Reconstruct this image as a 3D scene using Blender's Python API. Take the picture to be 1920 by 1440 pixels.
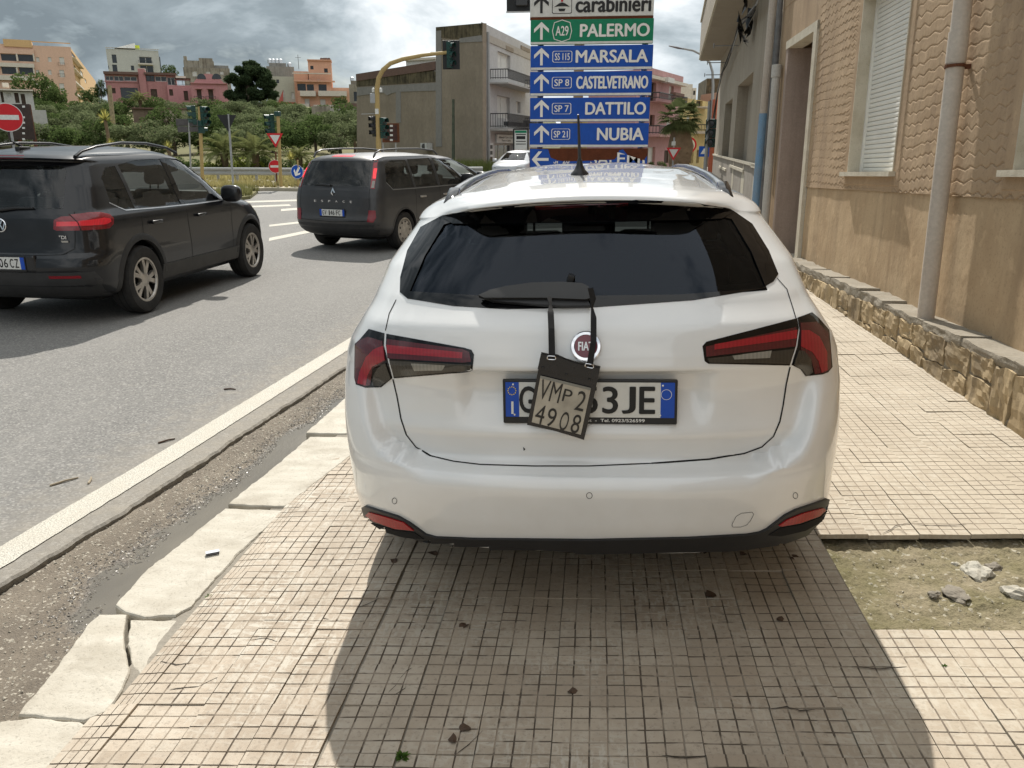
import bpy, bmesh, math, random
import numpy as np
from mathutils import Vector, Matrix, noise as mnoise
from mathutils.bvhtree import BVHTree
from mathutils.geometry import delaunay_2d_cdt
rad = math.radians
for o in list(bpy.data.objects): bpy.data.objects.remove(o)
S = bpy.context.scene
COL = S.collection
RNG = random.Random(7)
NPR = np.random.default_rng(11)

# ---------------------------------------------------------------- camera
FPX, CX, CY = 1480.0, 960.0, 720.0
PITCH = math.atan((720 - 272) / FPX)
YAW = math.atan(160 * math.cos(PITCH) / FPX)
CAMP = Vector((0, 0, 1.57))
cam = bpy.data.cameras.new('camera'); camo = bpy.data.objects.new('camera', cam); COL.objects.link(camo)
cam.sensor_width = 36; cam.lens = 36 * FPX / 1920; cam.clip_start = 0.05; cam.clip_end = 4000
camo.location = CAMP
camo.rotation_euler = (math.pi / 2 - PITCH, 0, YAW)
S.camera = camo
CR = Vector((math.cos(YAW), math.sin(YAW), 0)); CH = Vector((-math.sin(YAW), math.cos(YAW), 0)); UP = Vector((0, 0, 1))
CF = CH * math.cos(PITCH) - UP * math.sin(PITCH); CD = -UP * math.cos(PITCH) - CH * math.sin(PITCH)
def ray(px, py): return CF + CR * ((px - CX) / FPX) + CD * ((py - CY) / FPX)
def at(px, py, Y):
    d = ray(px, py); return CAMP + d * (Y / d.y)
def gp(px, py, z=0.0):
    d = ray(px, py); return CAMP + d * ((z - CAMP.z) / d.z)
def hitplane(px, py, P, n):
    d = ray(px, py); return CAMP + d * ((P - CAMP).dot(n) / d.dot(n))

# ---------------------------------------------------------------- world and sun
SUN_AZ, SUN_EL = rad(9.0), rad(48.0)          # azimuth to the left of the street direction (+Y)
sun_dir = Vector((-math.sin(SUN_AZ) * math.cos(SUN_EL), math.cos(SUN_AZ) * math.cos(SUN_EL), math.sin(SUN_EL)))
W = bpy.data.worlds.new('World'); S.world = W; W.use_nodes = True
nt = W.node_tree; nt.nodes.clear()
def wn(t, **k):
    n = nt.nodes.new(t)
    for a, b in k.items(): setattr(n, a, b)
    return n
wo = wn('ShaderNodeOutputWorld'); bg = wn('ShaderNodeBackground'); bg.inputs['Strength'].default_value = 0.1
nt.links.new(bg.outputs[0], wo.inputs[0])
sky = wn('ShaderNodeTexSky', sky_type='NISHITA', sun_disc=False)
sky.sun_elevation = SUN_EL; sky.sun_rotation = -SUN_AZ; sky.air_density = 1.0; sky.dust_density = 1.5
tc = wn('ShaderNodeTexCoord')
sep = wn('ShaderNodeSeparateXYZ'); nt.links.new(tc.outputs['Generated'], sep.inputs[0])
def wm(op, a, b=None, c=None):
    n = wn('ShaderNodeMath', operation=op)
    for i, v in enumerate((a, b, c)):
        if v is None: continue
        if isinstance(v, (int, float)): n.inputs[i].default_value = v
        else: nt.links.new(v, n.inputs[i])
    return n.outputs[0]
cmb = wn('ShaderNodeCombineXYZ')
nt.links.new(sep.outputs[0], cmb.inputs[0]); nt.links.new(sep.outputs[1], cmb.inputs[1]); nt.links.new(wm('MULTIPLY', sep.outputs[2], 2.3), cmb.inputs[2])
def wnoise(scale, detail, rough, off, dist=0.0):
    mp = wn('ShaderNodeMapping'); mp.inputs['Location'].default_value = off; nt.links.new(cmb.outputs[0], mp.inputs[0])
    n = wn('ShaderNodeTexNoise'); n.inputs['Scale'].default_value = scale; n.inputs['Detail'].default_value = detail
    n.inputs['Roughness'].default_value = rough; n.inputs['Distortion'].default_value = dist
    nt.links.new(mp.outputs[0], n.inputs['Vector']); return n.outputs['Fac']
n1 = wnoise(2.2, 2, .5, (3.1, 0.35, 0)); n2 = wnoise(5.5, 7, .55, (1.7, 2.2, 0), .3); n3 = wnoise(16, 4, .6, (9.1, 4.0, 0), .2)
def wramp(fac, stops):
    r = wn('ShaderNodeValToRGB'); nt.links.new(fac, r.inputs[0]); e = r.color_ramp.elements
    e[0].position, e[0].color = stops[0][0], (*stops[0][1], 1); e[1].position, e[1].color = stops[-1][0], (*stops[-1][1], 1)
    for p_, c_ in stops[1:-1]:
        q = e.new(p_); q.color = (*c_, 1)
    return r.outputs[0]
# a thick grey bank lies over the left of the street; the cloud is thinner and brighter ahead, towards the sun
g3 = lambda v: (v, v, v)
bank = wramp(wm('ADD', sep.outputs[0], .7), [(0, g3(.08)), (.25, g3(.18)), (.36, g3(.36)), (.46, g3(.62)), (.62, g3(.64)), (.78, g3(.55)), (1, g3(.50))])
lift = wm('MULTIPLY', wm('MAXIMUM', wm('SUBTRACT', sep.outputs[2], .12), 0.0), .55)  # extra cloud brightness overhead, above the view, added to fill the shade
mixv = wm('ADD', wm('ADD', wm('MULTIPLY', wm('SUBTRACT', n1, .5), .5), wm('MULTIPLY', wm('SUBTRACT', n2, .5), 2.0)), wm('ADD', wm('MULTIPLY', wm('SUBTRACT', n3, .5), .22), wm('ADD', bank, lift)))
cc = lambda r, g, b_: (r * .86, g * .86, b_ * .86)
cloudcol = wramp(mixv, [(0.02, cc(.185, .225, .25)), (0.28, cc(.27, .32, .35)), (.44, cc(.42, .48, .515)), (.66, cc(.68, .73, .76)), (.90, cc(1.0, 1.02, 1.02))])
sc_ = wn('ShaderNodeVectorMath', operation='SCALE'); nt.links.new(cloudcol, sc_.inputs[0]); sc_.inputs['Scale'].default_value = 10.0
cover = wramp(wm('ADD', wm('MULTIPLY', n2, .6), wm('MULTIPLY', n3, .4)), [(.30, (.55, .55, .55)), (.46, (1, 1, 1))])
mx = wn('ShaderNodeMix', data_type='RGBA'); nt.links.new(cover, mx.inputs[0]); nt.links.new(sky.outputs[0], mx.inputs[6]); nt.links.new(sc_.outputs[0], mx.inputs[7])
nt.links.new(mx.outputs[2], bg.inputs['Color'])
sl = bpy.data.lights.new('sun', 'SUN'); slo = bpy.data.objects.new('sun', sl); COL.objects.link(slo)
sl.energy = 3.9; sl.angle = rad(0.55); sl.color = (1.0, .95, .87)
slo.rotation_euler = sun_dir.to_track_quat('Z', 'Y').to_euler(); slo.location = (0, 0, 30)
S.view_settings.view_transform = 'Standard'; S.view_settings.look = 'None'; S.view_settings.gamma = 1; S.view_settings.use_curve_mapping = False
S.view_settings.exposure = 0.56
S.cycles.max_bounces = 7; S.cycles.diffuse_bounces = 3; S.cycles.glossy_bounces = 4; S.cycles.transmission_bounces = 4; S.cycles.transparent_max_bounces = 14
S.cycles.caustics_reflective = False; S.cycles.caustics_refractive = False; S.cycles.sample_clamp_indirect = 6.0

# ---------------------------------------------------------------- helpers
def link(o, parent=None):
    COL.objects.link(o)
    if parent is not None:
        o.parent = parent
        if parent.name in WROOT: o.matrix_parent_inverse = Matrix.Translation(-parent.location)
    return o
WROOT = set()
def wthing(name, label, cat, loc=(0, 0, 0), group=None):
    """a thing whose parts are given in world coordinates"""
    o = thing(name, label, cat, loc, 0.0, group); WROOT.add(o.name); return o
def tag(o, label=None, cat=None, group=None, kind=None):
    if label: o['label'] = label
    if cat: o['category'] = cat
    if group: o['group'] = group
    if kind: o['kind'] = kind
    return o
def thing(name, label, cat, loc=(0, 0, 0), rz=0.0, group=None, rot=None):
    o = bpy.data.objects.new(name, None); o.empty_display_size = .2; COL.objects.link(o)
    o.location = loc; o.rotation_euler = rot if rot else (0, 0, rz)
    return tag(o, label, cat, group)
def mesh_obj(name, V, F, mats, parent=None, smooth=False, fm=None, sharp=None):
    me = bpy.data.meshes.new(name)
    me.from_pydata([tuple(v) for v in V], [], [tuple(f) for f in F])
    if not isinstance(mats, (list, tuple)): mats = [mats]
    for m in mats: me.materials.append(m)
    if fm is not None: me.polygons.foreach_set('material_index', np.asarray(fm, dtype=np.int32))
    if smooth: me.polygons.foreach_set('use_smooth', np.ones(len(me.polygons), dtype=bool))
    if smooth and sharp: me.set_sharp_from_angle(angle=rad(sharp))
    me.update()
    return link(bpy.data.objects.new(name, me), parent)
def np_mesh(name, V, Q, mats, parent=None, smooth=False, fm=None):
    """V (n,3) float array, Q (m,k) int array"""
    me = bpy.data.meshes.new(name); n = len(V); m, k = Q.shape
    me.vertices.add(n); me.vertices.foreach_set('co', np.ascontiguousarray(V, dtype=np.float32).ravel())
    me.loops.add(m * k); me.loops.foreach_set('vertex_index', np.ascontiguousarray(Q, dtype=np.int32).ravel())
    me.polygons.add(m); me.polygons.foreach_set('loop_start', np.arange(0, m * k, k, dtype=np.int32))
    if not isinstance(mats, (list, tuple)): mats = [mats]
    for x in mats: me.materials.append(x)
    if fm is not None: me.polygons.foreach_set('material_index', np.asarray(fm, dtype=np.int32))
    me.polygons.foreach_set('use_smooth', np.full(m, bool(smooth)))
    me.update(calc_edges=True); me.validate()
    return link(bpy.data.objects.new(name, me), parent)
class MB:
    def __init__(s): s.V, s.F, s.M = [], [], []
    def add(s, V, F, m=0):
        b = len(s.V); s.V += [Vector(v) for v in V]; s.F += [tuple(b + i for i in f) for f in F]; s.M += [m] * len(F); return s
    def box(s, x0, x1, y0, y1, z0, z1, m=0, T=None):
        V = [Vector(q) for q in ((x0, y0, z0), (x1, y0, z0), (x1, y1, z0), (x0, y1, z0), (x0, y0, z1), (x1, y0, z1), (x1, y1, z1), (x0, y1, z1))]
        if T is not None: V = [T @ v for v in V]
        return s.add(V, [(0, 3, 2, 1), (4, 5, 6, 7), (0, 1, 5, 4), (1, 2, 6, 5), (2, 3, 7, 6), (3, 0, 4, 7)], m)
    def bevbox(s, x0, x1, y0, y1, z0, z1, b=.01, m=0, T=None):
        bm = bmesh.new(); bmesh.ops.create_cube(bm, size=1)
        for v in bm.verts: v.co = Vector((x0 + (v.co.x + .5) * (x1 - x0), y0 + (v.co.y + .5) * (y1 - y0), z0 + (v.co.z + .5) * (z1 - z0)))
        bmesh.ops.bevel(bm, geom=bm.edges[:] + bm.verts[:], offset=b, segments=2, affect='EDGES', profile=.5)
        bm.verts.index_update()
        V = [v.co.copy() for v in bm.verts]; F = [[v.index for v in f.verts] for f in bm.faces]; bm.free()
        if T is not None: V = [T @ v for v in V]
        return s.add(V, F, m)
    def cyl(s, p0, p1, r0, r1=None, n=12, m=0, caps=True):
        r1 = r0 if r1 is None else r1
        return s.tube([p0, p1], [r0, r1], n, m, caps)
    def tube(s, path, r, n=8, m=0, caps=True, flat=None):
        path = [Vector(p) for p in path]; k = len(path)
        if isinstance(r, (int, float)): r = [r] * k
        V, F = [], []; up = None
        for i, p in enumerate(path):
            t = (path[min(i + 1, k - 1)] - path[max(i - 1, 0)]).normalized()
            if up is None:
                up = Vector((0, 0, 1)) if abs(t.z) < .9 else Vector((1, 0, 0))
            a = t.cross(up).normalized(); b = a.cross(t).normalized(); up = b
            for j in range(n):
                an = 2 * math.pi * j / n
                fa, fb = (1, 1) if flat is None else flat
                V.append(p + a * (math.cos(an) * r[i] * fa) + b * (math.sin(an) * r[i] * fb))
        for i in range(k - 1):
            for j in range(n):
                F.append((i * n + j, i * n + (j + 1) % n, (i + 1) * n + (j + 1) % n, (i + 1) * n + j))
        if caps: F += [tuple(range(n - 1, -1, -1)), tuple((k - 1) * n + j for j in range(n))]
        return s.add(V, F, m)
    def prism(s, poly, y0, y1, axis='y', m=0, T=None):
        """poly of 2-D points; axis is the extrusion axis: y -> (x,z), x -> (y,z), z -> (x,y)"""
        mk = {'y': lambda a, b, c: Vector((a, c, b)), 'x': lambda a, b, c: Vector((c, a, b)), 'z': lambda a, b, c: Vector((a, b, c))}[axis]
        n = len(poly); V = [mk(a, b, y0) for a, b in poly] + [mk(a, b, y1) for a, b in poly]
        if T is not None: V = [T @ v for v in V]
        F = [tuple(range(n)), tuple(range(2 * n - 1, n - 1, -1))] + [(i, i + n, (i + 1) % n + n, (i + 1) % n) for i in range(n)]
        return s.add(V, F, m)
    def lathe(s, prof, n=24, axis='x', m=0, T=None, closed=False):
        """prof: list of (r, a) with a along the axis"""
        V, F = [], []; k = len(prof)
        for r, a in prof:
            for j in range(n):
                t = 2 * math.pi * j / n; c, d = r * math.cos(t), r * math.sin(t)
                V.append(Vector((a, c, d)) if axis == 'x' else Vector((c, a, d)) if axis == 'y' else Vector((c, d, a)))
        if T is not None: V = [T @ v for v in V]
        for i in range(k - 1 + (1 if closed else 0)):
            i2 = (i + 1) % k
            for j in range(n): F.append((i * n + j, i * n + (j + 1) % n, i2 * n + (j + 1) % n, i2 * n + j))
        return s.add(V, F, m)
    def build(s, name, mats, parent=None, smooth=False, sharp=35):
        bm = bmesh.new()
        vs = [bm.verts.new(v) for v in s.V]
        me = bpy.data.meshes.new(name)
        for f, m in zip(s.F, s.M):
            try: q = bm.faces.new([vs[i] for i in f]); q.material_index = m
            except ValueError: pass
        bmesh.ops.recalc_face_normals(bm, faces=bm.faces[:])
        bm.to_mesh(me); bm.free()
        if not isinstance(mats, (list, tuple)): mats = [mats]
        for x in mats: me.materials.append(x)
        if smooth:
            me.polygons.foreach_set('use_smooth', np.ones(len(me.polygons), dtype=bool)); me.set_sharp_from_angle(angle=rad(sharp))
        return link(bpy.data.objects.new(name, me), parent)
def copy_tree(o, parent=None):
    c = o.copy(); COL.objects.link(c)
    if parent is not None: c.parent = parent
    for ch in list(o.children): copy_tree(ch, c)
    return c
TXT = {}
def text_mesh(txt, size=1.0, bold=0.0, space=1.0, align='CENTER', depth=0.0, sx=1.0):
    """returns (verts, faces, width) of a text lying in XY"""
    key = (txt, size, bold, space, align, depth, sx)
    if key in TXT: return TXT[key]
    cu = bpy.data.curves.new('lettering', 'FONT'); cu.body = txt; cu.size = size; cu.offset = bold * size; cu.space_character = space
    cu.align_x = align; cu.align_y = 'CENTER'; cu.extrude = depth; cu.resolution_u = 4; cu.fill_mode = 'BOTH' if depth else 'FRONT'
    o = bpy.data.objects.new('lettering', cu); COL.objects.link(o)
    dg = bpy.context.evaluated_depsgraph_get(); dg.update()
    me = bpy.data.meshes.new_from_object(o.evaluated_get(dg))
    V = [Vector((v.co.x * sx, v.co.y, v.co.z)) for v in me.vertices]; F = [tuple(p.vertices) for p in me.polygons]
    bpy.data.objects.remove(o); bpy.data.curves.remove(cu); bpy.data.meshes.remove(me)
    TXT[key] = (V, F); return TXT[key]
def put_text(name, txt, mat, parent, T, h, w=None, bold=0.0, space=1.0, align='CENTER', sx=1.0):
    """text of cap height h, optionally squeezed to width w, on the plane given by matrix T (local XY)"""
    dup, bold = max(0.0, bold), 0.0
    V, F = text_mesh(txt, 1.0, bold, space, 'LEFT', 0.0, 1.0)
    xs = [v.x for v in V]; ys = [v.y for v in V]
    x0, x1, y0, y1 = min(xs), max(xs), min(ys), max(ys)
    s = h / (y1 - y0); k = s * sx if w is None else w / (x1 - x0)
    ax = {'CENTER': (x0 + x1) / 2, 'LEFT': x0, 'RIGHT': x1}[align]
    P, G = [], []
    for i, (dx, dy) in enumerate(((0, 0),) if dup == 0 else ((0, 0), (-dup, 0), (dup, 0), (0, dup * .7), (0, -dup * .7))):
        b_ = len(P); P += [T @ Vector(((v.x - ax) * k + dx * s, (v.y - (y0 + y1) / 2 + dy) * s, i * .00025)) for v in V]; G += [tuple(b_ + q for q in f) for f in F]
    return mesh_obj(name, P, G, mat, parent)

# ---------------------------------------------------------------- materials
class NT:
    def __init__(s, name):
        s.m = bpy.data.materials.new(name); s.m.use_nodes = True; s.t = s.m.node_tree
        s.b = s.t.nodes['Principled BSDF']; s.out = s.t.nodes['Material Output']
    def n(s, t, **k):
        x = s.t.nodes.new(t)
        for a, b in k.items(): setattr(x, a, b)
        return x
    def l(s, a, b): s.t.links.new(a, b)
    def set(s, sock, v):
        if isinstance(v, (int, float)): sock.default_value = v
        elif isinstance(v, (tuple, list)): sock.default_value = (*v, 1) if len(v) == 3 and sock.type == 'RGBA' else v
        else: s.l(v, sock)
    def math(s, op, a, b=None, c=None):
        x = s.n('ShaderNodeMath', operation=op)
        for i, v in enumerate((a, b, c)):
            if v is not None: s.set(x.inputs[i], v)
        return x.outputs[0]
    def coord(s, kind='Object', scale=(1, 1, 1), loc=(0, 0, 0), rot=(0, 0, 0)):
        if kind == 'World': c = s.n('ShaderNodeNewGeometry').outputs['Position']
        else: c = s.n('ShaderNodeTexCoord').outputs[kind]
        m = s.n('ShaderNodeMapping'); m.inputs['Scale'].default_value = scale; m.inputs['Location'].default_value = loc; m.inputs['Rotation'].default_value = rot
        s.l(c, m.inputs[0]); return m.outputs[0]
    def noise(s, vec, scale, detail=4, rough=.55, dist=0.0):
        x = s.n('ShaderNodeTexNoise'); s.l(vec, x.inputs['Vector']); x.inputs['Scale'].default_value = scale; x.inputs['Detail'].default_value = min(detail, 3)
        x.inputs['Roughness'].default_value = rough; x.inputs['Distortion'].default_value = dist; return x.outputs['Fac']
    def voro(s, vec, scale, feature='F1', out='Distance', rnd=1.0):
        x = s.n('ShaderNodeTexVoronoi', feature=feature); s.l(vec, x.inputs['Vector']); x.inputs['Scale'].default_value = scale; x.inputs['Randomness'].default_value = rnd
        return x.outputs[out]
    def ramp(s, fac, stops, interp='LINEAR'):
        r = s.n('ShaderNodeValToRGB'); s.l(fac, r.inputs[0]); e = r.color_ramp.elements; r.color_ramp.interpolation = interp
        f3 = lambda c: (c, c, c, 1) if isinstance(c, (int, float)) else (*c, 1)
        e[0].position, e[0].color = stops[0][0], f3(stops[0][1]); e[1].position, e[1].color = stops[-1][0], f3(stops[-1][1])
        for p_, c_ in stops[1:-1]:
            q = e.new(p_); q.color = f3(c_)
        return r.outputs[0]
    def mix(s, fac, a, b, mode='MIX'):
        x = s.n('ShaderNodeMix', data_type='RGBA', blend_type=mode)
        s.set(x.inputs[0], fac); s.set(x.inputs[6], a); s.set(x.inputs[7], b); return x.outputs[2]
    def bump(s, h, strength=.3, dist=.01):
        x = s.n('ShaderNodeBump'); x.inputs['Strength'].default_value = strength; x.inputs['Distance'].default_value = dist; s.l(h, x.inputs['Height']); s.l(x.outputs[0], s.b.inputs['Normal']); return x
    def pr(s, **k):
        nm = {'col': 'Base Color', 'rough': 'Roughness', 'metal': 'Metallic', 'spec': 'Specular IOR Level', 'coat': 'Coat Weight', 'coatr': 'Coat Roughness', 'em': 'Emission Color', 'ems': 'Emission Strength', 'alpha': 'Alpha', 'trans': 'Transmission Weight', 'ior': 'IOR', 'sheen': 'Sheen Weight'}
        for a, v in k.items(): s.set(s.b.inputs[nm[a]], v)
        return s
def flat(name, col, rough=.6, metal=0.0, var=.12, scale=6.0, spec=.4, coat=0.0, bump=0.0, coord='Object'):
    """a plain paint / plastic / metal with slight unevenness"""
    t = NT(name); v = t.coord(coord)
    nz = t.noise(v, scale, 5, .6)
    c = t.mix(t.ramp(nz, [(.3, 0.0), (.7, 1.0)]), tuple(x * (1 - var) for x in col), tuple(min(1, x * (1 + var)) for x in col))
    t.pr(col=c, rough=rough, metal=metal, spec=spec, coat=coat, coatr=.04)
    if bump: t.bump(t.noise(v, scale * 12, 4, .6), bump, .01)
    return t.m
def grime(name, col, dirt, rough=.85, scale=1.0, amount=.5, streak=True, bump=.25, coord='Object', fine=30.0):
    """weathered render: patches, vertical streaks, fine grain"""
    t = NT(name); v = t.coord(coord)
    a = t.noise(v, 1.3 * scale, 6, .62); b = t.noise(t.coord(coord, (6 * scale, 6 * scale, .45 * scale)), 1.0, 5, .6); c = t.noise(v, fine, 3, .6)
    f1 = t.ramp(a, [(.36, 0.0), (.68, 1.0)])
    f2 = t.ramp(b, [(.46, 0.0), (.72, 1.0)])
    fac = t.math('MULTIPLY', t.math('ADD', t.math('MULTIPLY', f1, .55), t.math('MULTIPLY', f2, .6 if streak else .15)), amount)
    base = t.mix(t.ramp(c, [(.3, 0.0), (.75, 1.0)]), tuple(x * .88 for x in col), tuple(min(1, x * 1.1) for x in col))
    t.pr(col=t.mix(fac, base, dirt), rough=rough, spec=.25)
    if bump: t.bump(t.math('ADD', t.math('MULTIPLY', c, .6), t.math('MULTIPLY', a, .8)), bump, .02)
    return t.m
def glass_mat(name, tint=(.55, .62, .6), rough=.0, refl=1.0, dirt=0.0):
    t = NT(name); t.t.nodes.remove(t.b)
    tr = t.n('ShaderNodeBsdfTransparent'); tr.inputs[0].default_value = (*tint, 1)
    gl = t.n('ShaderNodeBsdfGlossy'); gl.inputs['Roughness'].default_value = rough; gl.inputs[0].default_value = (refl, refl, refl, 1) if isinstance(refl, (int, float)) else (*refl, 1)
    fr = t.n('ShaderNodeFresnel'); fr.inputs[0].default_value = 1.52
    mx = t.n('ShaderNodeMixShader'); t.l(fr.outputs[0], mx.inputs[0]); t.l(tr.outputs[0], mx.inputs[1]); t.l(gl.outputs[0], mx.inputs[2])
    if dirt:
        df = t.n('ShaderNodeBsdfDiffuse'); df.inputs[0].default_value = (.4, .38, .34, 1)
        m2 = t.n('ShaderNodeMixShader'); t.l(t.math('MULTIPLY', t.ramp(t.noise(t.coord('Object', (1, 1, 1)), 5, 6, .65), [(.4, .25), (.7, 1.0)]), dirt), m2.inputs[0]); t.l(mx.outputs[0], m2.inputs[1]); t.l(df.outputs[0], m2.inputs[2]); mx = m2
    t.l(mx.outputs[0], t.out.inputs[0]); return t.m
def lens_mat(name, col, rough=.06, glow=0.0, coat=.7):
    t = NT(name); v = t.coord('Object')
    w = t.n('ShaderNodeTexWave', wave_type='BANDS', bands_direction='X'); t.l(v, w.inputs['Vector']); w.inputs['Scale'].default_value = 26
    t.pr(col=t.mix(t.math('MULTIPLY', w.outputs['Fac'], .35), col, tuple(x * .45 for x in col)), rough=.25, spec=.45, coat=coat, coatr=rough)
    if glow: t.pr(em=col, ems=glow)
    return t.m
# ================================================================ GROUND, ROAD, PAVEMENT
SLOPE = .028
def swz(x): return SLOPE * x
def sp(px, py, dz=0.0):
    """pixel -> point on the sloping pavement"""
    d = ray(px, py); t = -(CAMP.z - dz - SLOPE * CAMP.x) / (d.z - SLOPE * d.x); return CAMP + d * t
ROADZ = -.13
# --- materials
def m_asphalt():
    t = NT('asphalt'); v = t.coord('World'); v2 = t.coord('World', (1, .25, 1))
    g = t.voro(v, 95, 'F1', 'Color'); sepc = t.n('ShaderNodeSeparateColor'); t.l(g, sepc.inputs[0])
    big = t.noise(v2, .7, 5, .6); mid = t.noise(v, 9, 4, .65)
    grain = t.ramp(sepc.outputs[0], [(.0, (.115, .112, .107)), (.5, (.163, .159, .15)), (.85, (.212, .206, .194)), (1, (.30, .29, .272))])
    c = t.mix(t.ramp(big, [(.35, 0.0), (.7, .55)]), grain, (.235, .228, .213))
    c = t.mix(t.math('MULTIPLY', t.ramp(mid, [(.55, 0.0), (.75, 1.0)]), .25), c, (.30, .285, .25))
    # dust drifted towards the gutter edge
    xyz = t.n('ShaderNodeSeparateXYZ'); t.l(v, xyz.inputs[0])
    dd = t.math('ADD', t.math('ADD', xyz.outputs[0], t.math('MULTIPLY', xyz.outputs[1], -.09)), t.math('MULTIPLY', mid, .9))
    c = t.mix(t.math('MULTIPLY', t.ramp(t.math('MULTIPLY', t.math('ADD', dd, 3.2), .6), [(.25, 0.0), (.75, 1.0)]), .5), c, (.30, .26, .20))
    t.pr(col=c, rough=.88, spec=.3); t.bump(t.math('ADD', sepc.outputs[1], t.math('MULTIPLY', mid, .6)), .55, .006); return t.m
def m_paint():
    t = NT('road_paint'); v = t.coord('World'); n = t.noise(v, 150, 4, .75); b = t.noise(v, 6, 4, .6)
    c = t.mix(t.ramp(n, [(.40, 0.0), (.54, 1.0)]), (.25, .235, .205), (.56, .535, .465)); c = t.mix(t.ramp(b, [(.4, 0.0), (.75, .5)]), c, (.42, .38, .31))
    t.pr(col=c, rough=.8, spec=.3); t.bump(n, .5, .004); return t.m
def m_gutter():
    t = NT('gutter_dirt'); v = t.coord('World'); vl = t.coord('World', (1, .3, 1), rot=(0, 0, .1))
    a = t.noise(vl, 5, 6, .65); g = t.voro(v, 120, 'F1', 'Color'); s = t.n('ShaderNodeSeparateColor'); t.l(g, s.inputs[0]); f = t.noise(v, 130, 3, .7)
    c = t.mix(t.ramp(a, [(.3, 0.0), (.7, 1.0)]), (.125, .10, .072), (.205, .168, .122)); c = t.mix(t.ramp(s.outputs[0], [(.88, 0.0), (.97, .9)]), c, (.46, .42, .34))
    c = t.mix(t.ramp(f, [(.35, .55), (.6, 0.0)]), c, (.085, .070, .054))
    zz_ = t.n('ShaderNodeSeparateXYZ'); t.l(v, zz_.inputs[0]); wet = t.ramp(t.math('ADD', t.math('MULTIPLY', zz_.outputs[2], 10), t.math('MULTIPLY', a, .18)), [(0.0, 1.0), (1.0, 0.0)]) if False else t.ramp(t.math('MULTIPLY_ADD', zz_.outputs[2], 22, t.math('MULTIPLY_ADD', a, .25, 4.25)), [(.18, 1.0), (.42, 0.0)])
    c = t.mix(t.math('MULTIPLY', wet, .62), c, (.035, .030, .024))
    t.pr(col=c, rough=t.mix(wet, (.85, .85, .85), (.24, .24, .24)), spec=.7); t.bump(t.math('ADD', s.outputs[0], f), .7, .01); return t.m
def m_water():
    t = NT('muddy_water'); v = t.coord('World', (1, .45, 1), rot=(0, 0, -.12)); n = t.noise(v, 3, 3, .5)
    t.pr(col=t.mix(t.ramp(n, [(.3, 0.0), (.7, 1.0)]), (.10, .09, .075), (.17, .152, .122)), rough=.10, spec=.6); t.b.inputs['IOR'].default_value = 1.33
    t.bump(t.math('ADD', t.noise(v, 40, 3, .7), t.noise(v, 7, 2, .5)), .5, .006); return t.m
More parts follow.
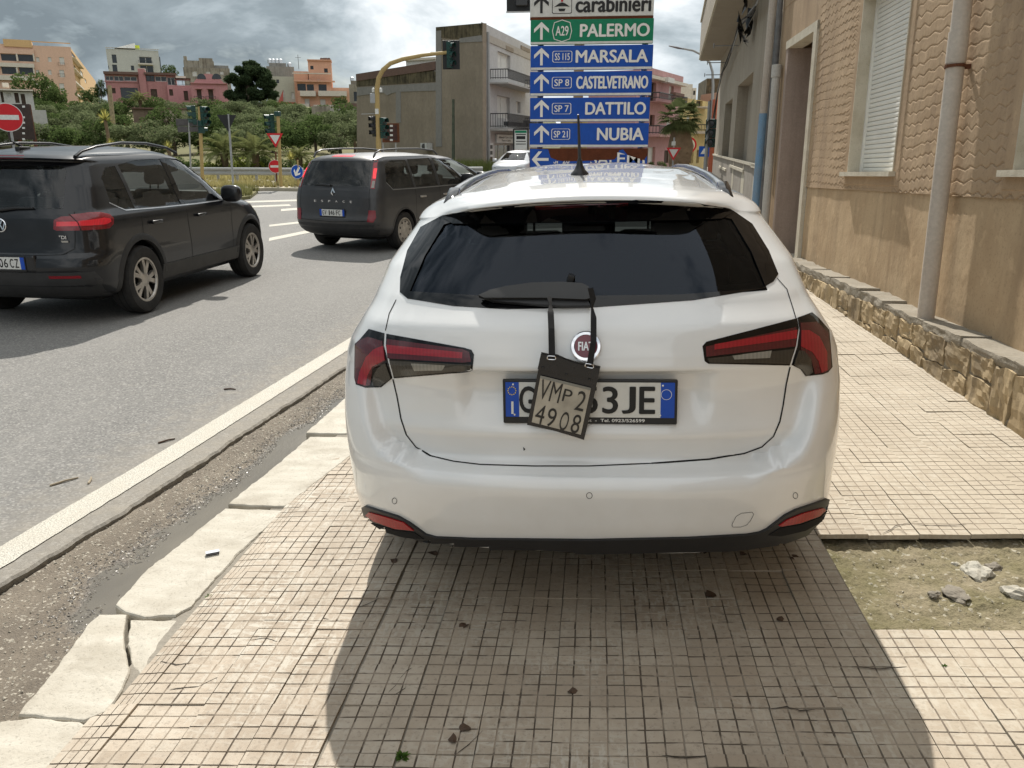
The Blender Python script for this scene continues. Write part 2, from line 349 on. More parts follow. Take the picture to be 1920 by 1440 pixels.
def m_tile(name, dirt):
    t = NT(name); v = t.coord('World')
    xyz = t.n('ShaderNodeSeparateXYZ'); t.l(v, xyz.inputs[0]); cb = t.n('ShaderNodeCombineXYZ')
    t.set(cb.inputs[0], t.math('ADD', xyz.outputs[0], -.130)); t.set(cb.inputs[1], t.math('ADD', xyz.outputs[1], t.math('MULTIPLY_ADD', xyz.outputs[0], -.06, .0078 - 1.759)))
    sn = t.n('ShaderNodeVectorMath', operation='SNAP'); t.l(cb.outputs[0], sn.inputs[0]); sn.inputs[1].default_value = (.206, .193, 10)
    wnn = t.n('ShaderNodeTexWhiteNoise', noise_dimensions='3D'); t.l(sn.outputs[0], wnn.inputs[0])
    sn2 = t.n('ShaderNodeVectorMath', operation='SNAP'); t.l(cb.outputs[0], sn2.inputs[0]); sn2.inputs[1].default_value = (.0515, .04825, 10)
    wn2 = t.n('ShaderNodeTexWhiteNoise', noise_dimensions='3D'); t.l(sn2.outputs[0], wn2.inputs[0])
    big = t.noise(v, 1.1, 6, .62); mid = t.noise(v, 7, 6, .65); fine = t.noise(v, 70, 5, .7)
    scr = t.noise(t.coord('World', (14, 60, 14), rot=(0, 0, .9)), 1.0, 4, .6); scr2 = t.noise(t.coord('World', (60, 16, 14), rot=(0, 0, .4)), 1.0, 4, .6)
    dst = t.math('MULTIPLY', t.ramp(t.math('MULTIPLY_ADD', xyz.outputs[0], .5, t.math('MULTIPLY', big, .6)), [(.62, 0.0), (1.15 if False else 1.0, 1.0)]), .75)
    if not dirt:
        c = t.mix(wnn.outputs[0], (.335, .275, .208), (.45, .388, .308))
        c = t.mix(t.math('MULTIPLY', wn2.outputs[0], .35), c, (.385, .31, .235))
        c = t.mix(t.ramp(mid, [(.42, 0.0), (.72, .6)]), c, (.30, .245, .185)); c = t.mix(t.math('MULTIPLY', t.ramp(t.noise(v, 2.3, 3, .7), [(.45, 0.0), (.7, 1.0)]), .45), c, (.27, .225, .175))
        pale = t.math('MULTIPLY', t.ramp(big, [(.42, 0.0), (.62, 1.0)]), t.ramp(t.math('MAXIMUM', scr, scr2), [(.50, 0.0), (.62, 1.0)]))
        c = t.mix(t.math('MULTIPLY', pale, .8), c, (.50, .465, .395))
        c = t.mix(t.ramp(fine, [(.28, .55), (.46, 0.0)]), c, (.17, .14, .11))
        stain = t.ramp(t.voro(t.coord('World', (1, 1.6, 1)), 2.6), [(.03, 1.0), (.075, 0.0)])
        c = t.mix(t.math('MULTIPLY', t.math('MULTIPLY', stain, t.ramp(mid, [(.45, 0.0), (.55, 1.0)])), .5), c, (.13, .105, .08))
        c = t.mix(t.math('MULTIPLY', dst, .6), c, (.47, .415, .32))
        t.pr(col=c, rough=t.mix(mid, (.62, .62, .62), (.85, .85, .85)), spec=.35); t.bump(t.math('ADD', fine, t.math('MULTIPLY', mid, .8)), .35, .004)
    else:
        fill = t.math('MAXIMUM', t.math('MULTIPLY', t.ramp(t.noise(v, 8.5, 3, .6), [(.465, 0.0), (.52, 1.0)]), t.ramp(big, [(.35, .35), (.55, 1.0)])), t.math('MULTIPLY', dst, .9))
        c = t.mix(fill, (.095, .077, .060), (.37, .315, .25)); c = t.mix(t.math('MULTIPLY', mid, .3), c, (.15, .12, .09))
        t.pr(col=c, rough=.95, spec=.15); t.bump(fine, .4, .004)
    return t.m
def m_lime(name='limestone', c0=(.40, .365, .30), c1=(.50, .468, .40), c2=(.28, .245, .19)):
    t = NT(name); v = t.coord('World'); vs = t.coord('World', (2.2, 9, 2), rot=(0, 0, .35)); a = t.noise(vs, 1.6, 6, .6); b = t.noise(v, 5, 6, .65); f = t.noise(v, 90, 4, .7)
    c = t.mix(t.ramp(a, [(.3, 0.0), (.7, 1.0)]), c0, c1); c = t.mix(t.ramp(b, [(.48, 0.0), (.72, .7)]), c, c2); c = t.mix(t.ramp(f, [(.30, .45), (.44, 0.0)]), c, tuple(x * .55 for x in c2))
    pit_ = t.ramp(t.voro(v, 7), [(.014, 1.0), (.026, 0.0)]); c = t.mix(t.math('MULTIPLY', pit_, .8), c, (.12, .10, .08))
    t.pr(col=c, rough=.75, spec=.3); t.bump(t.math('ADD', f, t.math('MULTIPLY', b, 1.5)), .35, .008); return t.m
def m_soil():
    t = NT('pit_soil'); v = t.coord('World'); a = t.noise(v, 3.5, 6, .6); f = t.noise(v, 60, 5, .7); g = t.voro(v, 75, 'F1', 'Color'); s = t.n('ShaderNodeSeparateColor'); t.l(g, s.inputs[0])
    c = t.mix(t.ramp(a, [(.35, 0.0), (.62, 1.0)]), (.185, .165, .092), (.27, .232, .158)); c = t.mix(t.ramp(s.outputs[0], [(.93, 0.0), (.98, .8)]), c, (.44, .41, .33)); c = t.mix(t.ramp(f, [(.3, .6), (.5, 0.0)]), c, (.07, .065, .04))
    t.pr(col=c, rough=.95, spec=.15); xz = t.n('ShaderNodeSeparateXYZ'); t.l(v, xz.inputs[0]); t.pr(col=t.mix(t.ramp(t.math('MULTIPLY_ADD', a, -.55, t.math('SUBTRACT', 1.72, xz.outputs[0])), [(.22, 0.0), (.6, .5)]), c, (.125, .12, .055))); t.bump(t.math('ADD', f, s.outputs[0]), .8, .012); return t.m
ASPH, PAINT, GUT, WATER = m_asphalt(), m_paint(), m_gutter(), m_water()
TILE, TILED = m_tile('paving_tile', False), m_tile('tile_groove_dirt', True)
LIME, SOIL = m_lime(), m_soil()
CONC = grime('old_concrete', (.26, .235, .195), (.12, .105, .085), .9, 2.0, .6, False, .4, 'World', 60)
EARTH = grime('dry_earth', (.20, .17, .115), (.09, .095, .05), .95, .4, .8, False, .3, 'World', 8)

# --- ground sheet to the horizon
g = MB(); g.add([(-1500, -300, -.42), (1500, -300, -.42), (1500, 2500, -.42), (-1500, 2500, -.42)], [(0, 1, 2, 3)])
tag(g.build('ground', EARTH), kind='structure')

# --- road with the broken edge of its top layer along the gutter
CRK = [(-8.0, -3.6), (0.0, -2.62), (2.59, -2.35), (3.29, -2.225), (4.52, -2.10), (6.08, -1.95), (9.0, -1.7), (13.0, -1.66)]
def crack_x(y): return float(np.interp(y, [a for a, b in CRK], [b for a, b in CRK]))
V, F = [], []
ys = list(np.arange(-8, 13.0, .03)); n = len(ys)
for y in ys:
    e = crack_x(y) + .022 * mnoise.noise((y * 3.1, 1.3, 0)) + .014 * mnoise.noise((y * 13, 4.3, 0)) + .008 * mnoise.noise((y * 40, 2, 0))
    V += [(-95, y, ROADZ), (e - .35, y, ROADZ), (e - .012, y, ROADZ - .001), (e, y, ROADZ - .012), (e - .01 + .012 * mnoise.noise((y * 21, 9, 1)), y, ROADZ - .09)]
for i in range(n - 1):
    for k in range(4): F.append((i * 5 + k, i * 5 + k + 1, i * 5 + 5 + k + 1, i * 5 + 5 + k))
b = len(V); V += [(-95, ys[-1], ROADZ), (60, ys[-1], ROADZ), (60, 75, ROADZ), (-95, 75, ROADZ)]; F.append((b, b + 1, b + 2, b + 3))
tag(mesh_obj('road', V, F, ASPH), kind='structure')

# --- gutter: old lower layer with dirt, and the water standing in it
def gut_z(x, y):
    e = crack_x(y); u = (x - e) / max(.15, -1.64 - e)
    z = -.150 - .046 * max(0, min(1, u)) ** .8
    z += .014 * mnoise.noise((x * 3.2, y * 1.7, 0)) + .007 * mnoise.noise((x * 11, y * 8, 3)) + .0045 * mnoise.noise((x * 36, y * 30, 5)) + .003 * mnoise.noise((x * 80, y * 75, 8))
    z -= .022 * math.exp(-((y - 3.6) / 1.6) ** 2) * max(0, min(1, u * 1.3))
    z += .030 * max(0, min(1, (2.75 - y) / .6)) * max(0, min(1, u)) ** .8 - .022 * math.exp(-((x - e + .004) / .016) ** 2)
    return z
xs = np.arange(-2.75, -1.50, .02); ys = np.arange(.6, 8.0, .02); V = []
for y in ys:
    for x in xs: V.append((x, y, gut_z(x, y)))
nx, ny = len(xs), len(ys); I = np.arange(nx * ny).reshape(ny, nx)
Q = np.stack([I[:-1, :-1], I[:-1, 1:], I[1:, 1:], I[1:, :-1]], -1).reshape(-1, 4)
tag(np_mesh('gutter', np.array(V), Q, GUT, smooth=True), kind='structure')
ys = np.arange(1.0, 6.4, .05); V, F = [], []
for y in ys:
    V += [(crack_x(y) + .02, y, -.184), (-1.60, y, -.184)]
for i in range(len(ys) - 1): F.append((2 * i, 2 * i + 1, 2 * i + 3, 2 * i + 2))
tag(mesh_obj('water', V, F, WATER), kind='structure')
# loose grit in the gutter and along the road edge
def grit(name, pts, size, mat, parent=None, kind='stuff', flatz=.6):
    P = np.array(pts, dtype=float); n = len(P); base = np.array([(1, 0, 0), (-.4, .9, 0), (-.6, -.8, 0), (0, 0, .8), (0, 0, -.4)])
    rs = NPR.uniform(.5, 1.4, (n, 1, 1)) * size; an = NPR.uniform(0, 6.28, n); j = NPR.uniform(.6, 1.3, (n, 5, 3))
    c, s_ = np.cos(an)[:, None], np.sin(an)[:, None]; B = base[None] * j
    X = B[..., 0] * c - B[..., 1] * s_; Y = B[..., 0] * s_ + B[..., 1] * c; Z = B[..., 2] * flatz
    Vv = (np.stack([X, Y, Z], -1) * rs + P[:, None]).reshape(-1, 3)
    t = np.array([(0, 1, 3), (1, 2, 3), (2, 0, 3), (1, 0, 4), (2, 1, 4), (0, 2, 4)]); Q = (t[None] + 5 * np.arange(n)[:, None, None]).reshape(-1, 3)
    return tag(np_mesh(name, Vv, Q, mat, parent), kind=kind)
PEB = grime('pale_pebble', (.50, .46, .38), (.25, .22, .17), .9, 9, .8, False, 0, 'World', 40)
pts = []
while len(pts) < 2600:
    y = RNG.uniform(1.0, 6.5); x = RNG.uniform(crack_x(y), -1.72); pts.append((x, y, gut_z(x, y) + .001))
o = grit('loose_grit', pts, .0065, PEB); tag(o, 'pale loose grit scattered through the dirt of the gutter', 'grit')

WETP = flat('wet_pebble', (.15, .13, .105), .35, var=.4, scale=30, spec=1.0); pts = []
for _ in range(60000):
    y = RNG.uniform(1.6, 6.4); x = RNG.uniform(crack_x(y), -1.68); d_ = gut_z(x, y) + .184
    if -.006 < d_ < .012 and len(pts) < 5200: pts.append((x, y, max(gut_z(x, y), -.184) + .0005))
tag(grit('wet_grit', pts, .006, WETP, flatz=.5), 'wet glinting grit along the edge of the gutter water', 'grit')
# --- painted markings
def ribbon_px(name, quads, parent=None, z=ROADZ + .004, mat=PAINT):
    m = MB()
    for q in quads:
        P = [gp(a, b_, z) for a, b_ in q]; m.add(P, [tuple(range(len(P)))])
    return tag(m.build(name, mat, parent), kind='structure')
EL = [(-3.5, -3.25), (0, -2.86), (2.88, -2.57), (4.02, -2.455), (6.92, -2.205), (9.5, -2.0), (13, -1.95)]
V, F = [], []; ys = list(np.arange(-2, 13, .03))
for y in ys:
    xl = float(np.interp(y, [a for a, b in EL], [b for a, b in EL]))
    V += [(xl + .006 * mnoise.noise((y * 15, 0, 0)), y, ROADZ + .004), (xl + .155 + .006 * mnoise.noise((y * 15, 7, 0)), y, ROADZ + .004)]
for i in range(len(ys) - 1): F.append((2 * i, 2 * i + 1, 2 * i + 3, 2 * i + 2))
tag(mesh_obj('edge_line', V, F, PAINT), kind='structure')
ribbon_px('lane_marking', [[(504, 452), (505, 446), (640, 419), (640, 424)]])
ribbon_px('crossing_marking', [[(470, 389), (470, 386), (542, 383), (546, 386)], [(527, 396), (527, 392), (600, 386), (600, 390)], [(505, 425), (505, 421.5), (580, 413), (580, 417)], [(430, 381), (430, 378), (560, 374), (560, 377)]])
ribbon_px('lane_marking', [[(30, 552), (55, 543), (260, 527), (260, 534)]])

# --- kerb of big worn limestone blocks
kerb = MB(); kerb.box(-1.62, -1.42, -3, 12.5, -.4, -.10)
kerb = tag(kerb.build('kerb', CONC), kind='structure')
def stone_prism(poly, z0, lift=0.0, bev=.005, seed=0, mat=LIME, name='kerb_stone', parent=kerb):
    bm = bmesh.new(); r = random.Random(seed)
    # densify and roughen the outline
    P = []
    for i in range(len(poly)):
        a, b_ = Vector(poly[i]), Vector(poly[(i + 1) % len(poly)]); k = max(1, int((b_ - a).length / .022))
        for j in range(k):
            q = a.lerp(b_, j / k); P.append((q.x + .007 * mnoise.noise((q.x * 19, q.y * 19, seed)) + .005 * mnoise.noise((q.x * 60, q.y * 60, seed)) - .006 * max(0, mnoise.noise((q.x * 31, q.y * 31, seed + 9))), q.y + .006 * mnoise.noise((q.y * 19, q.x * 19, seed + 5))))
    cx = sum(p[0] for p in P) / len(P); cy = sum(p[1] for p in P) / len(P)
    def ring(k, dz): 
        out = []
        for x, y in P:
            d = Vector((cx - x, cy - y)); d = d.normalized() * min(k, d.length * .5) if d.length > 0 else d
            X, Y = x + d.x, y + d.y
            out.append(bm.verts.new((X, Y, swz(X) + lift + dz + .003 * mnoise.noise((X * 5, Y * 5, seed)) + .0015 * mnoise.noise((X * 40, Y * 40, seed)))))
        return out
    R = [ring(0, z0), ring(0, -bev * 1.3), ring(bev * .9, -bev * .2), ring(bev * 2, 0), ring(.05, .0)]
    for A, B in zip(R[:-1], R[1:]):
        for i in range(len(P)): bm.faces.new((A[i], A[(i + 1) % len(P)], B[(i + 1) % len(P)], B[i]))
    c = bm.verts.new((cx, cy, swz(cx) + lift + .002)); T = R[-1]
    for i in range(len(P)): bm.faces.new((T[i], T[(i + 1) % len(P)], c))
    bmesh.ops.recalc_face_normals(bm, faces=bm.faces[:])
    me = bpy.data.meshes.new(name); bm.to_mesh(me); bm.free(); me.materials.append(mat)
    return link(bpy.data.objects.new(name, me), parent)
def pxpoly(pts): return [sp(a, b_).to_2d() for a, b_ in pts]
K = [pxpoly([(0, 1352), (60, 1344), (150, 1352), (166, 1362), (150, 1395), (105, 1450), (60, 1520), (-240, 1560), (-120, 1450)]),
     pxpoly([(188, 1153), (238, 1152), (232, 1195), (240, 1238), (243, 1262), (228, 1296), (197, 1338), (160, 1352), (36, 1342), (108, 1250), (165, 1172)]),
     pxpoly([(244, 1160), (334, 1158), (300, 1200), (262, 1262), (246, 1240), (238, 1205)]),
     pxpoly([(214, 1136), (270, 1072), (424, 953), (534, 956), (450, 1034), (356, 1138), (330, 1153), (270, 1157), (236, 1148)]),
     pxpoly([(428, 945), (583, 819), (690, 821), (648, 862), (534, 950), (470, 948)])]
for i, k in enumerate(K): stone_prism(k, -.22, lift=(-.0, .004, -.008, 0.0, .002)[i], seed=i + 3)
y0 = 4.20
while y0 < 12:
    L = RNG.uniform(.8, 1.1); dx = .16 * min(1, (y0 - 3.4) / 3)
    stone_prism([(-1.68 + dx * .7, y0), (-1.37 + dx * .7, y0), (-1.36 + dx, y0 + L - .02), (-1.66 + dx, y0 + L - .02)], -.22, seed=int(y0 * 10)); y0 += L
for y0 in (-.6, .35): stone_prism([(-1.72, y0), (-1.40, y0), (-1.40, y0 + .92), (-1.71, y0 + .92)], -.22, seed=int(y0 * 10 + 90))

# --- pavement slab and its grooved tiles
PIT = (.965, 2.30, 2.389, 3.06); SHR = .06
def pity(x, k): return PIT[2 + k] + SHR * (x - .97)
sb = MB()
def slab(x0, x1, y0, y1, dz):
    sb.add([(x0, y0, swz(x0) + dz), (x1, y0, swz(x1) + dz), (x1, y1, swz(x1) + dz), (x0, y1, swz(x0) + dz), (x0, y0, -.5), (x1, y0, -.5), (x1, y1, -.5), (x0, y1, -.5)], [(0, 1, 2, 3), (0, 4, 5, 1), (1, 5, 6, 2), (2, 6, 7, 3), (3, 7, 4, 0)])
slab(-1.46, .962, -4, 13, -.009); slab(.962, 2.6, -4, 2.385, -.009); slab(.962, 2.6, 3.16, 13, -.009); slab(.962, 2.6, 2.385, 3.16, -.10)
pave = tag(sb.build('pavement', CONC), kind='structure')
TS, GX, GY = .2, .027, 1.6625
def tile_variant(seed):
    r = random.Random(seed); half = TS / 2 - .0016; pad = TS / 4
    L = []
    for i in range(4):
        a, b_ = -TS / 2 + i * pad + .0027, -TS / 2 + (i + 1) * pad - .0027
        if i == 0: a = -half
        if i == 3: b_ = half
        L += [(a, 0), (b_, 0)]
        if i < 3: L.append((-TS / 2 + (i + 1) * pad, 1))
    n = len(L); V = []
    for (y, gy) in L:
        for (x, gx) in L:
            w = .0022 * mnoise.noise((x * 60 + seed * 9, y * 60, 1)); u = .0022 * mnoise.noise((y * 60, x * 60 + seed * 7, 4))
            z = -.0026 * (gx or gy) * (.75 + .6 * mnoise.noise((x * 25 + seed, y * 25, 0))) + .0006 * mnoise.noise((x * 30, y * 30, seed * 3.3))
            V.append((x + (w if abs(x) < half - .001 else 0), y + (u if abs(y) < half - .001 else 0), z))
    F, M = [], []
    for j in range(n - 1):
        for i in range(n - 1):
            F.append((j * n + i, j * n + i + 1, j * n + n + i + 1, j * n + n + i)); M.append(1 if (L[i][1] or L[i + 1][1] or L[j][1] or L[j + 1][1]) else 0)
    b = len(V); edge = [i for i in range(n)] + [j * n + n - 1 for j in range(1, n)] + [(n - 1) * n + i for i in range(n - 2, -1, -1)] + [j * n for j in range(n - 2, 0, -1)]
    V += [(V[e][0], V[e][1], -.02) for e in edge]; k = len(edge)
    for i in range(k): F.append((edge[i], b + i, b + (i + 1) % k, edge[(i + 1) % k])); M.append(0)
    V = [(x * 1.03, y * .965 + SHR * x, z) for x, y, z in V]
    return V, F, M
TVAR = [tile_variant(s) for s in range(6)]; TME = []
for V, F, M in TVAR:
    me = bpy.data.meshes.new('paving_tile'); me.from_pydata(V, [], F); me.materials.append(TILE); me.materials.append(TILED); me.polygons.foreach_set('material_index', np.array(M, dtype=np.int32)); TME.append(me)
def project(P):
    v = Vector(P) - CAMP; d = v.dot(CF); return (CX + FPX * v.dot(CR) / d, CY + FPX * v.dot(CD) / d, d)
spots = []
for j in range(-12, 56):
    for i in range(-7, 12):
        x = GX + i * .206; y = GY + j * .193 + SHR * (x - .13)
        kr = -1.385 + .16 * max(0.0, min(1.0, (y - 3.4) / 3)) - (.035 if y < 1.9 else 0)
        if x + .06 < kr or x > 2.40: continue
        if x > PIT[0]:
            if j > 5: y += .09
            if j > 3 and y - .09 < pity(x, 1) : continue
            if j == 4: continue
        px, py, d = project((x, y, swz(x))); vis = d > .3 and -40 < px < 1960 and 300 < py < 1480 and not (690 < px < 1550 and py < 1010)
        cutw = (x + .103 - max(x - .103, kr)) / .206; spots.append((x + .103 * (1 - cutw), y, (cutw / (d ** 3)) if vis else 0, cutw))
order = sorted(range(len(spots)), key=lambda k: -spots[k][2]); near = set(order[:300])
restV, restQ, restM, tot = [], [], [], 0; JG = (-.011, -.004)
for k, (x, y, a, cw) in enumerate(spots):
    v = RNG.randrange(6); q = RNG.randrange(4) * math.pi / 2
    rot = (RNG.gauss(0, .009), -math.atan(SLOPE) + RNG.gauss(0, .009), RNG.gauss(0, .007)); big_ = RNG.random() < .12; z = swz(x) + RNG.gauss(0, .0016 if not big_ else .003); x += JG[0] if x < -.684 else JG[1] if x < -.48 else 0
    if k in near:
        o = bpy.data.objects.new('paving_tile', TME[v]); link(o, pave); o.location = (x, y, z); o.rotation_euler = (rot[0], rot[1], rot[2]); o.scale = (cw, 1, 1)
    else:
        R = np.array(Matrix.Translation((x, y, z)) @ Matrix.Rotation(rot[1], 4, 'Y')); A = np.array(TVAR[v][0]) * np.array([cw, 1, 1]); A = A @ R[:3, :3].T + R[:3, 3]
        restV.append(A); restQ.append(np.array(TVAR[v][1]) + tot); restM += TVAR[v][2]; tot += len(A)
tag(np_mesh('paving_tile', np.concatenate(restV), np.concatenate(restQ), [TILE, TILED], pave, fm=restM), kind='stuff')

CRKM = flat('crack_dirt', (.045, .036, .028), .95, var=.2)
for path in ([(318, 1293), (345, 1289), (372, 1287), (390, 1278), (412, 1268), (425, 1258), (434, 1249)], [(404, 1272), (420, 1280), (432, 1288)], [(560, 1151), (588, 1155), (616, 1161)], [(668, 1140), (690, 1132), (715, 1120)], [(727, 1299), (742, 1285), (752, 1270), (762, 1258), (772, 1252)], [(738, 1304), (760, 1290), (765, 1270)], [(1655, 1000), (1672, 992), (1678, 986), (1700, 981), (1722, 977)], [(1676, 986), (1690, 995), (1706, 1004)], [(1712, 984), (1745, 985), (1790, 985), (1812, 983)], [(1495, 975), (1520, 985), (1545, 998)], [(1040, 1250), (1046, 1235), (1044, 1222)], [(1440, 1330), (1475, 1325), (1500, 1332), (1530, 1330)], [(300, 1240), (330, 1246), (362, 1243)], [(850, 1418), (880, 1395), (905, 1370)], [(1240, 1417), (1290, 1420), (1330, 1416)], [(470, 1200), (500, 1196), (520, 1203)], [(1600, 1250), (1650, 1254), (1700, 1250)]):
    P = [sp(*q, .0015) for q in path]; V, F = [], []; D_ = []
    for a, b_ in zip(P[:-1], P[1:]):
        for t_ in np.linspace(0, 1, 5)[:-1]: D_.append(a.lerp(b_, t_))
    D_.append(P[-1])
    for i, q in enumerate(D_):
        w_ = .0022 * (1 + .8 * mnoise.noise((q.x * 60, q.y * 60, 1))) * min(1, .3 + min(i, len(D_) - 1 - i) * .4); j_ = .004 * mnoise.noise((q.x * 90, q.y * 90, 3)); V += [q + Vector((j_, w_ + j_, 0)), q + Vector((j_, -w_ + j_, 0))]
    mesh_obj('crack', V, [(2 * i, 2 * i + 1, 2 * i + 3, 2 * i + 2) for i in range(len(D_) - 1)], CRKM, pave)
# --- the hole where tiles are missing: bare soil with rubble
def pit_z(x, y):
    z = swz(x) - .046 + .012 * mnoise.noise((x * 4, y * 4, 2)) + .011 * mnoise.noise((x * 14, y * 14, 6)) + .008 * mnoise.noise((x * 45, y * 45, 7))
    z += .045 * math.exp(-(((x - 1.72) / .26) ** 2 + ((y - 2.70) / .13) ** 2)) * (.7 + .6 * mnoise.noise((x * 9, y * 9, 3))) + .03 * math.exp(-(((x - 1.9) / .3) ** 2 + ((y - 2.42) / .1) ** 2))
    return z
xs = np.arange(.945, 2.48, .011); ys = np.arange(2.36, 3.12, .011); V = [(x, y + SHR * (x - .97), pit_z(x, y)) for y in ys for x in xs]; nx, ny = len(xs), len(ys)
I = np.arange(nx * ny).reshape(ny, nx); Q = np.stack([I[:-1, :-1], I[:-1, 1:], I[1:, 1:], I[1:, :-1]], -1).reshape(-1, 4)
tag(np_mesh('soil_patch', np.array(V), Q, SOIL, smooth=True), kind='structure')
def rubble(name, label, c, r, seed, mat, squash=.55, cat='rubble', parent=None, sub=2):
    bm = bmesh.new(); bmesh.ops.create_icosphere(bm, subdivisions=sub, radius=1)
    for v in bm.verts:
        p = v.co.copy(); k = 1 + .45 * mnoise.noise((p * 1.3 + Vector((seed * 7, 0, 0)))) + .25 * mnoise.noise((p * 3.1 + Vector((0, seed * 5, 0))))
        v.co = Vector((p.x * r * k, p.y * r * k * .8, p.z * r * k * squash))
    me = bpy.data.meshes.new(name); bm.to_mesh(me); bm.free(); me.materials.append(mat); o = link(bpy.data.objects.new(name, me), parent); o.location = c; o.rotation_euler = (0, 0, seed * 1.7)
    if label: tag(o, label, cat)
    return o
CHALK = m_lime('chalky_rubble', (.40, .38, .32), (.52, .50, .44), (.27, .24, .18))
rub = [((1830, 1075), .066, 'chalky white lump of rubble, largest in the bare soil patch', .5), ((1905, 1118), .05, 'white rubble lump at the right border of the soil patch', .5), ((1790, 1120), .05, 'flat grey broken mortar piece in middle of the soil patch', .3),
       ((1750, 1120), .022, 'small dark stone left of the flat mortar piece', .7), ((1790, 1057), .016, 'small pale stone left of the largest white rubble lump', .7), ((1865, 1062), .034, 'grey stone just behind the largest white rubble lump', .5)]
for i, (pp, r, lab, sq) in enumerate(rub):
    q = sp(*pp, -.04); rubble('rubble_stone', lab, (q.x, q.y, pit_z(q.x, q.y) + r * sq * .1), r, i + 1, CHALK if i in (0, 1, 4) else CONC, sq, sub=3)
pts = [(x, y, pit_z(x, y) + .001) for x, y in ((RNG.uniform(.99, 2.25), RNG.uniform(2.40, 3.04)) for _ in range(420))]
tag(grit('loose_grit', pts, .005, PEB), 'pale crumbs of stone scattered on the bare soil patch', 'grit')
# ================================================================ FACADE TOOLS
class Fac:
    """a vertical facade: origin P0, horizontal direction ang (radians from +X, counter-clockwise), outward normal to the right-hand side of it turned to the camera"""
    def __init__(s, P0, U):
        s.P0 = Vector(P0); s.U = Vector(U).normalized(); s.N = Vector((s.U.y, -s.U.x, 0))
        if (CAMP - s.P0).dot(s.N) < 0: s.N = -s.N
    def uv(s, px, py):
        q = hitplane(px, py, s.P0, s.N) - s.P0; return q.dot(s.U), q.z + s.P0.z
    def pt(s, u, z, d=0.0): return Vector((s.P0.x, s.P0.y, 0)) + s.U * u + s.N * d + UP * z
    def box(s, mb, u0, u1, z0, z1, d0, d1, m=0):
        V = [s.pt(a, c, b) for c in (z0, z1) for b in (d0, d1) for a in (u0, u1)]
        return mb.add(V, [(0, 1, 3, 2), (4, 6, 7, 5), (0, 4, 5, 1), (2, 3, 7, 6), (0, 2, 6, 4), (1, 5, 7, 3)], m)
def fac_px(px0, px1, Y0, Y1, py=272):
    """facade between two pixel columns standing at distances Y0, Y1"""
    a, b = at(px0, py, Y0), at(px1, py, Y1); a.z = b.z = 0
    f = Fac(a, b - a); f.w = (b - a).length; return f
def wall_open(fac, u0, u1, z0, z1, ops, name, mat, parent, reveal=.18, thick=None, top=True):
    """wall with real openings; thick = depth of the block behind the facade"""
    us = sorted({u0, u1, *[o[0] for o in ops], *[o[1] for o in ops]}); zs = sorted({z0, z1, *[o[2] for o in ops], *[o[3] for o in ops]})
    us = [u for u in us if u0 <= u <= u1]; zs = [z for z in zs if z0 <= z <= z1]
    m = MB()
    for i in range(len(us) - 1):
        for j in range(len(zs) - 1):
            cu, cz = (us[i] + us[i + 1]) / 2, (zs[j] + zs[j + 1]) / 2
            if any(o[0] < cu < o[1] and o[2] < cz < o[3] for o in ops): continue
            m.add([fac.pt(us[i], zs[j]), fac.pt(us[i + 1], zs[j]), fac.pt(us[i + 1], zs[j + 1]), fac.pt(us[i], zs[j + 1])], [(0, 1, 2, 3)])
    for a, b, c, d in [o[:4] for o in ops]:
        P = [fac.pt(a, c), fac.pt(b, c), fac.pt(b, d), fac.pt(a, d), fac.pt(a, c, -reveal), fac.pt(b, c, -reveal), fac.pt(b, d, -reveal), fac.pt(a, d, -reveal)]
        m.add(P, [(0, 1, 5, 4), (1, 2, 6, 5), (2, 3, 7, 6), (3, 0, 4, 7)])
    if thick:
        P = [fac.pt(u0, z0), fac.pt(u1, z0), fac.pt(u1, z1), fac.pt(u0, z1), fac.pt(u0, z0, -thick), fac.pt(u1, z0, -thick), fac.pt(u1, z1, -thick), fac.pt(u0, z1, -thick)]
        m.add(P, [(0, 4, 7, 3), (1, 2, 6, 5), (4, 5, 6, 7), (3, 7, 6, 2)])
    return m.build(name, mat, parent)
def window(fac, root, u0, u1, z0, z1, pane, frame=None, reveal=.18, sill=None, bars=1, slats=0, name='window', fw=.05):
    m = MB(); d = -reveal + .03
    if frame:
        for a, b, c, e in ((u0, u0 + fw, z0, z1), (u1 - fw, u1, z0, z1), (u0 + fw, u1 - fw, z0, z0 + fw), (u0 + fw, u1 - fw, z1 - fw, z1)): fac.box(m, a, b, c, e, d, d + .04)
        for k in range(1, bars + 1):
            c = u0 + (u1 - u0) * k / (bars + 1); fac.box(m, c - fw * .5, c + fw * .5, z0 + fw, z1 - fw, d + .002, d + .035)
        w = m.build(name, frame, root)
    else: w = None
    m = MB(); fac.box(m, u0 - .01, u1 + .01, z0 - .01, z1 + .01, -reveal - .02, d + .012)
    pn = m.build('pane' if w else name, pane, w if w else root)
    if slats:
        for k in range(slats):
            m = MB(); c = z0 + (z1 - z0) * (k + .5) / slats; h = (z1 - z0) / slats * .42; fac.box(m, u0 + .01, u1 - .01, c - h, c + h, d + .013, d + .024); m.build('slat', pane, w if w else pn)
    if sill:
        m = MB(); fac.box(m, u0 - .06, u1 + .06, z0 - .06, z0, -.05, .06); m.build('sill', sill, w if w else root)
    return w or pn
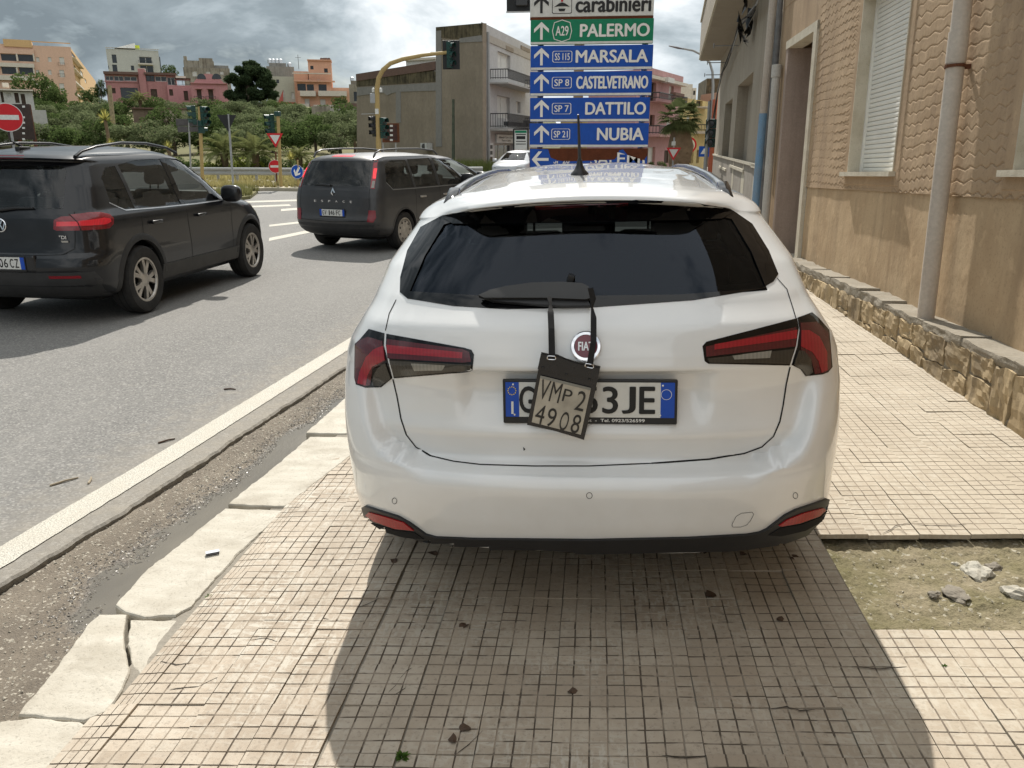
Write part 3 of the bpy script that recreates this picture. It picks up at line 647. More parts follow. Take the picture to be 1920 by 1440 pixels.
def railing(fac, root, u0, u1, z0, h, d0, d1, mat, step=.14, r=.012, sides=True):
    m = MB()
    pts = [(u0, d0), (u0, d1), (u1, d1), (u1, d0)]
    for (a, da), (b, db) in zip(pts[:-1], pts[1:]):
        L = math.hypot(b - a, db - da); k = max(1, int(L / step))
        m.tube([fac.pt(a, z0 + h, da), fac.pt(b, z0 + h, db)], r * 1.6, 6); m.tube([fac.pt(a, z0 + .06, da), fac.pt(b, z0 + .06, db)], r, 5)
        for i in range(k + 1):
            u = a + (b - a) * i / k; d = da + (db - da) * i / k; m.tube([fac.pt(u, z0, d), fac.pt(u, z0 + h, d)], r * .7, 4)
    return m.build('railing', mat, root)

# ================================================================ HOUSE ALONG THE PAVEMENT (tan render, rubble plinth)
def m_plaster(name, c0, c1, stain):
    t = NT(name); v = t.coord('World'); a = t.noise(v, 1.6, 6, .6); st = t.noise(t.coord('World', (5, 5, .5)), 1.0, 6, .65); f = t.noise(v, 55, 5, .7); mid = t.noise(v, 9, 5, .6)
    c = t.mix(t.ramp(a, [(.35, 0.0), (.65, 1.0)]), c0, c1); c = t.mix(t.math('MULTIPLY', t.ramp(st, [(.48, 0.0), (.70, 1.0)]), .55), c, stain)
    c = t.mix(t.math('MULTIPLY', t.ramp(mid, [(.58, 0.0), (.75, 1.0)]), .35), c, tuple(min(1, x * 1.45) for x in c1)); c = t.mix(t.ramp(f, [(.3, .4), (.45, 0.0)]), c, tuple(x * .5 for x in c0))
    t.pr(col=c, rough=.92, spec=.15); t.bump(t.math('ADD', f, mid), .22, .004); return t.m
PLAST = m_plaster('tan_plaster', (.375, .270, .175), (.44, .325, .215), (.27, .195, .135))
PLASTL = m_plaster('ochre_plaster', (.43, .312, .195), (.525, .398, .258), (.28, .205, .135))
STONE = m_plaster('rubble_stone', (.30, .235, .15), (.46, .355, .215), (.17, .14, .105))
CEM = grime('grey_cement', (.30, .27, .22), (.16, .13, .09), .95, 3, .7, False, .5, 'World', 45)
TRAV = m_lime('travertine', (.50, .455, .36), (.58, .535, .44), (.40, .35, .26))
SHUT = flat('shutter_pvc', (.74, .73, .68), .45, var=.05, scale=3, spec=.4)
PIPEW = grime('pale_pipe', (.52, .47, .41), (.33, .25, .19), .55, 1.3, .65, True, .08, 'World', 40)
def Wp(a, h, X): return Vector((X, a + .07 * h, h - .035 * (a - 5)))
XW = 2.5
house = wthing('rendered_house', 'tan rendered house with wavy scored plaster, rubble plinth and roller shutter beside the white car', 'house', (3.2, 5, 0))
OPS = [(7.10, 8.36, 1.43, 3.05), (3.90, 5.10, 1.43, 3.05)]
def wall_grid(name, a0, a1, h0, h1, st, fn, mat, X, cut=()):
    A = np.unique(np.round(np.concatenate([np.arange(a0, a1 + 1e-6, st), [c for o in cut for c in o[:2]]]), 4)); Hh = np.unique(np.round(np.concatenate([np.arange(h0, h1 + 1e-6, st), [c for o in cut for c in o[2:4]]]), 4))
    AA, HH = np.meshgrid(A, Hh); E = fn(AA, HH)
    V = np.stack([X - E, AA + .07 * HH, HH - .035 * (AA - 5)], -1).reshape(-1, 3); I = np.arange(AA.size).reshape(AA.shape)
    Q = np.stack([I[:-1, :-1], I[1:, :-1], I[1:, 1:], I[:-1, 1:]], -1).reshape(-1, 4)
    ca = ((AA[:-1, :-1] + AA[1:, 1:]) / 2).ravel(); ch = ((HH[:-1, :-1] + HH[1:, 1:]) / 2).ravel(); keep = np.ones(len(Q), bool)
    for o in cut: keep &= ~((ca > o[0]) & (ca < o[1]) & (ch > o[2]) & (ch < o[3]))
    return np_mesh(name, V, Q[keep], mat, house)
def vnoise(x, y, seed):
    r = np.random.default_rng(seed); G = r.uniform(-1, 1, (64, 64)); xi, yi = np.floor(x).astype(int), np.floor(y).astype(int); fx, fy = x - xi, y - yi
    fx, fy = fx * fx * (3 - 2 * fx), fy * fy * (3 - 2 * fy); g = lambda a, b: G[a % 64, b % 64]
    return (g(xi, yi) * (1 - fx) + g(xi + 1, yi) * fx) * (1 - fy) + (g(xi, yi + 1) * (1 - fx) + g(xi + 1, yi + 1) * fx) * fy
def fwave(A, Hh):
    sp_ = .088; per = .135
    w = A / per + 1.1 * vnoise(A * 1.6, Hh * 2.2, 3); tri = np.abs((w % 1) * 2 - 1) - .5
    h = Hh + .030 * tri * (.75 + .5 * vnoise(A * 2.1, Hh * 5, 9)) + .022 * vnoise(A * 2.5, Hh * 1.1, 4) + .006 * vnoise(A * 16, Hh * 16, 5)
    fr = (h / sp_) % 1
    am = np.clip(.62 + .75 * vnoise(A * 1.5, Hh * 1.7, 6) , .18, 1.15)
    lip = .0034 * am * (1 - fr) ** 1.3 - .004 * am * np.exp(-((fr - .95) / .06) ** 2)          # scaly scoring near the door
    gro = -.011 * am * np.exp(-((fr - .5) / .060) ** 2)      # thin zigzag scored lines
    k_ = np.clip((A - 8.3) / .4, 0, 1); e = lip * k_ + gro * (1 - k_)
    for o in OPS:   # smooth border round the windows
        d = np.maximum(np.maximum(o[0] - A, A - o[1]), np.maximum(o[2] - Hh, Hh - o[3])); e = np.where(d < .12, .006, e)
    return e + .0012 * vnoise(A * 9, Hh * 9, 7) + .0007 * vnoise(A * 38, Hh * 38, 8) + .003 * vnoise(A * .8, Hh * .8, 12)
def fflat(A, Hh): return -.014 + .003 * vnoise(A * 1.4, Hh * 1.2, 21) + .0010 * vnoise(A * 6, Hh * 5, 22) + .0008 * vnoise(A * 17, Hh * 12, 23) + .0005 * vnoise(A * 48, Hh * 40, 24) - .010 * np.clip(vnoise(A * 3.1, Hh * 2.2, 25) - .45, 0, 1)
wall_grid('wall', 3.0, 9.96, 1.26, 3.6, .008, fwave, PLAST, XW, OPS)
wall_grid('lower_wall', 3.0, 9.96, .30, 1.265, .0125, fflat, PLASTL, XW)
def wbox(name, mat, a0, a1, h0, h1, x0, x1, parent=house, bev=0):
    m = MB(); P = [Wp(a, h, x) for h in (h0, h1) for x in (x0, x1) for a in (a0, a1)]
    m.add(P, [(0, 1, 3, 2), (4, 6, 7, 5), (0, 4, 5, 1), (2, 3, 7, 6), (0, 2, 6, 4), (1, 5, 7, 3)]); return m.build(name, mat, parent)
wbox('wall', PLAST, 3.0, 12.0, 3.6, 7.6, 2.496, 10); wbox('wall', PLAST, -9, 3.0, -.3, 7.6, 2.498, 10); wbox('wall', PLAST, 11.52, 12.0, -.4, 3.6, 2.5, 10)
wbox('wall', PLAST, 3.0, 12.0, -.4, 3.59, 3.05, 10); wbox('wall', PLAST, 9.96, 11.52, 3.12, 3.6, 2.5, 3.04)
# window with roller shutter
for k, (a0, a1, h0, h1) in enumerate(OPS):
    w = wbox('window', TRAV, a1 - .012, a1 + .0, h0, h1, 2.488, 2.66)                        # far reveal of stone
    wbox('reveal', TRAV, a0, a0 + .012, h0, h1, 2.488, 2.66, w); wbox('sill', TRAV, a0 - .05, a1 + .09, h0 - .04, h0, 2.44, 2.66, w); wbox('lintel', TRAV, a0, a1, h1 - .012, h1, 2.488, 2.66, w)
    wbox('shutter_guide', SHUT, a0 + .012, a0 + .045, h0, h1, 2.60, 2.63, w); wbox('shutter_guide', SHUT, a1 - .045, a1 - .012, h0, h1, 2.60, 2.63, w)
    n = 38
    for i in range(n if k == 0 else n):
        z0 = h0 + (h1 - h0) * i / n; z1 = h0 + (h1 - h0) * (i + .95) / n; m = MB(); A = [a0 + .04, a1 - .04]; xs_ = [2.630, 2.622, 2.620, 2.622, 2.630]; hs = [z0, z0 + .004, (z0 + z1) / 2, z1 - .004, z1]
        P = [Wp(a, h, x) for a in A for x, h in zip(xs_, hs)]; m.add(P, [(j, j + 1, 6 + j, 5 + j) for j in range(4)]); m.build('slat', SHUT, w)
    wbox('shutter_back', flat('shutter_gap', (.22, .22, .21), .8), a0, a1, h0, h1, 2.64, 2.66, w)
# door recess
dr = wbox('door_surround', TRAV, 9.96, 10.10, .34, 3.12, 2.47, 2.62); wbox('door_surround', TRAV, 9.96, 11.52, 3.02, 3.12, 2.472, 2.66, dr); wbox('door_jamb', grime('pinkish_jamb', (.36, .285, .24), (.22, .17, .14), .9, 2, .5, True, .2, 'World', 50), 11.40, 11.52, .34, 3.02, 2.48, 3.05, dr)
wbox('threshold', TRAV, 9.98, 11.5, .28, .345, 2.45, 3.0, dr); wbox('door', flat('brown_door', (.16, .11, .08), .5), 10.10, 11.40, .345, 3.02, 2.90, 2.95, dr); wbox('door_step', TRAV, 10.0, 11.0, 0.0, .21, 2.14, 2.46, dr)
# rubble plinth: each stone its own piece
pl = wbox('plinth', CEM, 3.0, 9.9, -.2, .36, 2.338, 2.5)
def rough_block(a0, a1, h0, h1, x0, x1, seed, mat, parent, name='stone', amp=.016):
    bm = bmesh.new(); bmesh.ops.create_cube(bm, size=1); bmesh.ops.subdivide_edges(bm, edges=bm.edges[:], cuts=7, use_grid_fill=True)
    for v in bm.verts:
        p = v.co * 2; q = Vector((p.x, p.y, p.z)); r = q.length
        k = 1 - .06 * max(0, (r - 1.25)); q *= k
        a = (a0 + a1) / 2 + q.y * (a1 - a0) / 2; h = (h0 + h1) / 2 + q.z * (h1 - h0) / 2; x = (x0 + x1) / 2 + q.x * (x1 - x0) / 2
        nz = mnoise.noise((a * 7, h * 9, seed)) + .7 * mnoise.noise((a * 21, h * 23, seed + 4)) + .4 * mnoise.noise((a * 47, h * 43, seed + 9))
        P = Wp(a + .022 * mnoise.noise((h * 12, a * 9, seed)), h + .022 * mnoise.noise((a * 11, h * 8, seed + 2)), x - amp * nz); v.co = P
    me = bpy.data.meshes.new(name); bm.to_mesh(me); bm.free(); me.materials.append(mat); return link(bpy.data.objects.new(name, me), parent)
a = 3.1; sd = 0
while a < 9.85:
    L = RNG.uniform(.22, .42)
    split = RNG.random() < .8; zb = -.02; h1 = RNG.uniform(.17, .24)
    if split:
        rough_block(a + .008, a + L - .008, zb, h1 - .006, 2.32, 2.46, sd, STONE, pl); rough_block(a + .008 + RNG.uniform(-.03, .03), a + L - .008, h1 + .006, .355, 2.325, 2.46, sd + 1, STONE, pl)
    else: rough_block(a + .008, a + L - .008, zb, .35, 2.315, 2.46, sd, STONE, pl)
    sd += 2; a += L
a = 3.1
while a < 9.85:      # crumbling cement capping
    L = min(RNG.uniform(.5, .9), 9.9 - a); rough_block(a, a + L + .01, .345, .425 if a > 6.2 else .405, 2.33, 2.53, 200 + sd, CEM, pl, 'coping', .012); a += L; sd += 1
# the big downpipe in front of the wall
dp = MB(); path = [Vector((2.40, 5.86, .085)), Vector((2.40, 5.94, 1.0)), Vector((2.40, 6.04, 2.2)), Vector((2.40, 6.16, 3.7)), Vector((2.40, 6.3, 5.2))]; dp.tube(path, .058, 20)
dp = dp.build('downpipe', PIPEW, house, True)
c = MB(); c.tube([(2.40, 6.035, 2.10), (2.40, 6.05, 2.30)], .064, 20); c.build('pipe_socket', PIPEW, dp, True)
RUST = grime('rusty_steel', (.13, .05, .025), (.05, .022, .014), .85, 9, .8, False, .4, 'World', 70)
c = MB(); c.tube([(2.40, 6.03, 2.07), (2.40, 6.032, 2.09)], .067, 20); c.box(2.42, 2.50, 6.02, 6.06, 2.065, 2.095); c.build('pipe_clamp', RUST, dp)
c = MB(); c.tube([(2.405, 5.845, .02), (2.40, 5.86, .10)], [.064, .062], 20); c.build('pipe_shoe', grime('mortar', (.40, .37, .32), (.2, .17, .13), .9, 5, .6, False, .5, 'World', 50), dp, True)

# ================================================================ SECOND BUILDING, street bending right
A2 = rad(5.3); f2 = Fac((2.5, 12.0, 0), (math.sin(A2), math.cos(A2), 0))
B2 = grime('greige_render', (.38, .335, .27), (.22, .185, .145), .92, .8, .5, True, .25, 'World', 40)
B2D = grime('greige_dado', (.33, .30, .26), (.19, .165, .14), .92, 2.0, .8, True, .4, 'World', 30)
b2 = wthing('corner_building', 'greige building with long overhanging balcony and tall blind window niches past the tan house', 'building', (3.4, 20, 0))
def n2(px0, px1, py0, py1):
    u0, z1 = f2.uv(px1, py0); u1, _ = f2.uv(px0, py0); _, z0 = f2.uv((px0 + px1) / 2, py1); return (u0, u1, z0, z1)
NI = [n2(1386, 1413, 134, 318), n2(1361, 1374, 184, 318), n2(1432, 1440, 108, 312)]
NI = [(a, b, min(c, d), d) for a, b, c, d in NI]
wall_open(f2, 0, 18.2, -.5, 9.5, NI, 'wall', B2, b2, .28, 8)
for (a, b, c, d) in NI: window(f2, b2, a, b, c, d, flat('blind_panel', (.27, .235, .185), .9, var=.1), None, .28, TRAV)
m = MB(); f2.box(m, 0.05, 18.1, -.5, 1.22, .002, .03); m.build('dado', B2D, b2)
m = MB(); f2.box(m, 0.05, 18.1, 1.22, 1.27, -.01, .06); m.build('string_course', TRAV, b2)
# patches of fallen render on the dado
for i, (u, z, r) in enumerate(((2.2, .75, .28), (4.6, .8, .35), (7.5, .85, .3), (1.1, .5, .2))):
    m = MB(); P = [f2.pt(u + r * math.cos(k * .7) * RNG.uniform(.6, 1.1), z + 1.3 * r * math.sin(k * .7) * RNG.uniform(.6, 1.1), .034) for k in range(9)]; m.add(P, [tuple(range(9))]); m.build('bare_patch', TRAV, b2)
m = MB(); f2.box(m, 2.5, 18.0, 4.36, 4.56, 0, .70); bal = m.build('balcony', grime('balcony_soffit', (.33, .29, .235), (.2, .17, .13), .9, .8, .4, False, .2, 'World', 30), b2)
m = MB(); f2.box(m, 2.5, 18.05, 4.50, 5.6, .66, .74); f2.box(m, 17.95, 18.05, 4.5, 5.6, 0, .66); m.build('parapet', B2, bal); m = MB(); f2.box(m, 2.4, 18.1, 5.6, 5.68, .62, .78); f2.box(m, 2.45, 18.08, 4.40, 4.46, .70, .745); m.build('coping', TRAV, bal)
# downpipes at the joint
BLUE = grime('faded_blue_paint', (.16, .30, .46), (.28, .26, .24), .7, 2.5, .5, True, .15, 'World', 50)
m = MB(); m.tube([f2.pt(.72, 2.02, .12), f2.pt(.72, 9, .12)], .06, 14); q = m.build('downpipe', PIPEW, b2, True); m = MB(); m.tube([f2.pt(.70, -.2, .12), f2.pt(.72, 2.02, .12)], .063, 14); m.build('blue_section', BLUE, q, True)
DGREY = flat('dark_grey_pipe', (.12, .12, .12), .7, var=.3)
m = MB(); m.tube([f2.pt(.50, -.2, .06), f2.pt(.50, 9, .06)], .03, 10); m.build('downpipe', DGREY, b2, True)
m = MB(); m.tube([Wp(11.75, -.3, 2.42), Wp(11.75, 2.75, 2.42)], .055, 14); m.tube([Wp(11.75, 2.7, 2.42), Wp(11.75, 2.86, 2.42)], .065, 14); m.build('downpipe', grime('grey_pvc', (.46, .45, .42), (.28, .26, .23), .5, 2, .5, True, .05, 'World', 40), house, True)
m = MB(); m.tube([Wp(11.93, 2.8, 2.44), Wp(11.93, 7.5, 2.44)], .035, 10); m.build('downpipe', DGREY, house, True)
m = MB(); f2.box(m, .95, 1.15, 0, 9.4, .01, .05); m.build('pilaster', B2, b2)
# brackets and drooping cables under the balcony
CBL = flat('black_cable', (.012, .012, .012), .6); GAL = flat('galvanised', (.30, .31, .32), .55, .6, var=.2)
cb = wthing('cable_bundle', 'twisted bundle of overhead cables on iron brackets under the balcony', 'cables', f2.pt(5, 3, .2))
pp = [(1470, -60), (1440, 5), (1425, 25), (1400, 45), (1382, 95), (1372, 120), (1364, 140), (1356, 175), (1349, 215), (1344, 260)]
pu = [f2.uv(*q) for q in pp]
for k in range(3):
    m = MB(); m.tube([f2.pt(u + .05 * math.sin(i * 1.7 + k * 2), z + .05 * math.cos(i * 2.1 + k * 2), .16 + .03 * math.sin(i + k)) for i, (u, z) in enumerate(pu)], .016, 6, ); m.build('cable', [CBL, GAL, CBL][k], cb, True)
for (a, b) in ((1384, 85), (1364, 117), (1356, 140)):
    u, z = f2.uv(a, b); m = MB(); m.tube([f2.pt(u, z, 0), f2.pt(u, z, .55)], .014, 6); m.tube([f2.pt(u + .05 * math.cos(t), z + .05 * math.sin(t), .58) for t in np.linspace(0, 6.3, 12)], .012, 5); m.build('bracket', GAL, cb)
rag = wthing('black_sheeting', 'torn black plastic sheeting caught on the cables under the balcony', 'plastic sheet', f2.pt(*f2.uv(1418, 42), .2))
m = MB(); u0, z0 = f2.uv(1416, 42)
for k in range(14):
    u, z, d = u0 + RNG.uniform(-.30, .30), z0 + RNG.uniform(-.42, .42), .2 + RNG.uniform(-.1, .12); V = [f2.pt(u + RNG.uniform(-.22, .22), z + RNG.uniform(-.24, .24), d + RNG.uniform(-.1, .1)) for _ in range(4)]; m.add(V, [(0, 1, 2), (0, 2, 3)])
m.build('sheet', flat('black_plastic', (.012, .012, .014), .35), rag)
# ================================================================ CAR TOOLS
def car_rings(keys, nr=30, ns=44, nf=16, M=110, sm=.010, tweak=None):
    """keys: rows of (z, w, yr, yf, Lr, er, Lf, ef, cam): rounded plan outlines stacked in height"""
    K = np.array(keys, float); sc = np.array([1.6, 1.0, 1.0, .35]); seg = np.sqrt((np.diff(K[:, :4], axis=0)[:, [0, 1, 2, 3]] ** 2 * sc).sum(1)); s = np.concatenate([[0], np.cumsum(np.maximum(seg, 1e-4))])
    t = np.linspace(0, s[-1], 1400); D = np.stack([np.interp(t, s, K[:, i]) for i in range(9)], 1)
    if sm:
        sg = sm / (t[1] - t[0]); r = int(sg * 3) + 1; k = np.exp(-.5 * (np.arange(-r, r + 1) / sg) ** 2); k /= k.sum()
        P = np.pad(D, ((r, r), (0, 0)), 'edge'); P[:r] = 2 * D[0] - D[1:r + 1][::-1]; P[-r:] = 2 * D[-1] - D[-r - 1:-1][::-1]; D = np.stack([np.convolve(P[:, i], k, 'valid') for i in range(9)], 1)
    idx = np.linspace(0, len(t) - 1, M).astype(int); D = D[idx]
    th = np.linspace(0, math.pi / 2, 400); rings = []
    def quarter(w, L, e, n):
        x = w * np.sin(th) ** (2 / e); y = L * (1 - np.cos(th) ** (2 / e)); q = np.concatenate([[0], np.cumsum(np.hypot(np.diff(x), np.diff(y)))]); u = np.linspace(0, q[-1], n); return np.interp(u, q, x), np.interp(u, q, y)
    for z, w, yr, yf, Lr, er, Lf, ef, cm in D:
        w = max(w, .02); tot = max(yf - yr, .05); Lr_ = min(Lr, tot * .48); Lf_ = min(Lf, tot * .48)
        x1, y1 = quarter(w, Lr_, max(er, 2), nr); x3, y3 = quarter(w, Lf_, max(ef, 2), nf); y2 = np.linspace(yr + Lr_, yf - Lf_, ns + 2)[1:-1]
        X = np.concatenate([x1, np.full(ns, w), x3[::-1]]); Y = np.concatenate([yr + y1, y2, (yf - y3)[::-1]]); Z = z - cm * (X / max(w, .3)) ** 2
        if tweak is not None: X, Y, Z = tweak(X, Y, Z, z)
        rings.append(np.stack([X, Y, Z], 1))
    R = np.array(rings); n = R.shape[1]; L = R[:, 1:-1][:, ::-1].copy(); L[..., 0] *= -1; R = np.concatenate([R, L], 1); m = R.shape[1]
    V = R.reshape(-1, 3); F = []
    for j in range(len(R) - 1):
        for i in range(m): F.append((j * m + i, j * m + (i + 1) % m, (j + 1) * m + (i + 1) % m, (j + 1) * m + i))
    b = len(V); top = R[-1].mean(0); bot = R[0].mean(0); V = np.concatenate([V, [top], [bot]]); o = (len(R) - 1) * m
    for i in range(m): F.append((o + i, o + (i + 1) % m, b)); F.append(((i + 1) % m, i, b + 1))
    return V, F
def tmp_obj(V, F, mats):
    me = bpy.data.meshes.new('tmp'); me.from_pydata([tuple(v) for v in V], [], [tuple(f) for f in F])
    for x in mats: me.materials.append(x)
    bm = bmesh.new(); bm.from_mesh(me); bmesh.ops.recalc_face_normals(bm, faces=bm.faces[:]); bm.to_mesh(me); bm.free()
    o = bpy.data.objects.new('tmp', me); COL.objects.link(o); return o
def carve(body, cutters):
    for c in cutters:
        md = body.modifiers.new('b', 'BOOLEAN'); md.operation = 'DIFFERENCE'; md.object = c; md.solver = 'EXACT'; md.material_mode = 'TRANSFER'
    dg = bpy.context.evaluated_depsgraph_get(); dg.update(); me = bpy.data.meshes.new_from_object(body.evaluated_get(dg)); body.modifiers.clear(); body.data = me
    for c in cutters: bpy.data.objects.remove(c)
    return body
def prism_cut(poly, a0, a1, axis, mat):
    m = MB(); m.prism(poly, a0, a1, axis); return tmp_obj(m.V, m.F, [mat])
class Surf:
    """raycasts outlines onto a car body (local coordinates)"""
    def __init__(s, V, F, M): s.bvh = BVHTree.FromPolygons([Vector(v) for v in V], F); s.M = M; s.Mi = M.inverted(); s.co = s.Mi @ CAMP
    def px(s, a, b):
        d = (s.Mi.to_3x3() @ ray(a, b)).normalized(); h = s.bvh.ray_cast(s.co, d, 50)
        if h[0] is None:
            best = None
            for t in np.linspace(1.5, 16, 120):
                q = s.bvh.find_nearest(s.co + d * t)
                if q[0] is not None and (best is None or q[3] < best[3]): best = q
            h = best
        return h[0], (h[1] if h[1].dot(d) < 0 else -h[1])
    def ax(s, axis, sign):
        def f(a, b):
            if axis == 'x': o, d = Vector((3 * sign, a, b)), Vector((-sign, 0, 0))
            elif axis == 'y': o, d = Vector((a, -3 if sign < 0 else 9, b)), Vector((0, 1 if sign < 0 else -1, 0))
            else: o, d = Vector((a, b, 4)), Vector((0, 0, -1))
            h = s.bvh.ray_cast(o, d, 12)
            if h[0] is None: h = s.bvh.find_nearest(o + d * 2.2)
            return h[0], (h[1] if h[1].dot(d) < 0 else -h[1])
        return f
    def patch(s, name, poly, fn, off, mat, parent, g=8.0, thick=.004, smooth=True):
        P = []
        for i in range(len(poly)):
            a, b = Vector(poly[i][:2]), Vector(poly[(i + 1) % len(poly)][:2]); k = max(1, int((b - a).length / g))
            for j in range(k): P.append(a.lerp(b, j / k))
        n = len(P); xs = [p.x for p in P]; ys = [p.y for p in P]; Q = list(P)
        def inside(x, y):
            c = False
            for i in range(n):
                a, b = P[i], P[i - 1]
                if (a.y > y) != (b.y > y) and x < (b.x - a.x) * (y - a.y) / (b.y - a.y) + a.x: c = not c
            return c
        for x in np.arange(min(xs) + g / 2, max(xs), g):
            for y in np.arange(min(ys) + g / 2, max(ys), g):
                if inside(x, y) and min((p - Vector((x, y))).length for p in P) > g * .45: Q.append(Vector((x, y)))
        r = delaunay_2d_cdt(Q, [(i, (i + 1) % n) for i in range(n)], [], 1, 1e-5)
        V2, F2 = r[0], r[2]; H = [fn(v.x, v.y) for v in V2]
        V = [h[0] + h[1] * off for h in H]; F = [tuple(f) for f in F2 if len(f) > 2]; m = len(V)
        # boundary skirt for thickness
        from collections import Counter
        E = Counter()
        for f in F:
            for i in range(len(f)): E[tuple(sorted((f[i], f[(i + 1) % len(f)])))] += 1
        V += [h[0] + h[1] * (off - thick) for h in H]
        for (a, b), c in E.items():
            if c == 1: F.append((a, b, b + m, a + m))
        mb = MB(); mb.add(V, F); return mb.build(name, mat, parent, smooth, 40)
    def line(s, name, pts, fn, w, off, mat, parent, closed=False, step=6.0, r=None):
        P = []
        k0 = len(pts) if closed else len(pts) - 1
        for i in range(k0):
            a, b = Vector(pts[i][:2]), Vector(pts[(i + 1) % len(pts)][:2]); k = max(1, int((b - a).length / step))
            for j in range(k): P.append(a.lerp(b, j / k))
        if not closed: P.append(Vector(pts[-1][:2]))
        H = [fn(p.x, p.y) for p in P]; V, F = [], []; n = len(H)
        for i in range(n):
            a, b = H[(i - 1) % n if closed else max(i - 1, 0)][0], H[(i + 1) % n if closed else min(i + 1, n - 1)][0]; t = (b - a).normalized(); c = H[i][1].cross(t).normalized() * w / 2
            V += [H[i][0] + H[i][1] * off - c, H[i][0] + H[i][1] * off + c]
        for i in range(n - (0 if closed else 1)):
            j = (i + 1) % n; F.append((2 * i, 2 * i + 1, 2 * j + 1, 2 * j))
        return mesh_obj(name, V, F, mat, parent)
def wheel(root, loc, r, w, mt, mr, mdk, spokes=5, side=1, style='twin', rim=.66, name='wheel'):
    T = Matrix.Translation(loc) @ (Matrix.Rotation(math.pi, 4, 'Z') if side < 0 else Matrix.Identity(4))
    tw = w / 2; ri = r * rim
    t = MB(); t.lathe([(ri, -tw * .9), (ri + .01, -tw), (r * .93, -tw), (r * .985, -tw * .8), (r, -tw * .55), (r, tw * .55), (r * .985, tw * .8), (r * .93, tw), (ri + .02, tw), (ri, tw * .88)], 40, 'x', 0, T)
    # tread grooves
    for a in (-.25, .25): t.lathe([(r * 1.001, tw * a - .006), (r * 1.001, tw * a + .006)], 40, 'x', 1, T)
    ty = t.build(name, [mt, mdk], root, True, 40)
    d = MB(); d.lathe([(ri, tw * .88), (ri - .012, tw * .84), (ri - .02, tw * .5), (ri - .02, -tw * .5), (.02, -tw * .5)], 36, 'x', 1, T); d.lathe([(ri + .004, tw * .86), (ri + .004, tw * .93), (ri - .014, tw * .93), (ri - .022, tw * .78)], 36, 'x', 0, T)
    x0, x1 = tw * .55, tw * .86
    if style == 'disc':
        d.lathe([(ri - .012, x1 - .01), (ri * .8, x1 + .004), (ri * .45, x1 - .006), (.0, x1)], 36, 'x', 0, T)
        for k in range(9):
            a = 2 * math.pi * k / 9; c = Vector((x1 + .002, ri * .74 * math.cos(a), ri * .74 * math.sin(a))); d.lathe([(.0, 0), (ri * .10, .0), (ri * .10, .006)], 8, 'x', 1, T @ Matrix.Translation(c))
    else:
        for k in range(spokes):
            for da in ((-.16, .16) if style == 'twin' else (0,)):
                a0 = 2 * math.pi * k / spokes + da * .7; a1 = 2 * math.pi * k / spokes + da * 1.5; sw0, sw1 = (.020, .026) if style == 'twin' else (.04, .05); V = []
                for (rr, aa, sw, xx) in ((.05, a0, sw0, x1), (ri * .55, (a0 + a1) / 2, sw0, x1 - .004), (ri - .01, a1, sw1, x1 - .012)):
                    cy, cz = math.cos(aa), math.sin(aa)
                    for sd in (-1, 1): V += [Vector((xx, rr * cy - sd * sw * cz, rr * cz + sd * sw * cy)), Vector((xx - .035, rr * cy - sd * sw * cz, rr * cz + sd * sw * cy))]
                V = [T @ v for v in V]; F = []
                for i in (0, 1):
                    b = 4 * i; F += [(b, b + 2, b + 6, b + 4), (b, b + 4, b + 5, b + 1), (b + 2, b + 3, b + 7, b + 6)]
                d.add(V, F, 0)
        d.lathe([(.075, x0), (.07, x1), (.03, x1 + .012), (.0, x1 + .012)], 20, 'x', 0, T)
    d.build('rim', [mr, mdk], ty, True, 30)
    return ty
PBLK = flat('black_trim', (.014, .014, .015), .42, var=.15, spec=.4)
GLOSSB = flat('gloss_black', (.003, .003, .0035), .04, var=.0, spec=.42, coat=0)
RUBB = flat('tyre_rubber', (.022, .021, .020), .85, var=.35, scale=9)
RDARK = flat('dark_void', (.006, .006, .006), .9, var=0)
ALLOY = flat('alloy', (.45, .42, .38), .38, .75, var=.25, scale=12)
CHROME = flat('chrome', (.80, .80, .82), .08, 1.0, var=.02)
SEAT = flat('seat_fabric', (.03, .03, .033), .9, var=.2, scale=30)
def seats(root, rows, z, hw, mat=SEAT):
    """rows: list of (y, [x positions], head z, back)"""
    for y, xs_, zh in rows:
        for x in xs_:
            m = MB(); w = hw; T = Matrix.Translation((x, y, z)) @ Matrix.Rotation(rad(14), 4, 'X').inverted()
            m.bevbox(-w, w, -.06, .07, 0, zh - z, .05, 0, T); m.bevbox(-.12, .12, -.05, .05, zh - z + .05, zh - z + .23, .045, 0, T); m.cyl(T @ Vector((-.05, 0, zh - z - .05)), T @ Vector((-.05, 0, zh - z + .08)), .008, n=6); m.cyl(T @ Vector((.05, 0, zh - z - .05)), T @ Vector((.05, 0, zh - z + .08)), .008, n=6)
            m.bevbox(-w, w, -.02, .5, -.02, .16, .05, 0, Matrix.Translation((x, y, z))); m.build('seat', mat, root, True)
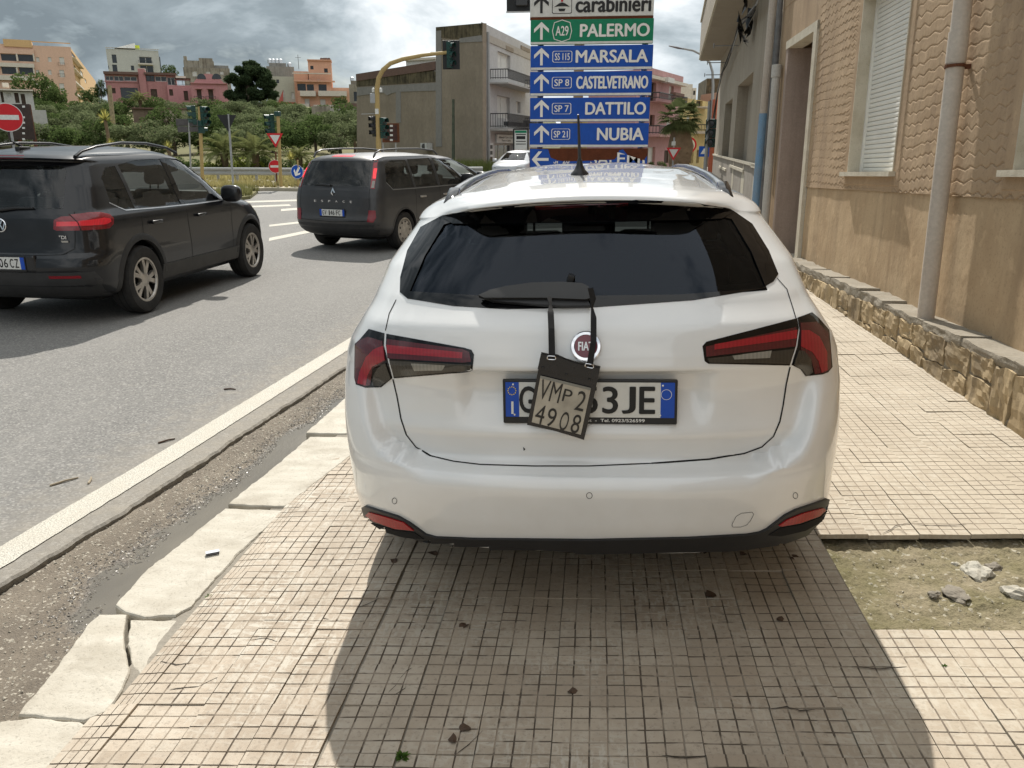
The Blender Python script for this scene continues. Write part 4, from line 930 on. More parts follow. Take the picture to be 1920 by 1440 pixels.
def build_car(root, M, keys, paint, spec, res=(30, 44, 16, 110), tweak=None, sm=.010):
    """body shell with cavity, wheel arches and window openings; returns (Surf, body)"""
    V, F = car_rings(keys, *res, sm=sm, tweak=tweak); S_ = Surf(V, F, M)
    ck = []
    for z, w, yr, yf, Lr, er, Lf, ef, cm in keys:
        ck.append([z, w - .055, yr + spec.get('cr', .13), yf - .16, Lr, er, Lf, ef, cm])
    zt = keys[-1][0]; zmin = spec.get('zc', .5)
    Kk = np.array(ck); zz_ = np.concatenate([[zmin], Kk[Kk[:, 0] > zmin][:, 0]]); C_ = np.stack([np.interp(zz_, Kk[:, 0], Kk[:, i]) for i in range(9)], 1)
    C_[:, 0] = np.where(C_[:, 0] > zt - .45, C_[:, 0] - .05 * (C_[:, 0] - (zt - .45)) / .45, C_[:, 0]); C_[:, 3] = np.minimum(C_[:, 3], spec['cav_front'])
    cv, cf = car_rings(C_, 12, 14, 8, 36, sm=.02)
    cut = [tmp_obj(cv, cf, [spec.get('lining', SEAT)])]
    for p in spec['side']: cut.append(prism_cut(p, -2, 2, 'x', PBLK))
    if spec.get('rear'): cut.append(prism_cut(spec['rear'], -1, spec.get('rear_to', 1.1), 'y', PBLK))
    if spec.get('front'): cut.append(prism_cut(spec['front'], spec['front_from'], 6, 'y', PBLK))
    r = spec['wr'] + spec.get('arch', .045)
    for y in spec['wy']:
        for sgn in (-1, 1):
            poly = [(y + r * math.cos(a), spec['wr'] + r * math.sin(a)) for a in np.linspace(0, 2 * math.pi, 40)[:-1]]
            cut.append(prism_cut(poly, sgn * spec['track_in'], sgn * 2, 'x', RDARK))
    body = tmp_obj(V, F, [paint, RDARK]); carve(body, cut); body.name = 'body'; body.data.name = 'body'; body.parent = root
    me = body.data; me.polygons.foreach_set('use_smooth', np.ones(len(me.polygons), dtype=bool)); me.set_sharp_from_angle(angle=rad(spec.get('sharp', 28)))
    return S_, body
def grow(poly, k):
    n = len(poly); cx = sum(p[0] for p in poly) / n; cy = sum(p[1] for p in poly) / n; out = []
    for x, y in poly:
        d = math.hypot(x - cx, y - cy); out.append((x + (x - cx) / d * k, y + (y - cy) / d * k))
    return out
def arch_lip(S_, body, spec, mat, w=.045, off=.012, y_list=None):
    r = spec['wr'] + spec.get('arch', .045)
    for y in (y_list or spec['wy']):
        for sgn in (-1, 1):
            fn = S_.ax('x', sgn); V, F = [], []
            for a in np.linspace(rad(-8), rad(188), 34):
                for k, (rr, of) in enumerate(((r - .004, -.03), (r - .004, off), (r + w * .7, off), (r + w, .001))):
                    h = fn(y + max(rr, r + .012) * math.cos(a), spec['wr'] + max(rr, r + .012) * math.sin(a)); q = Vector((h[0].x, y + rr * math.cos(a), spec['wr'] + rr * math.sin(a))); q.x += sgn * of; V.append(q)
            for i in range(33):
                for k in range(3): F.append((4 * i + k, 4 * i + k + 1, 4 * i + 5 + k, 4 * i + 4 + k))
            m = MB(); m.add(V, F); m.build('wheel_arch_trim', mat, body, True, 50)
# ================================================================ THE WHITE ESTATE CAR
def m_white():
    t = NT('white_car_paint'); v = t.coord('Object'); n = t.noise(v, 3, 3, .6)
    c = t.mix(t.ramp(n, [(.35, 0.0), (.7, 1.0)]), (.73, .74, .74), (.78, .785, .78)); dz = t.n('ShaderNodeSeparateXYZ'); t.l(v, dz.inputs[0])
    low = t.math('MULTIPLY', t.ramp(dz.outputs[2], [(.34, 1.0), (.75, 0.0)]), t.ramp(t.noise(v, 7, 3, .6), [(.35, 0.0), (.7, 1.0)]))
    t.pr(col=t.mix(t.math('MULTIPLY', low, .18), c, (.50, .46, .38)), rough=.24, spec=.5, coat=1.0, coatr=.02); return t.m
WPAINT = m_white()
WCAR = thing('estate_car', 'white estate car parked on the pavement, rear view, trade plate pouch hanging at its tailgate', 'car', (0.0, 2.24, 0), rot=(0, -math.atan(SLOPE), rad(-.2)))
MW = Matrix.Translation((0.0, 2.24, 0)) @ Matrix.Rotation(rad(-.2), 4, 'Z') @ Matrix.Rotation(-math.atan(SLOPE), 4, 'Y')
def col(z, tab): return np.interp(z, [a for a, b in tab], [b for a, b in tab])
zk = [.316, .322, .33, .34, .36, .42, .50, .555, .575, .588, .592, .598, .604, .62, .66, .695, .705, .745, .80, .84, .88, .89, .898, .908, .917, .95, .985, 1.025, 1.035, 1.06, 1.087, 1.10, 1.2, 1.3, 1.36, 1.378, 1.386, 1.394, 1.405, 1.42, 1.44, 1.455, 1.47, 1.482, 1.494, 1.503, 1.508]
tW = [(.2, .83), (.3, .848), (.42, .862), (.56, .866), (.65, .872), (.80, .872), (.90, .858), (.95, .836), (1.0, .802), (1.05, .768), (1.09, .75), (1.2, .722), (1.36, .648), (1.40, .632), (1.43, .608), (1.455, .572), (1.482, .49), (1.494, .41), (1.503, .27), (1.508, .15)]
tR = [(.2, .20), (.27, .10), (.30, .06), (.32, .045), (.34, .036), (.36, .030), (.42, .012), (.5, -.002), (.555, -.008), (.575, 0), (.588, .010), (.592, .022), (.598, .062), (.604, .092), (.62, .106), (.66, .096), (.695, .083), (.705, .082), (.745, .096), (.80, .106), (.84, .108), (.88, .100), (.908, .093), (.917, .092), (.95, .100), (.985, .114), (1.025, .132), (1.035, .140), (1.06, .172), (1.087, .204), (1.1, .214), (1.36, .50), (1.378, .51), (1.386, .44), (1.394, .425), (1.405, .42), (1.42, .445), (1.44, .52), (1.455, .61), (1.47, .78), (1.482, .96), (1.494, 1.18), (1.503, 1.42), (1.508, 1.6)]
tF = [(.2, 4.38), (.3, 4.5), (.5, 4.56), (.7, 4.54), (.80, 4.38), (.86, 4.1), (.92, 3.75), (.97, 3.42), (1.0, 3.35), (1.087, 3.2), (1.36, 2.6), (1.42, 2.45), (1.455, 2.3), (1.482, 2.12), (1.494, 2.0), (1.503, 1.88), (1.508, 1.75)]
tL = [(.2, .5), (.5, .62), (.8, .60), (1.0, .50), (1.09, .46), (1.36, .40), (1.455, .5), (1.482, .6), (1.508, .3)]
tE = [(.2, 2.8), (.5, 3.1), (.9, 3.1), (1.09, 3.3), (1.36, 3.2), (1.42, 3.0), (1.508, 2.2)]
tC = [(.2, 0), (1.09, 0), (1.2, .016), (1.36, .060), (1.40, .064), (1.455, .056), (1.482, .035), (1.508, .0)]
WK = [(z if z < 1.4 else 1.4 + (z - 1.4) * .81, col(z, tW), col(z, tR), col(z, tF), col(z, tL), col(z, tE), .7, 2.6, col(z, tC)) for z in zk]
def sst(a, b, x):
    t = np.clip((x - a) / (b - a), 0, 1); return t * t * (3 - 2 * t)
def wtweak(X, Y, Z, z):
    ax = np.abs(X); rear = 1 - sst(.5, .9, Y)
    ub = np.interp(z, [.59, .60, .63, .66, .70, .76, .84], [.50, .52, .615, .645, .668, .684, .70])       # half width of the tailgate opening
    outU = sst(ub - .015, ub + .055, ax); fade = (1 - sst(.62, .88, z)) * sst(.588, .604, z)
    sm_ = np.interp(z, [.555, .60, .70, .80, .88, .93], [-.008, -.003, .014, .046, .084, .096]); dlt = np.interp(z, [a for a, b in tR], [b for a, b in tR]) - sm_
    if .556 < z < .925: Y = Y - dlt * outU * rear
    # number plate recess under the grip ledge, between the lamps
    rec = (1 - sst(.34, .41, ax)) * sst(.70, .84, z) * (1 - sst(.894, .908, z)); Y = Y + .030 * rec * rear
    # the roof spoiler lip dies away towards the pillars
    if 1.36 < z < 1.45: Y = Y + np.maximum(0, np.interp(z, [1.36, 1.40, 1.43, 1.45], [.50, .535, .575, .60]) - np.interp(z, [1.4 + (a - 1.4) * .81 if a > 1.4 else a for a, b in tR], [b for a, b in tR])) * sst(.34, .56, ax) * rear
    # soft shoulder crease running through the lamps
    return X, Y, Z
wspec = dict(side=[[(.62, 1.03), (1.2, 1.01), (1.2, 1.34), (.95, 1.32)], [(1.27, 1.005), (2.05, .985), (2.05, 1.38), (1.27, 1.355)], [(2.13, .98), (3.0, .965), (2.62, 1.22), (2.3, 1.38), (2.13, 1.385)]],
             rear=[(-.58, 1.115), (.58, 1.115), (.545, 1.22), (.50, 1.315), (.42, 1.335), (-.42, 1.335), (-.50, 1.315), (-.545, 1.22)], rear_to=1.2, front=[(-.6, 1.03), (.6, 1.03), (.5, 1.36), (-.5, 1.36)], front_from=2.3, cav_front=3.0, wr=.315, wy=(.97, 3.6), track_in=.60, zc=.62, cr=.12, sharp=62)
SW_, wbody = build_car(WCAR, MW, WK, WPAINT, wspec, (84, 40, 16, 150), wtweak, .003)
PX = SW_.px
TINT = glass_mat('tinted_glass', (.16, .18, .18), refl=(.50, .56, .66)); RGL = lambda q: q
for sgn in (-1, 1):
    for p in wspec['side']: SW_.patch('side_window', grow(p, .02), SW_.ax('x', sgn), -.004, TINT, WCAR, .08, .003)
SW_.patch('windscreen', grow(wspec['front'], .02), SW_.ax('y', 1), -.004, glass_mat('clear_glass', (.75, .8, .78)), WCAR, .12, .003)
# black rear screen surround, outlined on the body, with the glass inside it
RS = [(750, 548), (751, 520), (764, 470), (789, 426), (830, 404), (900, 391), (1003, 381), (1105, 377), (1200, 375), (1300, 380), (1368, 391), (1410, 420), (1441, 470), (1459, 514), (1450, 528), (1428, 541), (1300, 563), (1105, 577), (950, 580), (850, 574), (790, 564), (764, 560)]
RSI = [(-.60, 1.10), (.60, 1.10), (.57, 1.22), (.525, 1.325), (.44, 1.35), (-.44, 1.35), (-.525, 1.325), (-.57, 1.22)]
glass_o = SW_.patch('rear_screen', RSI, SW_.ax('y', -1), -.002, TINT, WCAR, .05, .004)
# surround = outline ring between RS and the glass opening: four strips
def pxl(x, z):
    h = SW_.ax('y', -1)(x, z)[0]; q = project(MW @ h); return (q[0], q[1])
INN = [pxl(x, z) for x, z in [(-.575, 1.12), (-.3, 1.115), (0, 1.115), (.3, 1.115), (.575, 1.12), (.545, 1.22), (.495, 1.315), (.42, 1.335), (0, 1.335), (-.42, 1.335), (-.495, 1.315), (-.545, 1.22)]]
def strip(outer, inner, nm='screen_surround'):
    return SW_.patch(nm, outer + inner[::-1], PX, .002, GLOSSB, WCAR, 9, .003)
strip(RS[16:22] + [RS[0]], [INN[k] for k in (4, 3, 2, 1, 0)][::1])
strip(RS[0:5] , [INN[k] for k in (0, 11, 10, 9)]); strip(RS[4:11], [INN[k] for k in (9, 8, 7)]); strip(RS[10:17], [INN[k] for k in (7, 6, 5, 4)])
tz = lambda x: 1.374 - .064 * (x / .63) ** 2
SW_.patch('screen_surround', [(-.46, 1.318), (-.2, 1.322), (.2, 1.322), (.46, 1.318), (.50, tz(.50)), (.35, tz(.35)), (.2, tz(.2)), (0, tz(0)), (-.2, tz(.2)), (-.35, tz(.35)), (-.50, tz(.50))], SW_.ax('y', -1), .004, GLOSSB, WCAR, .03, .004)
SW_.patch('brake_light', [(1003, 386), (1090, 382), (1178, 380), (1178, 388), (1090, 391), (1003, 396)], PX, .005, lens_mat('dark_red_lens', (.09, .004, .008)), WCAR, 10, .004)
# seams
SEAM = flat('panel_gap', (.01, .01, .01), .9, var=0)
SW_.line('panel_gap', [(743, 562), (730, 588), (723, 620)], PX, .004, .0012, SEAM, WCAR)
SW_.line('panel_gap', [(737, 711), (745, 745), (752, 785), (762, 815), (780, 838), (808, 855), (850, 865), (900, 871), (1000, 874), (1105, 874), (1220, 869), (1330, 861), (1395, 850), (1428, 838), (1450, 818), (1462, 790), (1468, 760), (1474, 720), (1481, 688)], PX, .0055, .0012, SEAM, WCAR)
SW_.line('panel_gap', [(1457, 522), (1475, 542), (1487, 580), (1492, 597)], PX, .004, .0012, SEAM, WCAR)
SW_.line('panel_gap', [(870, 368), (930, 352), (1000, 343), (1105, 337), (1210, 336), (1290, 341), (1340, 350)], PX, .0035, .0012, flat('spoiler_gap', (.22, .22, .22), .8, var=0), WCAR)
# lamps: left and right, each quarter lamp and tailgate lamp with its lenses
LRED, LDRED, LCLR, LSMK = lens_mat('red_lens', (.32, .006, .016)), lens_mat('deep_red_lens', (.085, .004, .009)), lens_mat('reversing_lens', (.26, .25, .22)), lens_mat('smoked_lens', (.035, .032, .026))
def lamp(name, outer, pieces):
    o = SW_.patch(name, outer, PX, .002, GLOSSB, WCAR, 8, .006)
    for nm, poly, m, off in pieces: SW_.patch(nm, poly, PX, off, m, o, 7, .003)
lamp('tail_lamp', [(692, 617), (721, 625), (720, 648), (736, 709), (715, 726), (685, 727), (668, 721), (665, 708), (666, 645), (675, 637)],
     [('deep_red_lens', [(691, 632), (718, 640), (719, 650), (724, 676), (700, 690), (694, 722), (684, 725), (669, 719), (667, 706), (668, 647), (676, 638)], LDRED, .004),
      ('red_lens', [(720, 649), (703, 655), (688, 670), (676, 698), (672, 719), (686, 723), (690, 704), (700, 686), (723, 675)], LRED, .0055),
      ('clear_lens', [(724, 680), (711, 688), (701, 704), (698, 723), (714, 724), (734, 709)], LSMK, .0055)])
lamp('tail_lamp', [(725, 626), (870, 652), (884, 656), (889, 665), (886, 694), (880, 697), (739, 709), (724, 648)],
     [('deep_red_lens', [(727, 636), (868, 655), (880, 660), (884, 678), (868, 680), (728, 672), (725, 648)], LDRED, .004), ('red_lens', [(726, 647), (868, 661), (867, 672), (728, 662)], LRED, .0055),
      ('clear_lens', [(731, 676), (884, 684), (882, 693), (740, 706)], LSMK, .0045), ('reversing_lens', [(772, 681), (836, 685), (830, 693), (778, 694)], LCLR, .006)])
lamp('tail_lamp', [(1495, 596), (1522, 586), (1535, 597), (1554, 619), (1557, 652), (1560, 688), (1552, 698), (1542, 702), (1510, 705), (1500, 692), (1484, 684), (1495, 648), (1499, 618)],
     [('deep_red_lens', [(1500, 606), (1530, 604), (1551, 624), (1555, 655), (1556, 690), (1545, 699), (1527, 701), (1519, 672), (1500, 656), (1500, 620)], LDRED, .004),
      ('red_lens', [(1501, 620), (1515, 620), (1534, 632), (1548, 660), (1549, 694), (1539, 699), (1533, 678), (1521, 660), (1500, 650)], LRED, .0055),
      ('clear_lens', [(1496, 657), (1506, 658), (1518, 671), (1523, 698), (1511, 703), (1501, 691), (1487, 683)], LSMK, .0055)])
lamp('tail_lamp', [(1317, 649), (1324, 641), (1494, 597), (1497, 615), (1492, 648), (1480, 685), (1328, 682), (1321, 677)],
     [('deep_red_lens', [(1323, 650), (1492, 614), (1491, 650), (1324, 669)], LDRED, .004), ('red_lens', [(1339, 646), (1493, 619), (1492, 635), (1339, 656)], LRED, .0055),
      ('clear_lens', [(1326, 672), (1487, 655), (1480, 682), (1330, 680)], LSMK, .0045), ('reversing_lens', [(1372, 667), (1445, 658), (1442, 671), (1376, 674)], LCLR, .006)])
# black lower bumper with reflectors
bb = SW_.patch('lower_bumper', [(682, 950), (687, 947), (750, 967), (771, 979), (800, 1000), (818, 1005), (890, 1008), (1105, 1010), (1290, 1006), (1400, 1000), (1423, 996), (1436, 990), (1470, 964), (1490, 954), (1549, 934), (1555, 937), (1557, 950), (1547, 975), (1512, 1000), (1462, 1018), (1375, 1029), (1105, 1035), (890, 1030), (790, 1022), (735, 1005), (703, 986), (687, 968)], PX, .010, PBLK, WCAR, 6, .02)
LRFL = lens_mat('reflector', (.34, .006, .010), .5, coat=0.0)
SW_.patch('reflector', [(691, 963), (697, 957), (727, 965), (760, 975), (779, 990), (745, 987), (707, 974)], PX, .014, LRFL, bb, 6, .006)
SW_.patch('reflector', [(1456, 981), (1470, 971), (1500, 959), (1537, 949), (1542, 953), (1530, 964), (1495, 976), (1461, 982)], PX, .014, LRFL, bb, 6, .006)
SW_.patch('bumper_recess', [(700, 977), (745, 990), (780, 994), (797, 1006), (760, 1003), (722, 992)], PX, .0125, RDARK, bb, 6, .004)
SW_.patch('bumper_recess', [(1437, 999), (1460, 985), (1497, 979), (1531, 967), (1545, 956), (1540, 972), (1505, 991), (1460, 1001)], PX, .0125, RDARK, bb, 6, .004)
for c in ((740, 939), (1105, 929), (1491, 929)):
    SW_.line('parking_sensor', [(c[0] + (5.4 if c[0] == 1105 else 4.4) * math.cos(a), c[1] + 5.6 * math.sin(a)) for a in np.linspace(0, 6.283, 17)[:-1]], PX, .0018, .0012, SEAM, WCAR, True, 3)
SW_.line('towing_eye_cover', [(1372, 984), (1380, 968), (1390, 962), (1410, 960), (1413, 964), (1407, 976), (1400, 984), (1388, 988), (1374, 988)], PX, .0014, .0012, SEAM, WCAR, True, 3)
SW_.patch('paint_chip', [(981, 838), (985, 842), (982, 845)], PX, .0012, SEAM, WCAR, 5, .001)
# number plate
def plate(root, T, txt_l, txt_r, w=.52, h=.11, frame=True, eu=True, txt=None):
    """T: plate centre, X right, Y up, Z outwards"""
    fr = MB(); fr.bevbox(-w / 2 - .009, w / 2 + .009, -h / 2 - .022, h / 2 + .009, -.010, .004, .004, 0, T); pl_ = fr.build('number_plate', PBLK, root)
    m = MB(); m.box(-w / 2, w / 2, -h / 2, h / 2, -.002, .0055, 0, T); m.build('plate_face', PLW, pl_)
    for s0, s1 in ((-w / 2, -w / 2 + .042), (w / 2 - .042, w / 2)):
        m = MB(); m.box(s0, s1, -h / 2, h / 2, .0005, .0062, 0, T); m.build('blue_band', PLB, pl_)
    return pl_
PCH = flat('plate_char', (.03, .028, .025), .6, var=.2); PLW = flat('plate_white', (.62, .62, .59), .35, var=.06, scale=20); PLB = flat('plate_blue', (.005, .065, .42), .35, var=.05); PLK = flat('plate_black', (.008, .008, .008), .5, var=0)
YEL = flat('plate_yellow', (.75, .55, .05), .5, var=0); WHT = flat('lettering_white', (.72, .72, .70), .5, var=.03)
hc = SW_.px(1105, 743)[0]; tilt = rad(-6)
TP = Matrix.Translation(hc + Vector((0, -.034, 0))) @ Matrix.Rotation(math.pi / 2 + tilt, 4, 'X')
pl_ = plate(WCAR, TP, '', '')
Lx = lambda px: (px - 1104.5) / 598.0
for ch, c in (('G', 989), ('K', 1023), ('5', 1065), ('5', 1106), ('3', 1143), ('J', 1177), ('E', 1210.5)):
    put_text('character', ch, PLK, pl_, TP @ Matrix.Translation((Lx(c), 0, .0068)), .083, .045 if ch != 'J' else .040, bold=.016)
for k in range(12):
    a = k * math.pi / 6; m = MB(); m.box(-.0016, .0016, -.0016, .0016, 0, .0004, 0, TP @ Matrix.Translation((Lx(961) + .0125 * math.cos(a), .028 + .0125 * math.sin(a), .0064))); m.build('star', YEL, pl_)
m = MB(); m.box(-.0035, .0035, -.02, .02, 0, .0005, 0, TP @ Matrix.Translation((Lx(961.5), -.026, .0064))); m.build('country_letter', WHT, pl_)
m = MB(); m.add([TP @ Vector((Lx(1245) + rr * math.cos(a), .018 + rr * math.sin(a), .0068)) for a in np.linspace(0, 6.2832, 25)[:-1] for rr in (.0150, .0164)], [(2 * i, 2 * i + 1, (2 * i + 3) % 48, (2 * i + 2) % 48) for i in range(24)]); m.build('year_ring', WHT, pl_)
put_text('dealer_lettering', 'et  -  Tel. 0923/526599', WHT, pl_, TP @ Matrix.Translation((Lx(1100), -.0645, .0052)), .0095, .178, bold=.03, align='LEFT')
for (a, b) in ((961, .048), (963, -.048), (1236, .046), (1232, -.047)):
    m = MB(); m.lathe([(0, .0072), (.003, .0070), (.0034, .006)], 10, 'z', 0, TP @ Matrix.Translation((Lx(a) + .004, b, 0))); m.build('screw', CHROME, pl_, True)
# round badge
hb, nb = SW_.px(1098.5, 650); TB = Matrix.Translation(hb) @ nb.to_track_quat('Z', 'Y').to_matrix().to_4x4()
zb = TB.to_3x3() @ Vector((0, 0, 1)); xb = Vector((1, 0, 0)); yb = zb.cross(xb).normalized(); xb = yb.cross(zb)
TB = Matrix.Translation(hb) @ Matrix((xb, yb, zb)).transposed().to_4x4()
m = MB(); m.lathe([(.047, -.004), (.0475, .006), (.044, .011), (.036, .0115), (.034, .008)], 36, 'z', 0, TB); bd = m.build('badge', CHROME, WCAR, True)
m = MB(); P = []
for k in range(36):
    a = 2 * math.pi * k / 36; c, s_ = math.cos(a), math.sin(a); P.append(TB @ Vector((.0335 * math.copysign(abs(c) ** .55, c), .0385 * math.copysign(abs(s_) ** .55, s_), .0105)))
m.add(P, [tuple(range(36))]); m.build('badge_field', flat('badge_crimson', (.16, .012, .03), .25, var=.1, coat=.6), bd)
put_text('badge_lettering', 'FIAT', flat('badge_silver', (.75, .75, .75), .3, .4, var=0), bd, TB @ Matrix.Translation((0, 0, .0112)), .026, .045, bold=.02)
# wiper
wi = SW_.patch('wiper', [(900, 564.0), (922, 554.0), (951, 547.0), (998, 540.5), (1050, 539.0), (1092, 541.5), (1104, 548.0), (1108, 567.0), (1098, 570.0), (1021, 567.0), (911, 567.0)], PX, .030, flat('wiper_black', (.02, .02, .02), .35, var=.2), WCAR, 7, .014)
SW_.patch('wiper_blade', [(903, 562.0), (1021, 562.0), (1100, 565.0), (1107, 579.0), (1055, 580.0), (984, 575.0), (925, 569.0)], PX, .020, PBLK, wi, 9, .014)
h1 = SW_.px(1070, 522)[0]; m = MB(); m.bevbox(-.011, .011, -.03, .012, -.014, .014, .003, 0, Matrix.Translation(h1) @ Matrix.Rotation(rad(20), 4, 'Y')); m.build('washer_jet', PBLK, wi)
# roof: rails and aerial
def rail(sx):
    P = [(.500, .74, 1.385), (.503, .82, 1.405), (.500, .98, 1.422), (.497, 1.2, 1.437), (.49, 1.6, 1.449), (.49, 2.0, 1.45), (.48, 2.4, 1.442), (.475, 2.62, 1.42)]
    m = MB(); m.tube([Vector((sx * a, b, c)) for a, b, c in P], [.020, .024, .020, .018, .018, .018, .020, .022], 12, 0, True, (1.15, .75)); r = m.build('roof_rail', flat('satin_rail', (.20, .21, .22), .18, .8, var=.1), WCAR, True)
    m = MB(); m.bevbox(-.022, .022, -.09, .07, -.03, .03, .01, 0, Matrix.Translation((sx * .500, .77, 1.383)) @ Matrix.Rotation(rad(18), 4, 'X')); m.build('rail_foot', GLOSSB, r, True)
rail(-1); rail(1)
ha = SW_.px(1087, 327)[0]; m = MB(); m.lathe([(.036, -.004), (.034, .004), (.022, .016), (.013, .034), (.009, .055), (.0, .056)], 20, 'z', 0, Matrix.Translation(ha) @ Matrix.Scale(1.3, 4, (0, 1, 0))); an = m.build('aerial', PBLK, WCAR, True)
m = MB(); m.tube([ha + Vector((0, 0, .04)), ha + Vector((-.002, -.012, .13)), ha + Vector((-.004, -.03, .215))], [.0065, .0055, .004], 8); m.lathe([(.0, .0), (.005, .002), (.0, .005)], 8, 'z', 0, Matrix.Translation(ha + Vector((-.004, -.03, .214)))); m.build('aerial_rod', PBLK, an, True)
# underside, wheels, mirrors, interior
m = MB(); m.bevbox(-.72, .72, .5, 4.3, .15, .34, .04); m.build('underside', RDARK, WCAR)
for y in wspec['wy']:
    for sgn in (-1, 1): wheel(WCAR, Vector((sgn * .765, y, .315)), .315, .205, RUBB, ALLOY, RDARK, 5, sgn, 'twin')
for sgn in (-1, 1):
    m = MB(); m.bevbox(-.10, .10, -.06, .07, -.065, .075, .04, 0, Matrix.Translation((sgn * .93, 2.92, 1.0))); m.bevbox(-.10, .10, -.025, .025, -.02, .02, .01, 0, Matrix.Translation((sgn * .82, 2.94, .955))); m.build('door_mirror', WPAINT, WCAR, True)
seats(WCAR, [(1.25, (-.4, 0, .4), 1.12), (2.15, (-.37, .37), 1.13)], .52, .23)
m = MB(); m.bevbox(-.6, .6, .62, 1.2, .93, .95, .008); m.build('parcel_shelf', SEAT, WCAR)

# ---- pouch with the trade plate, hanging by its straps from the wiper
PYP = 2.24 + .048
def pch(px, py, dy=0.0): return at(px, py, PYP + dy)
pouch = wthing('document_pouch', 'black vinyl pouch with trade plate, strapped to the rear wiper of the white car', 'pouch', pch(1058, 742))
VIN = flat('black_vinyl', (.012, .013, .016), .22, var=.25, scale=14, spec=.5); 
def sheet(pts, d0, d1, name, mat, parent, wav=.0):
    """flat sheet from pixel outline with real thickness, slightly wavy"""
    n = len(pts); V = []
    for dd in (d0, d1): V += [pch(a, b, dd + wav * math.sin((a + 2 * b) * .05)) for a, b in pts]
    m = MB(); m.add(V, [tuple(range(n)), tuple(range(2 * n - 1, n - 1, -1))] + [(i, i + n, (i + 1) % n + n, (i + 1) % n) for i in range(n)]); return m.build(name, mat, parent)
pb = sheet([(1015, 660), (1028, 663), (1044, 664), (1062, 672), (1078, 677), (1098, 681), (1126, 686.5), (1122, 704), (1120, 715), (1108, 770), (1095, 825), (1080, 820), (1040, 808), (988, 796.5), (996, 760), (1004, 720), (1008, 700)], 0, .010, 'pouch_body', VIN, pouch)
sheet([(1014, 664), (1044, 668), (1078, 681), (1125, 691), (1121, 712), (1070, 702), (1008, 692)], -.004, -.001, 'flap', VIN, pb)
for c in ((1018, 689), (1062, 702), (1105, 712)): 
    q = pch(*c, -.005); m = MB(); m.lathe([(.004, 0), (.003, -.002), (0, -.0025)], 10, 'y', 0, Matrix.Translation(q)); m.build('press_stud', VIN, pb, True)
TPL = flat('old_plate_face', (.40, .37, .31), .5, var=.22, scale=16)
ins = sheet([(1013.5, 705), (1108, 728.5), (1089, 815), (997, 791.5)], -.0045, -.001, 'trade_plate', TPL, pouch)
sheet([(1013.5, 704), (1108, 727.5), (1107, 732), (1012.5, 709)], -.006, -.003, 'window_edge', flat('grey_vinyl_edge', (.22, .22, .20), .4), pb)
o_ = pch(1053, 760, -.0055); e1 = (pch(1108, 728.5) - pch(1013.5, 705)).normalized(); e2 = (pch(1013.5, 705) - pch(997, 791.5)).normalized(); e3 = e1.cross(e2).normalized(); e2 = e3.cross(e1)
def TPX(px, py, rot=0): return Matrix.Translation(pch(px, py, -.0056)) @ Matrix((e1, e2, e3)).transposed().to_4x4()
for ch, px, py, h, w in (('V', 1021, 731, .063, .029), ('M', 1042, 736, .063, .031), ('P', 1064, 742, .040, .027), ('2', 1089, 752, .063, .028), ('4', 1013, 777, .062, .028), ('9', 1034, 783, .062, .027), ('O', 1058, 790, .062, .026), ('8', 1080, 795, .062, .026)):
    put_text('character', ch, PCH, ins, TPX(px, py), h, w, bold=-.006)
for (a, b) in ((1016, 711), (1103, 733)):
    m = MB(); m.lathe([(.0028, 0), (.002, -.001), (0, -.001)], 8, 'y', 0, Matrix.Translation(pch(a, b, -.005))); m.build('rivet', ALLOY, ins, True)
WEB = flat('black_webbing', (.010, .010, .011), .8, var=.25, scale=60)
def strap(pts, name='strap'):
    """pts: (px, py, dY, half width px, twist)"""
    V, F = [], []; P = []
    for a, b in zip(pts[:-1], pts[1:]):
        for t in np.linspace(0, 1, 7)[:-1]: P.append(tuple(x + (y - x) * t for x, y in zip(a, b)))
    P.append(pts[-1])
    for px, py, dy, w, tw in P:
        c = at(px, py, PYP + dy); v = Vector((math.cos(tw), math.sin(tw), 0)) * (w / 590.0)
        n = Vector((-math.sin(tw), math.cos(tw), 0)) * .0011; V += [c - v - n, c + v - n, c + v + n, c - v + n]
    for i in range(len(P) - 1):
        for k in range(4): F.append((4 * i + k, 4 * i + (k + 1) % 4, 4 * i + 4 + (k + 1) % 4, 4 * i + 4 + k))
    m = MB(); m.add(V, F); return m.build(name, WEB, pouch, True)
strap([(1030, 556, .125, 4.5, 0), (1032, 572, .10, 2.6, 1.0), (1032.5, 585, .075, 5.5, .2), (1034, 620, .028, 5.6, .05), (1035, 671, -.006, 5.8, 0)])
strap([(1107, 540, .10, 5, .2), (1112, 560, .10, 5.5, .3), (1110, 577, .085, 3.0, 1.1), (1113, 596, .05, 5.2, .2), (1113, 640, .010, 5.2, 0), (1106, 683, -.007, 5.6, 0)])
for (a, b, an_) in ((1034, 671, .04), (1105, 686, .2)):
    q = pch(a, b, -.008); T = Matrix.Translation(q) @ Matrix.Rotation(an_, 4, 'Y'); m = MB(); m.tube([T @ Vector((.0125 * math.copysign(abs(math.cos(t)) ** .5, math.cos(t)), 0, .0055 * math.copysign(abs(math.sin(t)) ** .5, math.sin(t)))) for t in np.linspace(0, 6.283, 25)], .0014, 6, 0, False); m.build('buckle', CHROME, pouch, True)
